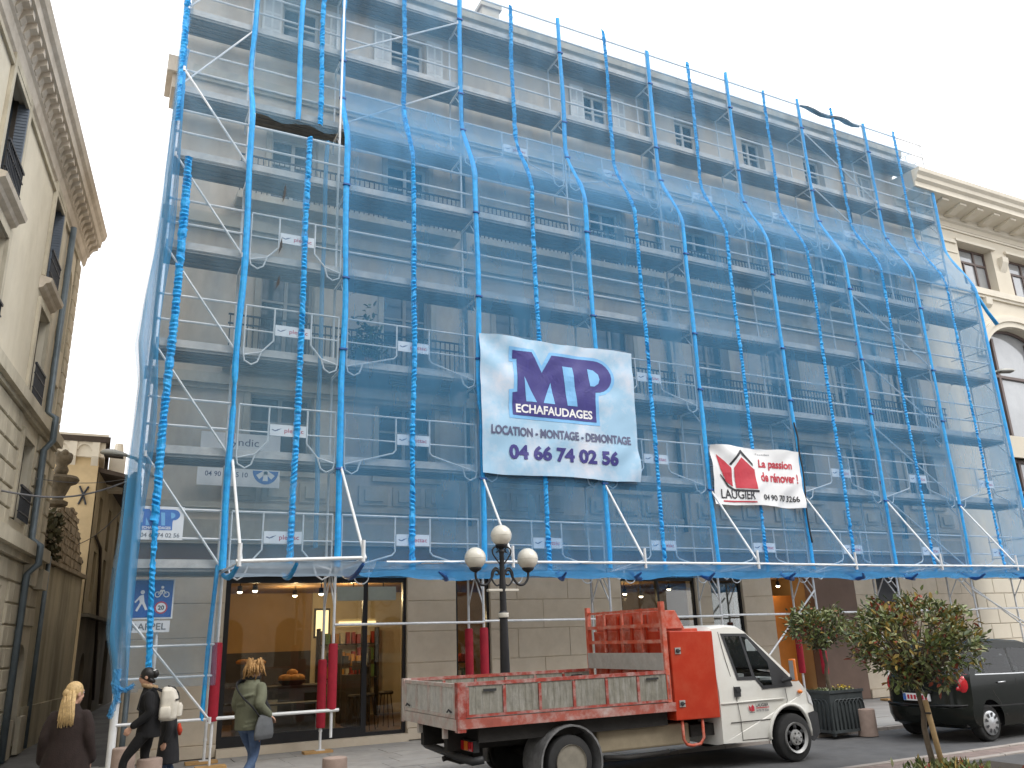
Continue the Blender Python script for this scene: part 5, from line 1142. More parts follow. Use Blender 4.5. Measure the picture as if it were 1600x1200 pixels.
for y0, y1, m in ((YN-0.01, YN+0.09, 'bed_red'), (YF-0.09, YF+0.01, 'bed_pale')):
    b = MB(); b.box(0.262, 0.375, y0, y1, 0.77, 1.36); b.build('corner_post', m, TR)
for y in (YN+0.55, YF-0.65): b = MB(); b.box(0.28, 0.34, y-0.03, y+0.03, 0.66, 0.79); b.build('hanger', 'bed_pale', TR)
b = MB(); b.box(0.35, 4.5, -4.62, -4.5, 0.5, 0.76); b.box(0.35, 4.5, -3.75, -3.63, 0.5, 0.76); b.box(0.5, 4.4, YN+0.25, YF-0.25, 0.76, 0.86)
b.box(2.6, 3.3, -4.45, -3.8, 0.3, 0.55); b.path([(1.87, YN+0.3, 0.29), (1.87, YF-0.3, 0.29)], 0.07, 8); b.path([(1.9, -4.1, 0.3), (4.6, -4.1, 0.4)], 0.05, 8); b.build('chassis_frame', 'chassis', TR)
b = MB(); b.box(0.6, 3.55, YN+0.12, YN+0.15, 0.62, 0.81); b.build('under_skirt', 'chassis', TR)  # near-black skirt: the dark shading below the red bed is in its colour
b = MB(); b.box(2.42, 4.0, YN+0.22, YN+0.6, 0.33, 0.62); b.build('fuel_tank', 'tank_beige', TR, bevel=0.03)
b = MB(); b.path([(2.5, YN+0.2, 0.28), (2.9, YN+0.2, 0.24), (3.6, YN+0.22, 0.26)], 0.03, 8); b.build('exhaust', 'chassis', TR, smooth=True)
b = MB(); arc = [(1.87+0.47*math.cos(a), 0.29+0.47*math.sin(a)) for a in [PI*(1.08-1.2*i/16) for i in range(17)]]; arc2 = [(1.87+0.445*math.cos(a), 0.29+0.445*math.sin(a)) for a in [PI*(1.08-1.2*i/16) for i in range(16, -1, -1)]]
b.prism(arc+arc2, lambda u, v, d: (u, d, v), YN-0.03, YN+0.5); b.build('mudguard', 'mud_wing', TR, smooth=True, auto=30)
b = MB(); b.prism(arc+arc2, lambda u, v, d: (u, d, v), YF-0.5, YF+0.03); b.build('mudguard', 'mud_wing', TR, smooth=True, auto=30)
for y, s in ((YN+0.11, -1), (YF-0.11, 1)):
    wheel(TR, 1.87, y, 0.29, 0.34, 0.19, s, 'deep'); wheel(TR, 1.87, y-s*0.24, 0.29, 0.34, 0.19, s, 'deep'); wheel(TR, 5.82, y, 0.29, 0.34, 0.2, s, 'steel')
# rear light bar
b = MB(); b.path([(0.66, YN+0.12, 0.42), (0.55, YN+0.2, 0.40), (0.5, YN+0.4, 0.42), (0.5, YF-0.4, 0.47), (0.55, YF-0.2, 0.47)], 0.05, 10); b.build('underrun_bar', 'black_plastic', TR, smooth=True)
for y, m in ((YN+0.2, 'lamp_orange'), (YF-0.62, 'lamp_red')):
    b = MB(); b.box(0.56, 0.64, y, y+0.42, 0.50, 0.64); lo = b.build('light_housing', 'black_plastic', TR)
    for k, mm in enumerate(('lamp_red', m, 'lamp_red')): b = MB(); b.box(0.54, 0.559, y+0.02+k*0.13, y+0.14+k*0.13, 0.515, 0.625); b.build('lens', mm, lo)
b = MB(); b.box(0.56, 0.575, -4.45, -3.98, 0.52, 0.63); po = b.build('number_plate', 'alu_plate', TR)
for k in range(7): b = MB(); y = -4.40+k*0.058; b.box(0.555, 0.5595, y, y+0.035, 0.545, 0.605); b.build('plate_mark', 'print_black', po)
b = MB(); b.box(0.62, 0.95, -4.4, -3.9, 0.3, 0.5); b.path([(0.45, -4.2, 0.36), (0.75, -4.2, 0.42)], 0.035, 8); b.path([(0.7, -4.7, 0.36), (0.95, -3.8, 0.4)], 0.03, 6); b.build('tow_hitch', 'chassis', TR)
# headboard rack
b = MB(); 
for y in (YN+0.03, YF-0.03): b.box(3.5, 3.57, y-0.035, y+0.035, 0.93, 2.32)
b.build('rack_post', 'rack_red', TR) if False else None
for y in (YN+0.03, YF-0.03): b = MB(); b.box(3.5, 3.57, y-0.035, y+0.035, 0.93, 2.32); b.build('rack_post', 'rack_red', TR)
for z in (1.76, 1.99): b = MB(); b.box(3.505, 3.545, YN+0.066, YF-0.066, z-0.025, z+0.025); b.build('rack_rail', 'rack_red', TR)
for i in range(1, 4): b = MB(); y = YN+0.03+i*(YF-YN-0.06)/4; b.box(3.51, 3.54, y-0.02, y+0.02, 1.61, 2.24); b.build('rack_bar', 'rack_red', TR)
b = MB(); b.box(3.512, 3.538, YN+0.066, YF-0.066, 2.2, 2.235); b.build('rack_rail', 'rack_red', TR)
b = MB(); b.box(3.49, 3.515, YN+0.03, YF-0.03, 1.36, 1.6); b.build('rack_plate', 'alu_plate', TR)
# tool box behind the cab
b = MB(); b.prism([(3.62, 0.68), (4.41, 0.67), (4.41, 1.88), (3.62, 1.9)], lambda u, v, d: (u, d, v), YN+0.0, YN+0.62); tb = b.build('tool_box', 'truck_red', TR, bevel=0.012)
b = MB(); b.box(3.63, 4.38, YN+0.3, YF-0.03, 0.95, 1.93); b.prism([(3.64, 1.93), (3.64, 2.2), (3.95, 2.2), (4.1, 1.93)], lambda u, v, d: (u, d, v), YN+0.25, YF-0.1); b.build('box_body', 'rack_red', TR, bevel=0.012)
for i in range(4):
    b = MB(); y = YN+0.55+i*0.38; b.box(3.6, 3.629, y, y+0.05, 1.2, 2.15); b.build('box_rib', 'truck_red', TR)
for z in (1.62, 0.9): b = MB(); b.box(3.69, 3.79, YN-0.012, YN-0.001, z-0.045, z+0.045); lo = b.build('lock', 'alu_plate', tb); b = MB(); b.lathe([(0.03, 0), (0.03, 0.015), (0.01, 0.02)], (3.73, YN-0.012, z), 10, 0, lambda x, y, z_: (x, -z_, y)); b.box(3.725, 3.775, YN-0.03, YN-0.012, z-0.01, z+0.01); b.build('lock_handle', 'black_plastic', tb)
b = MB(); b.path([(3.75, YN+0.05, 0.68), (3.75, YN+0.05, 0.42), (3.8, YN+0.05, 0.35), (3.9, YN+0.05, 0.33), (4.04, YN+0.05, 0.34), (4.11, YN+0.05, 0.42), (4.11, YN+0.05, 0.67)], 0.022, 8); b.build('step_loop', 'rack_red', TR, smooth=True)
# cab
def cmap(x, z, s):
    e = abs(s-0.5)*2; k = max(0.0, (e-0.86)/0.14)**2*0.05
    x2 = x+(5.1-x)*k*0.9; z2 = z+(0.95-z)*k*0.8
    th = max(0, z-1.08)*0.14+max(0, 0.5-z)*0.06+max(0, x-6.0)**2*0.2
    y0, y1 = YN+0.04+th, YF-0.04-th
    if x > 5.9: x2 -= 0.05*(max(0, e-0.3)/0.7)**2*min(1, (x-5.9)/0.4)
    return (x2, y0+(y1-y0)*s, z2)
arch_c = [(5.82+0.44*math.cos(a), 0.29+0.44*math.sin(a)) for a in [PI*(-0.08)+PI*1.16*i/14 for i in range(15)]]
prof_c = [(4.43, 0.28, 0), (4.43, 1.0, 0), (4.43, 1.86, 0), (4.5, 1.945, 0), (4.8, 1.97, 0), (5.05, 1.95, 0), (5.16, 1.89, 1), (5.55, 1.56, 1), (5.95, 1.2, 0), (6.14, 1.09, 0), (6.31, 0.93, 0), (6.42, 0.74, 0), (6.44, 0.6, 2), (6.52, 0.58, 2), (6.54, 0.28, 2), (6.34, 0.2, 2)]
cols = [0, 0.02, 0.045, 0.07, 0.12, 0.3, 0.5, 0.7, 0.88, 0.93, 0.955, 0.98, 1]
shell = loft_shell(prof_c, cols, cmap, None)
side_outer = [(x, z) for x, z, m in prof_c]+[(6.24, 0.22)]+[p for p in arch_c if p[1] > 0.22 or True]+[(5.38, 0.26)]
side_outer = [(x, z) for x, z, m in prof_c]+[a for a in arch_c]+[(5.36, 0.25)]
win_c = [(4.70, 1.84), (4.845, 1.2), (5.2, 1.19), (5.33, 1.045), (5.66, 1.05), (5.62, 1.38), (5.16, 1.83)]
for s in (0, 1): shell.sheet(side_outer, [win_c], lambda u, v, d, s=s: cmap(u, v, s), 0)
cab = shell.build('cab', ['truck_white', 'truck_glass', 'black_plastic'], TR, smooth=True, auto=32)
def cside(pts, d0, d1): return None
sidef = lambda u, v, d: (cmap(u, v, 0)[0], cmap(u, v, 0)[1]+d, cmap(u, v, 0)[2])
b = MB(); b.sheet([(4.66, 1.875), (4.82, 1.165), (5.185, 1.155), (5.31, 1.01), (5.96, 1.02), (5.9, 1.17), (5.66, 1.40), (5.18, 1.86)], [[(4.72, 1.83), (4.86, 1.215), (5.13, 1.21), (5.04, 1.825)], [(5.075, 1.82), (5.19, 1.215), (5.335, 1.06), (5.52, 1.065), (5.52, 1.40), (5.17, 1.80)]], sidef, -0.006); b.build('window_frame', 'black_plastic', cab)
for l in ([(4.72, 1.83), (4.86, 1.215), (5.13, 1.21), (5.04, 1.825)], [(5.075, 1.82), (5.19, 1.215), (5.335, 1.06), (5.52, 1.065), (5.52, 1.40), (5.17, 1.80)]):
    b = MB(); b.sheet(l, [], sidef, 0.012); b.build('side_glass', 'truck_glass', cab)
def seamline(pts, w=0.006, par=cab, f_=sidef, m='seam'):
    b = MB()
    for (u0, v0), (u1, v1) in zip(pts, pts[1:]):
        d = Vector((u1-u0, v1-v0)).normalized(); n_ = Vector((-d.y, d.x))*w; b.add([f_(u0+n_.x, v0+n_.y, -0.003), f_(u1+n_.x, v1+n_.y, -0.003), f_(u1-n_.x, v1-n_.y, -0.003), f_(u0-n_.x, v0-n_.y, -0.003)], [(0, 1, 2, 3)])
    b.build('door_seam', m, par)
seamline([(4.62, 1.9), (4.66, 1.5), (4.75, 1.0), (4.8, 0.6), (4.81, 0.29)]); seamline([(5.78, 1.0), (5.8, 0.82), (5.76, 0.74)]); seamline([(4.6, 0.56), (5.4, 0.56)], 0.008); seamline([(4.81, 0.3), (5.37, 0.29)])
b = MB(); b.path([sidef(*p, -0.012) for p in [(5.38, 0.29)]+[(5.82+0.465*math.cos(a), 0.29+0.465*math.sin(a)) for a in [PI*1.0-PI*1.02*i/16 for i in range(17)]]], 0.028, 8); b.build('arch_lip', 'truck_white', cab, smooth=True)
b = MB(); b.path([sidef(4.45, 0.84, -0.004), sidef(5.2, 0.85, -0.006), sidef(5.75, 0.85, -0.006)], 0.012, 6); b.build('crease', 'truck_white', cab, smooth=True)
b = MB(); c = sidef(4.78, 1.0, -0.012); b.obox(c, (0.055, 0, 0), (0, 0.012, 0), (0, 0, 0.07)); b.obox(c+(0,) if False else (c[0]+0.01, c[1]-0.016, c[2]+0.02), (0.045, 0, 0), (0, 0.008, 0), (0, 0, 0.02)); b.build('door_handle', 'black_plastic', cab)
b = MB(); c = sidef(6.12, 0.93, -0.01); b.ell(c, 0.05, 0.025, 0.03, 10, 6); b.build('indicator', 'lamp_orange', cab, smooth=True)
b = MB(); b.obox((5.84, YN-0.09, 1.26), (0.03, 0.006, 0), (-0.012, 0.05, 0), (0, 0, 0.165)); mo = b.build('mirror', 'lamp_orange', cab, bevel=0.018); b = MB(); b.path([(5.72, YN+0.05, 1.1), (5.82, YN-0.07, 1.14)], 0.03, 8); b.build('mirror_arm', 'black_plastic', cab)
b = MB(); b.obox((5.806, YN-0.095, 1.26), (0.003, 0.001, 0), (-0.008, 0.036, 0), (0, 0, 0.14)); b.build('mirror_glass', 'pane_sky', cab)
b = MB(); b.prism([(6.33, 0.75), (6.42, 0.66), (6.4, 0.86), (6.27, 0.98)], lambda u, v, d: (u-0.06, d, v), YN+0.24, YN+0.48); b.build('headlight', 'lamp_clear', cab, bevel=0.02)
b = MB(); b.sheet([(6.26, 0.60), (6.44, 0.62), (6.52, 0.58), (6.54, 0.28), (6.36, 0.17), (6.28, 0.2), (6.285, 0.42)], [], sidef, -0.012); b.sheet([(6.26, 0.60), (6.44, 0.62), (6.52, 0.58), (6.54, 0.28), (6.36, 0.17), (6.28, 0.2), (6.285, 0.42)], [], sidef, 0.012); b.build('bumper_corner', 'black_plastic', cab)
b = MB(); b.sheet([(6.33, 0.76), (6.425, 0.70), (6.39, 0.84), (6.29, 0.95)], [], sidef, -0.006); b.build('headlight_side', 'lamp_clear', cab)
b = MB(); b.box(6.4, 6.5, -4.4, -3.8, 0.42, 0.53); b.build('number_plate', 'sign_white', cab)
# interior
for y in (-4.75, -4.1, -3.5):
    b = MB(); b.box(4.6, 5.1, y-0.22, y+0.22, 0.6, 0.95); b.box(4.52, 4.68, y-0.22, y+0.22, 0.9, 1.5); b.box(4.53, 4.64, y-0.12, y+0.12, 1.5, 1.68); b.build('seat', 'seat_cloth', cab, bevel=0.03)
b = MB(); b.box(5.4, 5.95, YN+0.15, YF-0.15, 0.9, 1.12); b.build('dashboard', 'black_plastic', cab, bevel=0.03)
b = MB(); b.path([(5.3+0.06*math.sin(a), -3.6+0.19*math.cos(a), 1.16+0.17*math.sin(a)) for a in [2*PI*i/20 for i in range(20)]], 0.015, 6, closed=True); b.build('steering_wheel', 'black_plastic', cab)
b = MB(); b.box(5.45, 5.7, -4.95, -4.6, 1.12, 1.16); b.box(5.5, 5.62, -4.4, -4.2, 1.12, 1.2); b.build('papers', 'sign_white', cab)
b = MB(); b.box(4.0, 6.0, YN+0.2, YF-0.2, 0.42, 0.58); b.path([(5.82, YN+0.2, 0.29), (5.82, YF-0.2, 0.29)], 0.06, 8); b.build('under_cab', 'chassis', TR)
fl_ = Flat(cab, 0, 0, 0)
class CabSide(Flat):
    def at(s, u, v, d): return sidef(u, v, -0.003-d*0.15)
q = CabSide(cab, 0, 0, 0)
def cprint(nm, pts, mat):
    v, f = tess(pts, []); q.print(nm, v, f, mat, 0, 0, 0.01)
cprint('logo_mark', [(4.98, 0.795), (5.02, 0.76), (5.02, 0.70), (4.99, 0.72)], 'print_red'); cprint('logo_mark', [(5.03, 0.70), (5.03, 0.76), (5.06, 0.80), (5.095, 0.76), (5.095, 0.70)], 'print_red')
cprint('logo_mark', [(4.99, 0.68), (5.1, 0.68), (5.1, 0.688), (4.99, 0.688)], 'print_black'); cprint('logo_mark', [(5.13, 0.735), (5.40, 0.735), (5.40, 0.748), (5.13, 0.748)], 'print_red')
v, f = text_geo('LAUGIER', 0.26, 0.05, 0.02); q.print('lettering', v, f, 'print_black', 5.13, 0.757, 0.01)
v, f = text_geo('04 90 70 3266', 0.26, 0.035, 0.02); q.print('lettering', v, f, 'print_grey', 5.13, 0.685, 0.01)
# ---- dark compact car
CA = thing('parked_car', 'dark compact hatchback seen from behind with high round red tail lamps', 'car', (11, -4.8, -0.05))
CN, CF = -5.62, -3.98
prof_k = [(9.28, 0.17, 0), (9.1, 0.24, 0), (9.03, 0.36, 0), (9.03, 0.5, 0), (9.1, 0.555, 0), (9.12, 0.75, 0), (9.16, 0.97, 0), (9.22, 1.03, 1), (9.36, 1.24, 1), (9.5, 1.43, 0), (9.62, 1.5, 0), (10.0, 1.555, 0), (10.6, 1.575, 0), (11.2, 1.54, 0), (11.55, 1.46, 1), (12.0, 1.2, 1), (12.32, 1.0, 0), (12.7, 0.9, 0), (13.0, 0.75, 0), (13.12, 0.5, 0), (13.05, 0.2, 0)]
def kmap(x, z, s):
    e = abs(s-0.5)*2; k = max(0.0, (e-0.8)/0.2)**2*0.06
    x2 = x+(10.8-x)*k*0.5; z2 = z+(0.8-z)*k*0.8
    th = max(0, z-0.95)*0.24+max(0, 0.4-z)*0.12
    y0, y1 = CN+th, CF-th
    r = max(0, 1-(x-9.03)/0.75); x2 += 0.30*r*(max(0, e-0.35)/0.65)**2.6
    r = max(0, (x-12.4)/0.7); x2 -= 0.35*min(1, r)*(max(0, e-0.3)/0.7)**2
    return (x2, y0+(y1-y0)*s, z2)
cols = [0, 0.015, 0.04, 0.07, 0.12, 0.2, 0.35, 0.5, 0.65, 0.8, 0.88, 0.93, 0.96, 0.985, 1]
shell = loft_shell(prof_k, cols, kmap, None)
ar = lambda c: [(c+0.36*math.cos(a), 0.24+0.36*math.sin(a)) for a in [PI*(-0.1)+PI*1.2*i/14 for i in range(15)]]
outer_k = [(x, z) for x, z, m in prof_k]+[(12.9, 0.15)]+ar(12.28)+[(11.9, 0.14), (10.2, 0.14)]+ar(9.8)+[(9.42, 0.15)]
wk = [[(9.98, 1.40), (9.86, 1.04), (10.62, 1.02), (10.66, 1.44), (10.3, 1.445)], [(10.72, 1.445), (10.7, 1.02), (11.75, 1.01), (11.45, 1.33), (11.2, 1.43)], [(9.55, 1.1), (9.5, 1.05), (9.8, 1.045), (9.92, 1.39), (9.7, 1.34)]]
for s in (0, 1): shell.sheet(outer_k, wk, lambda u, v, d, s=s: kmap(u, v, s), 0)
body = shell.build('body', ['car_paint', 'car_glass', 'car_trim'], CA, smooth=True, auto=30)
kside = lambda u, v, d: (kmap(u, v, 0)[0], kmap(u, v, 0)[1]+d, kmap(u, v, 0)[2])
for l in wk:
    for s in (0, 1): b = MB(); b.sheet(l, [], lambda u, v, d, s=s: kmap(u, v, s), 0); b.build('side_glass', 'car_glass', body)
seamline([(9.9, 1.02), (9.98, 0.7), (10.1, 0.55), (10.25, 0.3)], 0.004, body, kside); seamline([(10.68, 1.45), (10.66, 0.9), (10.68, 0.25)], 0.004, body, kside); seamline([(9.45, 1.03), (10.6, 1.005), (11.8, 0.99)], 0.009, body, kside, 'hubcap'); seamline([(9.55, 0.5), (10.2, 0.48), (11.8, 0.46)], 0.012, body, kside, 'car_trim')
for x in (10.12, 11.0): b = MB(); b.path([kside(x, 0.87, -0.012), kside(x+0.1, 0.875, -0.03), kside(x+0.2, 0.875, -0.012)], 0.013, 6); b.build('door_handle', 'hubcap', body, smooth=True)
for y, s in ((CN+0.13, -1), (CF-0.13, 1)):
    wheel(CA, 9.8, y, 0.24, 0.29, 0.19, s, 'cap'); wheel(CA, 12.28, y, 0.24, 0.29, 0.19, s, 'cap')
for s, q_ in ((0.045, -1), (0.955, 1)):
    c = kmap(9.14, 0.84, s); b = MB(); b.ell((c[0]+0.15, c[1]-q_*0.03, c[2]), 0.21, 0.085, 0.2, 16, 11); lo = b.build('tail_lamp', 'lamp_red', body, smooth=True)
    b = MB(); b.ell((c[0]+0.03, c[1]-q_*0.06, c[2]-0.03), 0.10, 0.055, 0.07, 12, 8); b.build('clear_lens', 'lamp_clear', lo, smooth=True); b = MB(); b.ell((c[0]-0.01, c[1]-q_*0.06, c[2]-0.04), 0.08, 0.05, 0.045, 10, 7); b.build('stop_lens', 'lamp_red', lo, smooth=True)
b = MB(); b.box(9.055, 9.095, -5.07, -4.55, 0.60, 0.72); po = b.build('number_plate', 'sign_white', body); b = MB(); b.box(9.05, 9.0545, -4.61, -4.555, 0.605, 0.715); b.build('plate_band', 'print_blue', po)
for k in range(6): b = MB(); y = -5.03+k*0.066+(0.02 if k > 2 else 0); b.box(9.05, 9.0545, y, y+0.042, 0.625, 0.695); b.build('plate_mark', 'print_red', po)
b = MB(); b.box(9.06, 9.12, -5.1, -4.5, 0.735, 0.765); b.build('hatch_grip', 'car_trim', body)
b = MB(); b.path([kmap(9.03, 0.535, s) for s in (0.02, 0.06, 0.12, 0.3, 0.5, 0.7, 0.88, 0.94, 0.98)], 0.014, 6); b.build('bumper_seam', 'car_trim', body, smooth=True)
b = MB(); b.path([(9.36, -5.2, 1.19), (9.29, -4.9, 1.13), (9.27, -4.7, 1.1)], 0.012, 6); b.build('wiper', 'car_trim', body)
for x in (10.05, 11.0):
    for y in (-5.2, -4.4):
        b = MB(); b.box(x, x+0.5, y-0.24, y+0.24, 0.4, 0.7); b.box(x-0.1, x+0.06, y-0.24, y+0.24, 0.6, 1.1); b.box(x-0.08, x+0.02, y-0.12, y+0.12, 1.1, 1.28); b.build('seat', 'seat_cloth', body, bevel=0.03)
b = MB(); b.box(9.3, 12.9, CN+0.1, CF-0.1, 0.2, 0.38); b.build('floor_pan', 'car_trim', body)
# ------------------------------------------------------------ street furniture
M('bollard_stone', (0.36, 0.27, 0.225), 0.85, 0.15, 6, 0.3, 60, col2=(0.24, 0.175, 0.145), c2=0.5, c2scale=4)
M('lamp_iron', (0.016, 0.016, 0.018), 0.5, 0.2, 8, 0.1, 60)
M('globe', (0.66, 0.63, 0.55), 0.25, 0.06, 4, 0.0, spec=0.6, coat=0.3, col2=(0.5, 0.46, 0.38), c2=0.4, c2scale=6)
M('lamp_band', (0.55, 0.52, 0.45), 0.6, 0.1, 6, 0.05)
M('leaf_green', (0.13, 0.165, 0.045), 0.45, 0.5, 9, 0.0, spec=0.6); M('leaf_dark', (0.06, 0.085, 0.03), 0.4, 0.4, 9, 0.0, spec=0.6); M('leaf_red', (0.26, 0.055, 0.03), 0.5, 0.4, 9, 0.0); M('leaf_yellow', (0.30, 0.21, 0.05), 0.5, 0.3, 9, 0.0); M('leaf_pale', (0.24, 0.25, 0.11), 0.4, 0.3, 9, 0.0, spec=0.6)
M('bark', (0.13, 0.10, 0.07), 0.9, 0.25, 12, 0.4, 50); M('stake', (0.36, 0.245, 0.12), 0.8, 0.15, 8, 0.2, 50)
M('planter_iron', (0.05, 0.058, 0.06), 0.55, 0.2, 6, 0.1, 50); M('soil', (0.05, 0.04, 0.03), 0.95, 0.3, 12, 0.4, 40)
M('flower_yellow', (0.70, 0.5, 0.03), 0.6, 0.1, 9, 0.0)
M('sign_blue', (0.02, 0.10, 0.40), 0.4, 0.05, 3, 0.0)
M('lamp_shell', (0.45, 0.44, 0.40), 0.5, 0.1, 4, 0.05)
M('cable', (0.16, 0.16, 0.17), 0.7, 0.1, 5, 0.0)
def bollard(x, y, h, lab, r=0.16):
    t = thing('stone_bollard', lab, 'bollard', (x, y, 0), 'stone bollards along the pavement')
    b = MB(); b.lathe([(r*1.02, -0.04), (r, 0.05), (r*0.98, h-0.03), (r*0.95, h-0.008), (r*0.88, h), (0.01, h+0.004)], (x, y, 0), 20); b.build('post', 'bollard_stone', t, smooth=True, auto=40)
bollard(8.95, -3.75, 0.42, 'low pinkish stone bollard between the planter and the dark car', 0.17)
bollard(-3.33, -0.72, 0.50, 'stone bollard beside the white scaffold post at the left corner', 0.17)
bollard(-3.05, -2.05, 0.46, 'stone bollard in front of the person with the white backpack', 0.17)
bollard(-0.82, -3.45, 0.42, 'stone bollard just right of the person with dreadlocks', 0.17)
bollard(-3.62, -2.9, 0.30, 'lowest pale stone bollard by the hand of the person in the brown coat', 0.19)
# three-globe lamp post
LX, LY = 2.38, -2.2
t = thing('street_lamp', 'black wrought iron lamp post with three white globes', 'street lamp', (LX, LY, 0))
b = MB(); b.lathe([(0.2, 0.0), (0.2, 0.12), (0.15, 0.16), (0.13, 0.5), (0.15, 0.54), (0.1, 0.6), (0.085, 1.2), (0.07, 2.2), (0.085, 2.22), (0.085, 2.3), (0.06, 2.33), (0.055, 2.64), (0.06, 2.75), (0.05, 2.9), (0.04, 3.3), (0.06, 3.34), (0.03, 3.4)], (LX, LY, 0), 14); b.build('post', 'lamp_iron', t, smooth=True, auto=35)
b = MB(); b.lathe([(0.088, 2.22), (0.092, 2.23), (0.092, 2.29), (0.088, 2.3)], (LX, LY, 0), 14); b.build('collar', 'lamp_band', t, smooth=True)
b = MB(); b.box(LX-0.29, LX+0.29, LY-0.05, LY+0.05, 2.655, 2.7); b.build('cross_bar', 'lamp_band', t, bevel=0.01)
def scroll(pts, r): bb = MB(); bb.path(pts, r, 8); return bb
for s in (-1, 1):
    f_ = lambda dx, z: (LX+s*dx, LY, z)
    b = scroll(curve([f_(0.04, 2.95), f_(0.10, 3.02), f_(0.16, 3.0), f_(0.2, 2.9), f_(0.3, 2.78), f_(0.42, 2.78), f_(0.5, 2.88), f_(0.51, 3.0)]), 0.022); b.build('arm', 'lamp_iron', t, smooth=True)
    b = scroll(curve([f_(0.05, 2.78), f_(0.12, 2.76), f_(0.2, 2.86), f_(0.2, 2.98), f_(0.13, 3.06), f_(0.07, 3.02), f_(0.08, 2.95), f_(0.13, 2.95)]), 0.015); b.build('scroll', 'lamp_iron', t, smooth=True)
    b = scroll(curve([f_(0.03, 3.12), f_(0.1, 3.2), f_(0.17, 3.3), f_(0.17, 3.38), f_(0.11, 3.42), f_(0.07, 3.37), f_(0.1, 3.32)]), 0.014); b.build('scroll', 'lamp_iron', t, smooth=True)
for dx, z in ((0, 3.42), (-0.51, 3.02), (0.51, 3.02)):
    b = MB(); b.lathe([(0.03, -0.04), (0.09, 0.0), (0.11, 0.03), (0.1, 0.05)], (LX+dx, LY, z), 14); b.build('cup', 'lamp_iron', t, smooth=True)
    b = MB(); n = 14; b.lathe([(0.187*math.sin(PI*i/n)+0.001, -0.187*math.cos(PI*i/n)) for i in range(n+1)], (LX+dx, LY, z+0.2), 24); g_ = b.build('globe', 'globe', t, smooth=True)
    b = MB(); b.lathe([(0.188, -0.006), (0.191, 0), (0.188, 0.006)], (LX+dx, LY, z+0.2), 24); b.build('seam_ring', 'lamp_band', g_, smooth=True)
# street light heads
for (hx, hy, hz), (dx, dy), lab, wall in (((-3.72, 0.9, 5.32), (-0.28, 0.02), 'grey street light head sticking out from the left corner of the net', (-3.2, 1.5)), ((21.9, 0.35, 9.72), (0.42, -0.1), 'grey street light head beside the big arched window on the right', (21.0, 1.45))):
    t = thing('street_light', lab, 'street light', (hx, hy, hz))
    b = MB(); b.path([(wall[0], wall[1], hz-0.25), (hx-dx*0.6, hy-dy, hz-0.05), (hx, hy, hz)], 0.03, 8); b.build('arm', 'lamp_shell', t, smooth=True)
    ax = Vector((dx, dy, 0.02)); c = Vector((hx, hy, hz))+ax*0.7; u_ = ax.normalized(); v_ = Vector((-u_.y, u_.x, 0))
    b = MB(); L_ = ax.length*0.8; ring = []
    for k, (s, w, h) in enumerate(((-1, 0.04, 0.03), (-0.6, 0.09, 0.06), (0.1, 0.13, 0.09), (0.7, 0.12, 0.07), (1, 0.05, 0.03))):
        for m_ in range(10):
            a = 2*PI*m_/10; b.v.append(tuple(c+u_*L_*s+v_*w*math.cos(a)+Vector((0, 0, h*math.sin(a)*(0.45 if math.sin(a) < 0 else 1)))))
    b.f = [(i*10+k, i*10+(k+1) % 10, (i+1)*10+(k+1) % 10, (i+1)*10+k) for i in range(4) for k in range(10)]+[tuple(range(10))[::-1], tuple(range(40, 50))]; b.m = [0]*len(b.f)
    b.build('shell', 'lamp_shell', t, smooth=True)
    b = MB(); b.obox(c+Vector((0, 0, -0.045)), u_*L_*0.7, v_*0.09, (0, 0, 0.012)); b.build('lens', 'pr_dark', t)
# cables over the alley
for i, (p, q, sag, r, lab) in enumerate((((-5.6, 1.0, 4.6), (-3.4, 1.9, 5.15), 0.25, 0.018, 'thick pale overhead cable sagging across the alley mouth'), ((-5.35, 3.5, 5.3), (-3.4, 4.5, 5.6), 0.12, 0.008, 'thin upper overhead wire across the alley'), ((-4.5, 9, 4.6), (-3.35, 2.2, 5.0), 0.2, 0.009, 'thin lower overhead wire running back into the alley'))):
    p, q = Vector(p), Vector(q); b = MB(); b.path([p.lerp(q, k/14)+Vector((0, 0, -sag*math.sin(PI*k/14))) for k in range(15)], r, 6); tag(b.build('overhead_cable', 'cable', smooth=True), lab, 'cable')
# blue traffic sign with panel
t = thing('road_sign', 'blue square pedestrian and cycle sign with 20 roundel above a RAPPEL panel', 'road sign', (-3.05, 0.4, 0))
b = MB(); b.path([(-2.95, 0.42, 0.0), (-2.95, 0.42, 3.05)], 0.03, 8); b.build('post', 'galv', t, smooth=True)
b = MB(); b.box(-3.42, -2.73, 0.36, 0.385, 2.40, 3.07); bo = b.build('plate', 'sign_white', t)
b = MB(); b.box(-3.395, -2.755, 0.355, 0.3595, 2.425, 3.045); b.build('blue_field', 'sign_blue', bo)
q = Flat(t, -3.395, 2.425, 0.355)
def sp(nm, pts, mat='sign_white', d=0.012): v, f = tess(pts, []); q.print(nm, v, f, mat, 0, 0, d)
sp('pictogram', [(0.16+0.035*math.cos(a), 0.42+0.035*math.sin(a)) for a in [2*PI*i/12 for i in range(12)]])
sp('pictogram', [(0.12, 0.36), (0.18, 0.38), (0.2, 0.26), (0.26, 0.13), (0.225, 0.12), (0.165, 0.23), (0.1, 0.1), (0.07, 0.115), (0.13, 0.25), (0.115, 0.3), (0.06, 0.24), (0.045, 0.26)])
for cx in (0.4, 0.54):
    ring = [(cx+0.05*math.cos(2*PI*i/14), 0.38+0.05*math.sin(2*PI*i/14)) for i in range(14)]; inn = [(cx+0.035*math.cos(2*PI*i/14), 0.38+0.035*math.sin(2*PI*i/14)) for i in range(14)]
    v, f = tess(ring, [inn]); q.print('pictogram', v, f, 'sign_white', 0, 0, 0.012)
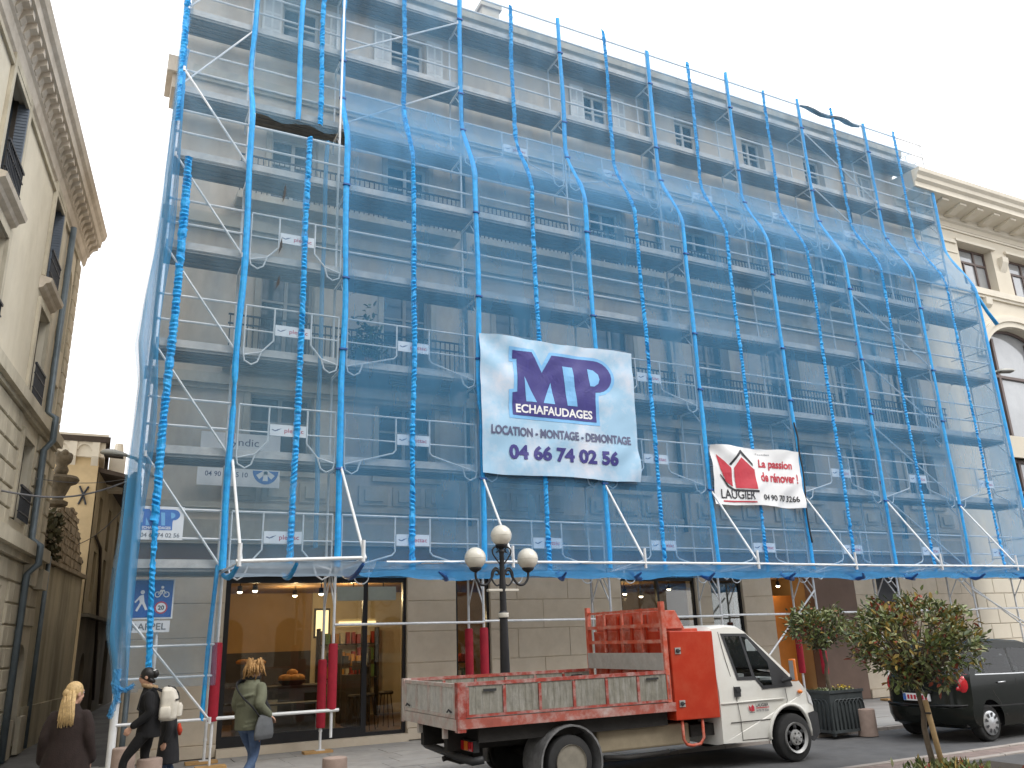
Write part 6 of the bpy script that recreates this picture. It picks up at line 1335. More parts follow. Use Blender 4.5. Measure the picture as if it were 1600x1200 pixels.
sp('pictogram', [(0.4, 0.38), (0.44, 0.46), (0.5, 0.46), (0.54, 0.39), (0.53, 0.385), (0.49, 0.44), (0.47, 0.38), (0.45, 0.38), (0.46, 0.43), (0.41, 0.375)]); sp('pictogram', [(0.47+0.025*math.cos(a), 0.5+0.025*math.sin(a)) for a in [2*PI*i/10 for i in range(10)]])
for r, m_, d in ((0.105, 'print_red', 0.012), (0.08, 'sign_white', 0.018)): sp('speed_roundel', [(0.47+r*math.cos(2*PI*i/20), 0.16+r*math.sin(2*PI*i/20)) for i in range(20)], m_, d)
v, f = text_geo('20', 0.1, 0.075, 0.03); q.print('lettering', v, f, 'print_black', 0.42, 0.122, 0.026)
b = MB(); b.box(-3.42, -2.76, 0.36, 0.385, 2.18, 2.37); b.build('lower_panel', 'sign_white', t)
q = Flat(t, -3.42, 2.18, 0.36); v, f = text_geo('RAPPEL', 0.54, 0.11, 0.015); q.print('lettering', v, f, 'print_grey', 0.06, 0.04, 0.012)
# round-cornered white cable pipe by the corner
b = MB(); b.path([(-3.28, 1.36, 0.0), (-3.28, 1.36, 1.3)], 0.05, 10); tag(b.build('down_pipe', 'zinc', smooth=True), 'grey down pipe on the left corner of the building', 'pipe')

# ------------------------------------------------------------ trees
def leaf(b, c, d, up, L_, W_, mi):
    d = d.normalized(); s = d.cross(up)
    if s.length < 1e-3: s = d.orthogonal()
    s.normalize(); n_ = s.cross(d)
    p = [c, c+d*L_*0.35+s*W_*0.5+n_*L_*0.06, c+d*L_*0.75+s*W_*0.35+n_*L_*0.02, c+d*L_-n_*L_*0.1, c+d*L_*0.75-s*W_*0.35+n_*L_*0.02, c+d*L_*0.35-s*W_*0.5+n_*L_*0.06, c+d*L_*0.5-n_*L_*0.02]
    b.add(p, [(0, 1, 6), (1, 2, 6), (2, 3, 6), (3, 4, 6), (4, 5, 6), (5, 0, 6)], mi)
def topiary(name, lab, x, y, zb, ztr, crown, nclump, nleaf, lsz, seed, group=None, weights=None, lean=(0, 0)):
    t = thing(name, lab, 'tree', (x, y, zb)); q = random.Random(seed)
    top = Vector((x+lean[0], y+lean[1], ztr))
    b = MB(); pts = [Vector((x, y, zb)).lerp(top, k/6)+Vector((0.012*math.sin(k*1.9), 0.012*math.cos(k*2.3), 0)) for k in range(7)]
    b.path(pts, [0.042-0.002*k for k in range(7)], 8); b.build('trunk', 'bark', t, smooth=True)
    (cx, cy, cz), (rx, ry, rz) = crown; C_ = Vector((cx, cy, cz)); fol = MB(); lb_ = MB()
    mats = ['leaf_green', 'leaf_dark', 'leaf_pale', 'leaf_yellow', 'leaf_red']; w = weights or [5, 4, 3, 1.3, 1.0]
    for i in range(nclump):
        while True:
            v = Vector((q.uniform(-1, 1), q.uniform(-1, 1), q.uniform(-1, 1)))
            if 0.35 < v.length < 1: break
        v = v.normalized()*(0.45+0.55*q.random()**0.5)*(0.78+0.30*noise.noise(v*2.2+Vector((seed, 0, 0)))+0.12)
        c = C_+Vector((v.x*rx, v.y*ry, v.z*rz)); st = top+Vector((0, 0, -0.05))
        if i % 2 == 0: lb_.path([st, st.lerp(c, 0.5)+Vector((0, 0, 0.06)), c], [0.014, 0.009, 0.004], 5)
        outd = (c-C_+Vector((0, 0, 0.3*rz))).normalized(); tone = q.random(); pick = q.choices(range(5), w)[0]
        for k in range(nleaf):
            d = (outd*0.7+Vector((q.uniform(-1, 1), q.uniform(-1, 1), q.uniform(-0.7, 1)))).normalized()
            mi = pick if q.random() < 0.45 else q.choices(range(5), w)[0]
            leaf(fol, c+Vector((q.gauss(0, 1), q.gauss(0, 1), q.gauss(0, 1)))*0.055, d, Vector((q.uniform(-1, 1), q.uniform(-1, 1), 1)), lsz*q.uniform(0.7, 1.25), lsz*0.42*q.uniform(0.8, 1.2), mi)
    lb_.build('limbs', 'bark', t, smooth=True)
    fol.build('foliage', mats, t, stuff=True); return t
topiary('topiary_tree', 'large rounded red-tipped evergreen tree on a stake in front of the dark car', 6.36, -7.07, -0.05, 1.12, ((6.42, -7.05, 1.66), (1.0, 0.9, 0.66)), 290, 13, 0.105, 5, weights=[5.5, 3.2, 4, 2.8, 1.0], lean=(-0.02, 0))
b = MB(); b.path([(6.42, -7.2, -0.1), (6.33, -7.16, 0.88)], 0.036, 10); tag(b.build('tree_stake', 'stake', smooth=True), 'pale round wooden stake tied to the near tree trunk', 'stake')
b = MB(); b.path([(6.28, -7.16, 0.72), (6.33, -7.21, 0.72), (6.39, -7.16, 0.72), (6.36, -7.05, 0.73)], 0.012, 6); tag(b.build('tree_tie', 'strap_black'), 'black strap tying the stake to the near tree', 'strap')
topiary('topiary_tree', 'smaller rounded evergreen tree growing from the dark planter', 8.55, -3.35, 0.6, 1.5, ((8.5, -3.35, 1.88), (0.66, 0.62, 0.38)), 130, 13, 0.10, 9, weights=[5, 4, 4, 0.8, 0.9])
# planter
t = thing('planter', 'dark iron planter with interlaced arches beside the truck nose', 'planter', (8.55, -3.3, 0)); PX0, PX1, PY0, PY1 = 8.15, 8.98, -3.72, -2.9
b = MB(); b.box(PX0, PX1, PY0, PY0+0.03, 0.08, 0.74); b.box(PX0, PX1, PY1-0.03, PY1, 0.08, 0.74); b.box(PX0, PX0+0.03, PY0+0.03, PY1-0.03, 0.08, 0.74); b.box(PX1-0.03, PX1, PY0+0.03, PY1-0.03, 0.08, 0.74); b.box(PX0+0.03, PX1-0.03, PY0+0.03, PY1-0.03, 0.1, 0.14); b.build('box', 'planter_iron', t)
for z in (0.05, 0.72): b = MB(); b.box(PX0-0.02, PX1+0.02, PY0-0.02, PY0+0.0, z, z+0.05); b.box(PX0-0.02, PX0, PY0, PY1+0.02, z, z+0.05); b.build('rim', 'planter_iron', t)
for x in (PX0, PX1-0.05):
    for y in (PY0, PY1-0.05): b = MB(); b.box(x, x+0.05, y, y+0.05, 0, 0.079); b.build('foot', 'planter_iron', t)
for i in range(4):
    for o in (0, 0.1):
        b = MB(); x = PX0+0.1+i*0.19+o-0.05; b.path([(x, PY0-0.012, 0.1), (x, PY0-0.012, 0.45)]+[(x+0.1-0.1*math.cos(PI*k/8), PY0-0.012, 0.45+0.16*math.sin(PI*k/8)) for k in range(1, 8)]+[(x+0.2, PY0-0.012, 0.45), (x+0.2, PY0-0.012, 0.1)], 0.011, 6)
        if x+0.2 < PX1: b.build('arch', 'planter_iron', t, smooth=True)
        b = MB(); y = PY0+0.1+i*0.19+o-0.05; b.path([(PX0-0.012, y, 0.1), (PX0-0.012, y, 0.45)]+[(PX0-0.012, y+0.1-0.1*math.cos(PI*k/8), 0.45+0.16*math.sin(PI*k/8)) for k in range(1, 8)]+[(PX0-0.012, y+0.2, 0.45), (PX0-0.012, y+0.2, 0.1)], 0.011, 6)
        if y+0.2 < PY1: b.build('arch', 'planter_iron', t, smooth=True)
b = MB(); b.box(PX0+0.03, PX1-0.03, PY0+0.03, PY1-0.03, 0.14, 0.68); b.build('earth', 'soil', t)
q = random.Random(12); fb = MB(); fy = MB()
for i in range(260):
    c = Vector((q.uniform(PX0+0.05, PX1-0.05), q.uniform(PY0+0.05, PY1-0.05), 0.69)); leaf(fb, c, Vector((q.uniform(-1, 1), q.uniform(-1, 1), q.uniform(0.3, 1.2))), Vector((0, 0, 1)), 0.11, 0.04, q.randint(0, 2))
    if i < 40: c = Vector((PX1-0.2+q.uniform(-0.15, 0.15), PY0+0.25+q.uniform(-0.15, 0.15), 0.77+q.uniform(0, 0.05))); leaf(fy, c, Vector((q.uniform(-1, 1), q.uniform(-1, 1), 0.4)), Vector((0, 0, 1)), 0.04, 0.035, 0)
tag(fb.build('bedding_plants', ['leaf_green', 'leaf_dark', 'leaf_pale']), 'low green plants filling the dark planter', 'plants', kind='stuff'); tag(fy.build('yellow_flowers', 'flower_yellow'), 'small yellow flowers at the edge of the planter', 'flowers', kind='stuff')
fb = MB()
for i in range(420):
    c = Vector((6.35+q.gauss(0, 0.27), -7.3+q.gauss(0, 0.22), -0.05)); h = q.uniform(0.08, 0.2)*max(0.3, 1-0.5*abs(c.x-6.3)); leaf(fb, c+Vector((0, 0, q.uniform(0, 0.08))), Vector((q.uniform(-0.7, 0.7), q.uniform(-0.7, 0.7), 1)), Vector((q.uniform(-1, 1), q.uniform(-1, 1), 0.2)), h, 0.045, q.choices(range(5), [4, 3, 4, 2, 1.2])[0])
tag(fb.build('ground_shrubs', ['leaf_green', 'leaf_dark', 'leaf_pale', 'leaf_yellow', 'leaf_red']), 'low leafy shrubs round the foot of the near tree', 'shrubs', kind='stuff')
b = MB(); b.box(5.0, 7.8, -8.2, -6.85, -0.2, -0.035); struct(b.build('planting_bed', 'soil'))

t = thing('balcony_plant', 'dark bushy potted plant on the balcony behind the net at left', 'plant', (0.85, 1.15, 7.5)); q = random.Random(44); pb = MB()
for i in range(420):
    c = Vector((0.85+q.gauss(0, 0.18), 1.18+q.gauss(0, 0.1), 7.8+abs(q.gauss(0, 0.42)))); leaf(pb, c, Vector((q.uniform(-1, 1), q.uniform(-1, 1), q.uniform(-0.3, 1))), Vector((0, 0, 1)), 0.16, 0.07, q.randint(0, 1))
pb.build('foliage', ['leaf_dark', 'leaf_green'], t, stuff=True)
b = MB(); b.lathe([(0.13, 0), (0.19, 0.3), (0.2, 0.32), (0.17, 0.3), (0.02, 0.29)], (0.85, 1.18, 7.5), 12); b.build('pot', 'roof_tile', t)
# ------------------------------------------------------------ people
M('skin', (0.50, 0.29, 0.20), 0.55, 0.06, 9, 0.0); M('hair_blond', (0.50, 0.345, 0.16), 0.55, 0.3, 30, 0.5, 90); M('hair_black', (0.012, 0.011, 0.011), 0.4, 0.3, 30, 0.4, 90); M('hair_dread', (0.34, 0.19, 0.07), 0.75, 0.35, 25, 0.6, 60)
M('coat_brown', (0.022, 0.013, 0.011), 0.9, 0.2, 12, 0.35, 80); M('cloth_black', (0.008, 0.008, 0.009), 0.9, 0.2, 12, 0.3, 80); M('cloth_dark', (0.018, 0.018, 0.02), 0.9, 0.2, 12, 0.3, 80)
M('jeans', (0.06, 0.10, 0.19), 0.85, 0.25, 10, 0.3, 90, col2=(0.12, 0.17, 0.26), c2=0.5, c2scale=4); M('olive', (0.125, 0.13, 0.085), 0.9, 0.15, 10, 0.3, 80, col2=(0.17, 0.175, 0.125), c2=0.5, c2scale=6)
M('bag_grey', (0.10, 0.105, 0.11), 0.8, 0.15, 9, 0.2, 60); M('bag_white', (0.62, 0.58, 0.50), 0.8, 0.1, 9, 0.2, 60); M('fur', (0.30, 0.20, 0.11), 0.95, 0.3, 30, 0.6, 60); M('shoe', (0.03, 0.026, 0.023), 0.6, 0.2, 9, 0.1); M('red_cloth', (0.5, 0.05, 0.02), 0.8, 0.15, 9, 0.1); M('lips', (0.4, 0.14, 0.12), 0.5, 0.1, 9, 0); M('eye_white', (0.6, 0.58, 0.55), 0.3, 0.02, 9, 0)
def fuse(b, name, mats, parent, voxel=0.011, smooth=5, zone=None):
    """overlapping tapered limbs fused into one continuous skin"""
    me = bpy.data.meshes.new('tmp'); me.from_pydata(b.v, [], b.f); ob = bpy.data.objects.new('tmp', me); COL.objects.link(ob)
    m = ob.modifiers.new('r', 'REMESH'); m.mode = 'VOXEL'; m.voxel_size = voxel
    s = ob.modifiers.new('s', 'SMOOTH'); s.factor = 0.5; s.iterations = smooth
    dg = bpy.context.evaluated_depsgraph_get(); out_ = bpy.data.meshes.new_from_object(ob.evaluated_get(dg)); bpy.data.objects.remove(ob); bpy.data.meshes.remove(me)
    out_.name = name
    for k in (mats if isinstance(mats, list) else [mats]): out_.materials.append(MATS[k])
    for p in out_.polygons:
        p.use_smooth = True; p.material_index = zone(p.center) if zone else 0
    o = bpy.data.objects.new(name, out_); COL.objects.link(o); o.parent = parent; return o
def limb(b, pts, rs, n=12): b.path(curve(pts, 5), [rs[0]+(rs[-1]-rs[0])*0 for _ in ()] or [interp(rs, i/(5*(len(pts)-1))) for i in range(5*(len(pts)-1)+1)], n); [b.ell(p, r*0.99, r*0.99, r*0.99, 10, 7) for p, r in ((pts[0], rs[0]), (pts[-1], rs[-1]))]
def interp(rs, t):
    x = t*(len(rs)-1); i = min(int(x), len(rs)-2); return rs[i]+(rs[i+1]-rs[i])*(x-i)
def hand(b, wrist, d, palm_n, k=1.0, curl=0.5):
    d = Vector(d).normalized(); n_ = Vector(palm_n).normalized(); s = d.cross(n_).normalized(); w = Vector(wrist)
    for i in range(4): b.path([w, w+d*0.045*k+s*(i-1.5)*0.019*k, w+d*0.085*k+s*(i-1.5)*0.02*k], [0.018*k, 0.014*k, 0.0115*k], 8)
    for i, L_ in enumerate((0.062, 0.072, 0.068, 0.052)):
        p0 = w+d*0.083*k+s*(i-1.5)*0.0215*k; p1 = p0+(d*(1-curl*0.3)+n_*curl*0.5)*L_*0.5*k; p2 = p1+(d*(1-curl*0.7)+n_*curl)*L_*0.5*k; b.path([p0, p1, p2], [0.0105*k, 0.0095*k, 0.008*k], 7)
    p0 = w+d*0.03*k-s*0.03*k; b.path([p0, p0+d*0.03*k-s*0.022*k+n_*0.012*k, p0+d*0.06*k-s*0.022*k+n_*0.03*k], [0.013*k, 0.011*k, 0.009*k], 7)
def head(b, c, yaw, pitch=0.0, k=1.0):
    """skull, jaw, nose, ears; face looks along local +y turned by yaw"""
    R_ = Matrix.Rotation(yaw, 3, 'Z') @ Matrix.Rotation(pitch, 3, 'X'); c = Vector(c)
    P = lambda x, y, z: c+R_ @ Vector((x*k, y*k, z*k))
    b.ell(P(0, -0.008, 0.025), 0.076*k, 0.096*k, 0.098*k, 14, 10, 0, R_); b.ell(P(0, 0.03, -0.045), 0.056*k, 0.062*k, 0.068*k, 12, 8, 0, R_); b.ell(P(0, 0.062, -0.092), 0.026*k, 0.022*k, 0.022*k, 8, 6, 0, R_)
    b.path([P(0, 0.088, 0.02), P(0, 0.105, -0.01), P(0, 0.112, -0.03), P(0, 0.092, -0.038)], [0.009*k, 0.012*k, 0.014*k, 0.012*k], 8)
    b.ell(P(0, 0.086, -0.062), 0.022*k, 0.012*k, 0.008*k, 8, 6, 0, R_)
    for s in (-1, 1): b.ell(P(0.078*s, -0.005, -0.005), 0.012*k, 0.024*k, 0.034*k, 8, 6, 0, R_); b.ell(P(0.03*s, 0.083, 0.035), 0.02*k, 0.012*k, 0.008*k, 8, 6, 0, R_)
    return P, R_
def face_bits(P, R_, par, k=1.0):
    b = MB()
    for s in (-1, 1): b.ell(P(0.03*s, 0.082, 0.014), 0.013*k, 0.008*k, 0.009*k, 8, 6, 0, R_)
    b.build('eyes', 'eye_white', par, smooth=True, local=True)
    b = MB()
    for s in (-1, 1): b.ell(P(0.03*s, 0.0895, 0.014), 0.006*k, 0.003*k, 0.0065*k, 8, 6, 0, R_); b.path([P(0.014*s, 0.094, 0.036), P(0.03*s, 0.095, 0.042), P(0.046*s, 0.088, 0.036)], 0.004*k, 5)
    b.build('eyebrows', 'hair_black', par, smooth=True, local=True)
    b = MB(); b.ell(P(0, 0.0905, -0.062), 0.02*k, 0.009*k, 0.007*k, 8, 6, 0, R_); b.build('lips', 'lips', par, smooth=True, local=True)
def legs(b, hip, feet, knees, k=1.0):
    for s, ft, kn in ((-1, feet[0], knees[0]), (1, feet[1], knees[1])):
        h = Vector(hip)+Vector((0.09*s*k, 0, -0.02)); kn = Vector(kn); ft = Vector(ft)
        limb(b, [h, h.lerp(kn, 0.5)+Vector((0.01*s, 0.012, 0)), kn, kn.lerp(ft, 0.4)+Vector((0, -0.018, 0)), ft+Vector((0, 0, 0.08))], [0.092*k, 0.078*k, 0.056*k, 0.055*k, 0.038*k])
        b.path([ft+Vector((0, -0.06, 0.035)), ft+Vector((0, 0.03, 0.045)), ft+Vector((0, 0.12, 0.03)), ft+Vector((0, 0.18, 0.022))], [0.036*k, 0.042*k, 0.038*k, 0.022*k], 10)
# ---- person in the long brown coat, back towards us, looking right
p1 = thing('person', 'person with long half-tied blond hair in a dark brown coat seen from behind', 'person', (-4.07, -4.5, -0.05), rz=math.radians(-14))
b = MB(); legs(b, (0, 0, 0.84), ((-0.11, 0.02, 0), (0.12, 0.3, 0.0)), ((-0.1, 0.07, 0.45), (0.11, 0.22, 0.46)))
limb(b, [(0, 0, 0.84), (0, -0.01, 1.0), (0, 0, 1.2), (0, 0.01, 1.3)], [0.125, 0.115, 0.125, 0.08]); limb(b, [(0, 0.0, 1.28), (0.005, 0.025, 1.42)], [0.055, 0.05])
for s in (-1, 1): limb(b, [(0.15*s, 0, 1.27), (0.2*s, -0.03, 1.05), (0.235*s, 0.05, 0.83)], [0.045, 0.036, 0.026]); hand(b, (0.235*s, 0.055, 0.81), (0.0, 0.25, -1), (-s, 0, 0), 0.95)
P, R_ = head(b, (0.015, 0.03, 1.5), math.radians(-38), -0.05, 0.98)
fuse(b, 'body', ['skin', 'cloth_dark', 'shoe'], p1, 0.009, 4, lambda c: 2 if c.z < 0.09 else (1 if c.z < 0.78 and abs(c.x) < 0.24 and c.z < 0.70 else 0)); face_bits(P, R_, p1)
b = MB()
def ringtube(b, rings, n=20, mi=0):
    base = len(b.v)
    for (cx, cy, cz, rx, ry) in rings:
        for k in range(n): a = 2*PI*k/n; b.v.append((cx+rx*math.cos(a), cy+ry*math.sin(a), cz))
    for i in range(len(rings)-1):
        for k in range(n): b.f.append((base+i*n+k, base+i*n+(k+1) % n, base+(i+1)*n+(k+1) % n, base+(i+1)*n+k)); b.m.append(mi)
    b.f.append(tuple(base+k for k in reversed(range(n)))); b.m.append(mi); b.f.append(tuple(base+(len(rings)-1)*n+k for k in range(n))); b.m.append(mi)
ringtube(b, [(0, 0.02, 0.52, 0.29, 0.21), (0, 0.01, 0.7, 0.262, 0.19), (0, 0.0, 0.9, 0.222, 0.162), (0, -0.005, 1.03, 0.188, 0.138), (0, 0, 1.15, 0.195, 0.14), (0, 0.0, 1.26, 0.19, 0.12), (0, 0.0, 1.325, 0.12, 0.09), (0, 0.012, 1.37, 0.085, 0.08), (0, 0.02, 1.4, 0.078, 0.075)])
for s in (-1, 1): limb(b, [(0.155*s, -0.005, 1.27), (0.2*s, -0.02, 1.16), (0.225*s, -0.035, 1.03), (0.25*s, 0.045, 0.83)], [0.068, 0.068, 0.06, 0.056])
fuse(b, 'coat', 'coat_brown', p1, 0.013, 4)
b = MB(); hq = random.Random(3); C1 = P(0, -0.01, 0.03)
b.ell(P(0, -0.018, 0.036), 0.085, 0.1, 0.1, 16, 11, 0, R_); b.ell(P(0, -0.1, 0.01), 0.05, 0.04, 0.05, 10, 8)
for i in range(46):
    a = hq.uniform(-1.15, 1.15); st = P(0.082*math.sin(a), -0.02-0.078*math.cos(a), hq.uniform(-0.02, 0.04)); e = Vector((-0.01+0.085*math.sin(a)+hq.uniform(-0.015, 0.015), -0.115-0.03*math.cos(a), hq.uniform(1.16, 1.24)))
    b.path([st, st.lerp(e, 0.35)+Vector((0, -0.03, 0)), st.lerp(e, 0.7)+Vector((0, -0.012, 0)), e], [0.016, 0.018, 0.014, 0.004], 6)
b.build('hair', 'hair_blond', p1, smooth=True, local=True)
# ---- person in black with white backpack, walking left
p2 = thing('person', 'person in black jacket with fur collar and white backpack striding left', 'person', (-3.1, -2.1, 0.0), rz=math.radians(82))
b = MB(); legs(b, (0, 0, 0.86), ((-0.08, 0.36, 0.0), (0.09, -0.3, 0.03)), ((-0.08, 0.27, 0.47), (0.09, 0.02, 0.45)))
limb(b, [(0, 0, 0.86), (0, 0.0, 1.02), (0, 0.02, 1.22), (0, 0.03, 1.33)], [0.125, 0.115, 0.125, 0.08]); limb(b, [(0, 0.03, 1.31), (0, 0.06, 1.44)], [0.054, 0.05])
limb(b, [(-0.16, 0.02, 1.29), (-0.2, 0.0, 1.06), (-0.2, 0.2, 0.9)], [0.045, 0.036, 0.026]); hand(b, (-0.2, 0.21, 0.885), (0, 0.6, -0.8), (1, 0, 0), 0.95, 0.8)
limb(b, [(0.16, 0.02, 1.29), (0.2, -0.05, 1.06), (0.2, 0.06, 0.86)], [0.045, 0.036, 0.026]); hand(b, (0.2, 0.07, 0.845), (0, 0.3, -1), (-1, 0, 0), 0.95, 0.8)
P, R_ = head(b, (0, 0.085, 1.53), math.radians(-6), -0.08, 0.95)
fuse(b, 'body', ['skin', 'cloth_black', 'shoe'], p2, 0.009, 4, lambda c: 2 if c.z < 0.09 else (1 if (c.z < 0.86 and min((c-Vector((-0.2, 0.25, 0.84))).length, (c-Vector((0.2, 0.1, 0.78))).length) > 0.12) else 0)); face_bits(P, R_, p2, 0.95)
b = MB(); ringtube(b, [(0, 0.0, 0.74, 0.19, 0.17), (0, 0.0, 0.88, 0.185, 0.155), (0, 0.01, 1.04, 0.17, 0.14), (0, 0.02, 1.18, 0.185, 0.145), (0, 0.03, 1.29, 0.175, 0.12), (0, 0.035, 1.36, 0.11, 0.09), (0, 0.045, 1.41, 0.08, 0.078)])
limb(b, [(-0.16, 0.02, 1.29), (-0.2, 0.01, 1.17), (-0.21, 0.0, 1.06), (-0.205, 0.18, 0.915)], [0.066, 0.066, 0.06, 0.052]); limb(b, [(0.16, 0.02, 1.29), (0.2, -0.02, 1.17), (0.21, -0.05, 1.06), (0.205, 0.05, 0.88)], [0.066, 0.066, 0.06, 0.052])
fuse(b, 'jacket', 'cloth_black', p2, 0.013, 4)
b = MB(); b.path([(0.09*math.cos(a), 0.04+0.085*math.sin(a), 1.405+0.02*math.sin(a)) for a in [2*PI*i/20 for i in range(20)]], [0.028+0.006*math.sin(i*2.1) for i in range(20)], 8, closed=True); b.build('fur_collar', 'fur', p2, smooth=True, local=True)
b = MB(); b.ell(P(0, -0.014, 0.034), 0.083, 0.099, 0.1, 16, 11, 0, R_); b.ell(P(0, -0.115, 0.03), 0.045, 0.05, 0.06, 12, 8); b.path([P(-0.06, -0.04, -0.04), P(0, -0.09, -0.07), P(0.06, -0.04, -0.04)], 0.03, 8); b.build('hair', 'hair_black', p2, smooth=True, local=True)
b = MB(); b.path([P(-0.05, -0.1, 0.08), P(0, -0.13, 0.085), P(0.05, -0.1, 0.07)], 0.008, 6); b.build('hair_clip', 'sign_white', p2, smooth=True, local=True)
b = MB(); b.path([P(-0.018, 0.098, 0.018), P(-0.045, 0.095, 0.018), P(-0.076, 0.03, 0.018)], 0.004, 5); b.build('glasses', 'hair_black', p2, local=True)
bp = thing('backpack', 'white two-pocket backpack on the back of the person in black', 'backpack', (-3.1, -2.1, 0.0), rz=math.radians(82))
b = MB()
def boxring(b, rings, n=28, p=0.55):
    base = len(b.v)
    for (cx, cy, cz, rx, ry) in rings:
        for k in range(n):
            a = 2*PI*k/n; c, s_ = math.cos(a), math.sin(a); b.v.append((cx+rx*math.copysign(abs(c)**p, c), cy+ry*math.copysign(abs(s_)**p, s_), cz))
    for i in range(len(rings)-1):
        for k in range(n): b.f.append((base+i*n+k, base+i*n+(k+1) % n, base+(i+1)*n+(k+1) % n, base+(i+1)*n+k)); b.m.append(0)
    b.f.append(tuple(base+k for k in reversed(range(n)))); b.m.append(0); b.f.append(tuple(base+(len(rings)-1)*n+k for k in range(n))); b.m.append(0)
boxring(b, [(0, -0.23, 0.94, 0.12, 0.08), (0, -0.235, 0.965, 0.165, 0.125), (0, -0.24, 1.1, 0.17, 0.13), (0, -0.235, 1.24, 0.165, 0.12), (0, -0.22, 1.34, 0.145, 0.095), (0, -0.2, 1.385, 0.09, 0.05)]); fuse(b, 'main_bag', 'bag_white', bp, 0.012, 2)
b = MB(); boxring(b, [(0, -0.36, 0.985, 0.1, 0.03), (0, -0.365, 1.0, 0.125, 0.05), (0, -0.37, 1.12, 0.125, 0.05), (0, -0.36, 1.165, 0.11, 0.035)]); b.build('front_pocket', 'bag_white', bp, smooth=True, local=True, auto=50)
for s in (-1, 1): b = MB(); boxring(b, [(0.175*s, -0.2, 0.98, 0.03, 0.06), (0.18*s, -0.2, 1.0, 0.04, 0.075), (0.18*s, -0.2, 1.1, 0.04, 0.075), (0.175*s, -0.2, 1.13, 0.03, 0.06)]); b.build('side_pocket', 'bag_white', bp, smooth=True, local=True, auto=50)
for s in (-1, 1): b = MB(); b.path([(0.1*s, -0.14, 1.33), (0.12*s, -0.02, 1.385), (0.125*s, 0.13, 1.28), (0.13*s, 0.16, 1.12), (0.13*s, -0.02, 0.98), (0.12*s, -0.14, 1.0)], 0.014, 6); b.build('shoulder_strap', 'cloth_dark', bp, smooth=True, local=True)
b = MB(); b.path([(-0.165, -0.33, 1.215), (-0.1, -0.362, 1.22), (0.1, -0.362, 1.22), (0.165, -0.33, 1.215)], 0.011, 6); b.build('zip', 'strap_black', bp, local=True)
b = MB(); b.path([(-0.03, -0.2, 1.4), (-0.02, -0.29, 1.375), (0, -0.345, 1.3), (0, -0.362, 1.22)], 0.012, 6); b.build('top_strap', 'strap_black', bp, local=True)
# ---- hidden companion behind the backpack
p4 = thing('person', 'shorter person in a dark grey coat and blue jeans mostly hidden behind the white backpack', 'person', (-2.78, -1.55, 0.0), rz=math.radians(85))
b = MB(); legs(b, (0, 0, 0.66), ((-0.07, 0.05, 0.0), (0.07, -0.1, 0.0)), ((-0.07, 0.06, 0.36), (0.07, -0.01, 0.35)), 0.8)
limb(b, [(0, 0, 0.66), (0, 0.01, 0.85), (0, 0.02, 0.98)], [0.1, 0.1, 0.06]); limb(b, [(0, 0.02, 0.97), (0, 0.03, 1.06)], [0.045, 0.042])
for s in (-1, 1): limb(b, [(0.12*s, 0.02, 0.95), (0.16*s, 0.0, 0.78), (0.16*s, 0.05, 0.62)], [0.036, 0.03, 0.022]); hand(b, (0.16*s, 0.055, 0.61), (0, 0.2, -1), (-s, 0, 0), 0.8)
P, R_ = head(b, (0, 0.045, 1.15), 0.0, 0.0, 0.9)
fuse(b, 'body', ['skin', 'jeans', 'shoe'], p4, 0.01, 4, lambda c: 2 if c.z < 0.08 else (1 if c.z < 0.7 and abs(c.x) < 0.13 else 0)); face_bits(P, R_, p4, 0.9)
b = MB(); ringtube(b, [(0, 0, 0.32, 0.185, 0.165), (0, 0, 0.5, 0.17, 0.15), (0, 0.01, 0.75, 0.145, 0.12), (0, 0.02, 0.92, 0.15, 0.11), (0, 0.02, 1.0, 0.09, 0.075), (0, 0.03, 1.04, 0.065, 0.065)])
for s in (-1, 1): limb(b, [(0.12*s, 0.02, 0.95), (0.165*s, 0.0, 0.8), (0.165*s, 0.05, 0.65)], [0.055, 0.052, 0.045])
fuse(b, 'coat', 'cloth_dark', p4, 0.013, 4)
b = MB(); b.ell(P(0, -0.014, 0.034), 0.078, 0.094, 0.095, 14, 10, 0, R_); b.build('hair', 'hair_black', p4, smooth=True, local=True)
b = MB(); b.path([(-0.14, -0.12, 0.86), (-0.15, -0.13, 0.78), (-0.13, -0.14, 0.70)], [0.02, 0.035, 0.02], 7); b.path([(-0.14, -0.12, 0.86), (-0.12, -0.15, 0.76), (-0.1, -0.15, 0.72)], [0.015, 0.025, 0.015], 6); b.build('scarf_end', 'red_cloth', p4, smooth=True, local=True)
# ---- person with dreadlocks, olive jacket, jeans and grey shoulder bag
p3 = thing('person', 'person with sandy dreadlocks in olive jacket and blue jeans walking past the shop window', 'person', (-1.88, -2.85, 0.0), rz=math.radians(-52))
b = MB(); legs(b, (0, 0, 0.88), ((-0.1, 0.24, 0.0), (0.1, -0.26, 0.03)), ((-0.1, 0.2, 0.49), (0.1, 0.02, 0.46)), 1.05)
limb(b, [(0, 0, 0.88), (0, 0.0, 1.04), (0, 0.01, 1.26), (0, 0.02, 1.38)], [0.13, 0.125, 0.14, 0.085]); limb(b, [(0, 0.02, 1.36), (0, 0.05, 1.48)], [0.058, 0.054])
limb(b, [(-0.18, 0.01, 1.34), (-0.22, 0.0, 1.1), (-0.2, 0.16, 0.92)], [0.05, 0.042, 0.03]); hand(b, (-0.2, 0.17, 0.905), (0, 0.6, -0.8), (1, 0, 0), 1.0, 0.6)
limb(b, [(0.18, 0.01, 1.34), (0.24, -0.08, 1.12), (0.25, 0.1, 0.98)], [0.05, 0.042, 0.03]); hand(b, (0.25, 0.115, 0.97), (0.1, 0.8, -0.5), (0, -0.3, -1), 1.0, 0.9)
P, R_ = head(b, (0, 0.07, 1.575), math.radians(4), -0.02, 1.0)
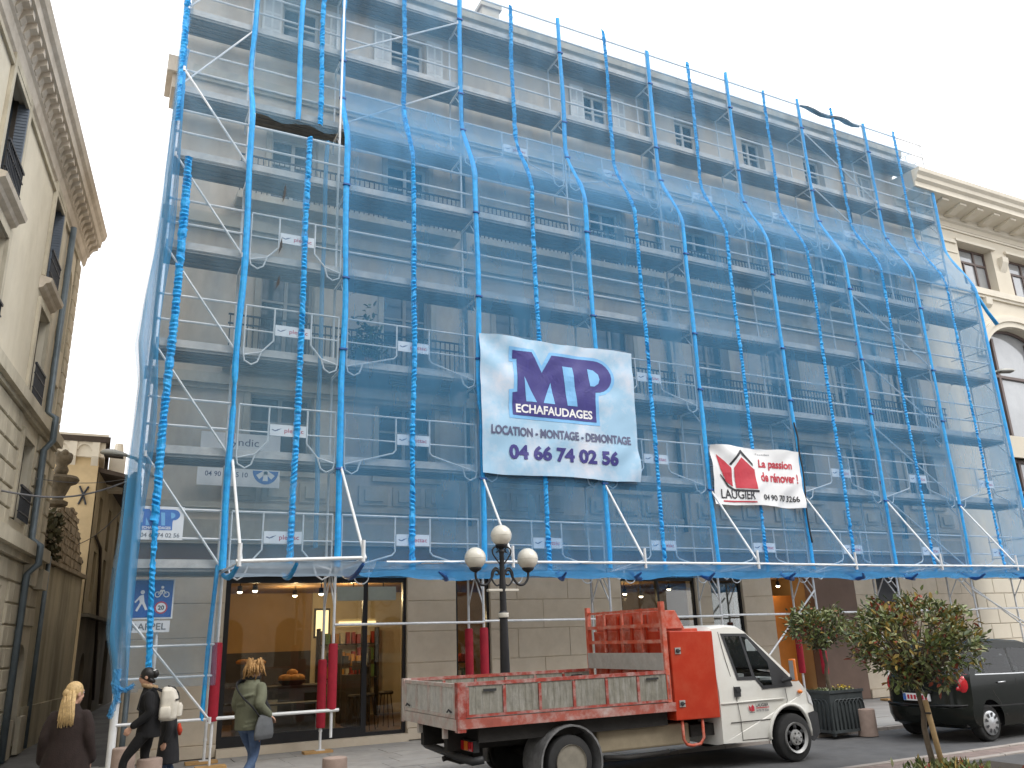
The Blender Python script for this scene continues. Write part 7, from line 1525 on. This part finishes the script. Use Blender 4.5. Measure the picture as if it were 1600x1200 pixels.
fuse(b, 'body', ['skin', 'jeans', 'shoe'], p3, 0.009, 4, lambda c: 2 if c.z < 0.085 else (1 if c.z < 0.95 and abs(c.x) < 0.185 else 0)); face_bits(P, R_, p3)
b = MB(); ringtube(b, [(0, 0.0, 0.80, 0.2, 0.175), (0, 0.0, 0.92, 0.2, 0.17), (0, 0.0, 1.06, 0.195, 0.165), (0, 0.01, 1.22, 0.215, 0.165), (0, 0.01, 1.34, 0.195, 0.13), (0, 0.02, 1.405, 0.125, 0.1), (0, 0.035, 1.455, 0.082, 0.08), (0, 0.04, 1.475, 0.078, 0.076)])
limb(b, [(-0.18, 0.01, 1.345), (-0.225, 0.005, 1.23), (-0.235, 0.0, 1.1), (-0.215, 0.15, 0.935)], [0.074, 0.074, 0.068, 0.056]); limb(b, [(0.18, 0.01, 1.345), (0.235, -0.035, 1.23), (0.255, -0.08, 1.12), (0.262, 0.085, 0.99)], [0.074, 0.074, 0.07, 0.058])
jq = random.Random(6)
for i in range(9): z = 0.84+i*0.055; a = jq.uniform(0, 6.28); b.path([(0.19*math.cos(a+d), 0.165*math.sin(a+d), z+0.04*d) for d in (0, 0.3, 0.6, 0.9)], 0.022, 6)
fuse(b, 'jacket', 'olive', p3, 0.012, 3)
b = MB(); b.path([(0.085*math.cos(a), 0.035+0.083*math.sin(a), 1.47) for a in [2*PI*i/18 for i in range(18)]], 0.02, 6, closed=True); b.build('jacket_collar', 'cloth_dark', p3, smooth=True, local=True)
b = MB(); b.ell(P(0, -0.016, 0.036), 0.085, 0.1, 0.1, 16, 11, 0, R_); hq = random.Random(17)
for i in range(64):
    a = hq.uniform(-2.25, 2.25); up_ = hq.uniform(0.0, 0.115); st = P(0.084*math.sin(a)*(1-up_*3), -0.014-0.09*math.cos(a)*(1-up_*3), up_+0.02); o_ = (R_ @ Vector((math.sin(a), -math.cos(a)-0.2, 0.25))).normalized(); L_ = hq.uniform(0.09, 0.2)
    m1 = st+o_*0.035+Vector((0, 0, 0.02)); m2 = st+o_*0.055+Vector((hq.uniform(-0.02, 0.02), hq.uniform(-0.02, 0.02), -L_*0.5)); e = st+o_*0.05+Vector((hq.uniform(-0.035, 0.035), hq.uniform(-0.035, 0.035), -L_))
    b.path([st, m1, m2, e], [0.012, 0.013, 0.012, 0.008], 6)
b.build('dreadlocks', 'hair_dread', p3, smooth=True, local=True)
sb = thing('shoulder_bag', 'grey slouchy shoulder bag hanging at the hip of the person with dreadlocks', 'bag', (-1.88, -2.85, 0.0), rz=math.radians(-52))
b = MB(); ringtube(b, [(0.27, 0.0, 0.68, 0.045, 0.17), (0.275, 0.0, 0.74, 0.06, 0.185), (0.27, 0.01, 0.86, 0.055, 0.165), (0.265, 0.02, 0.96, 0.035, 0.13), (0.26, 0.02, 1.0, 0.015, 0.11)]); fuse(b, 'pouch', 'bag_grey', sb, 0.011, 4)
b = MB(); b.path(curve([(0.27, -0.1, 0.98), (0.2, -0.16, 1.1), (0.02, -0.185, 1.24), (-0.14, -0.13, 1.38), (-0.16, 0.02, 1.435), (-0.1, 0.14, 1.34), (0.08, 0.19, 1.18), (0.22, 0.15, 1.05), (0.265, 0.1, 0.98)], 4), 0.012, 6, flat=2.0); b.build('strap', 'cloth_dark', sb, smooth=True, local=True)
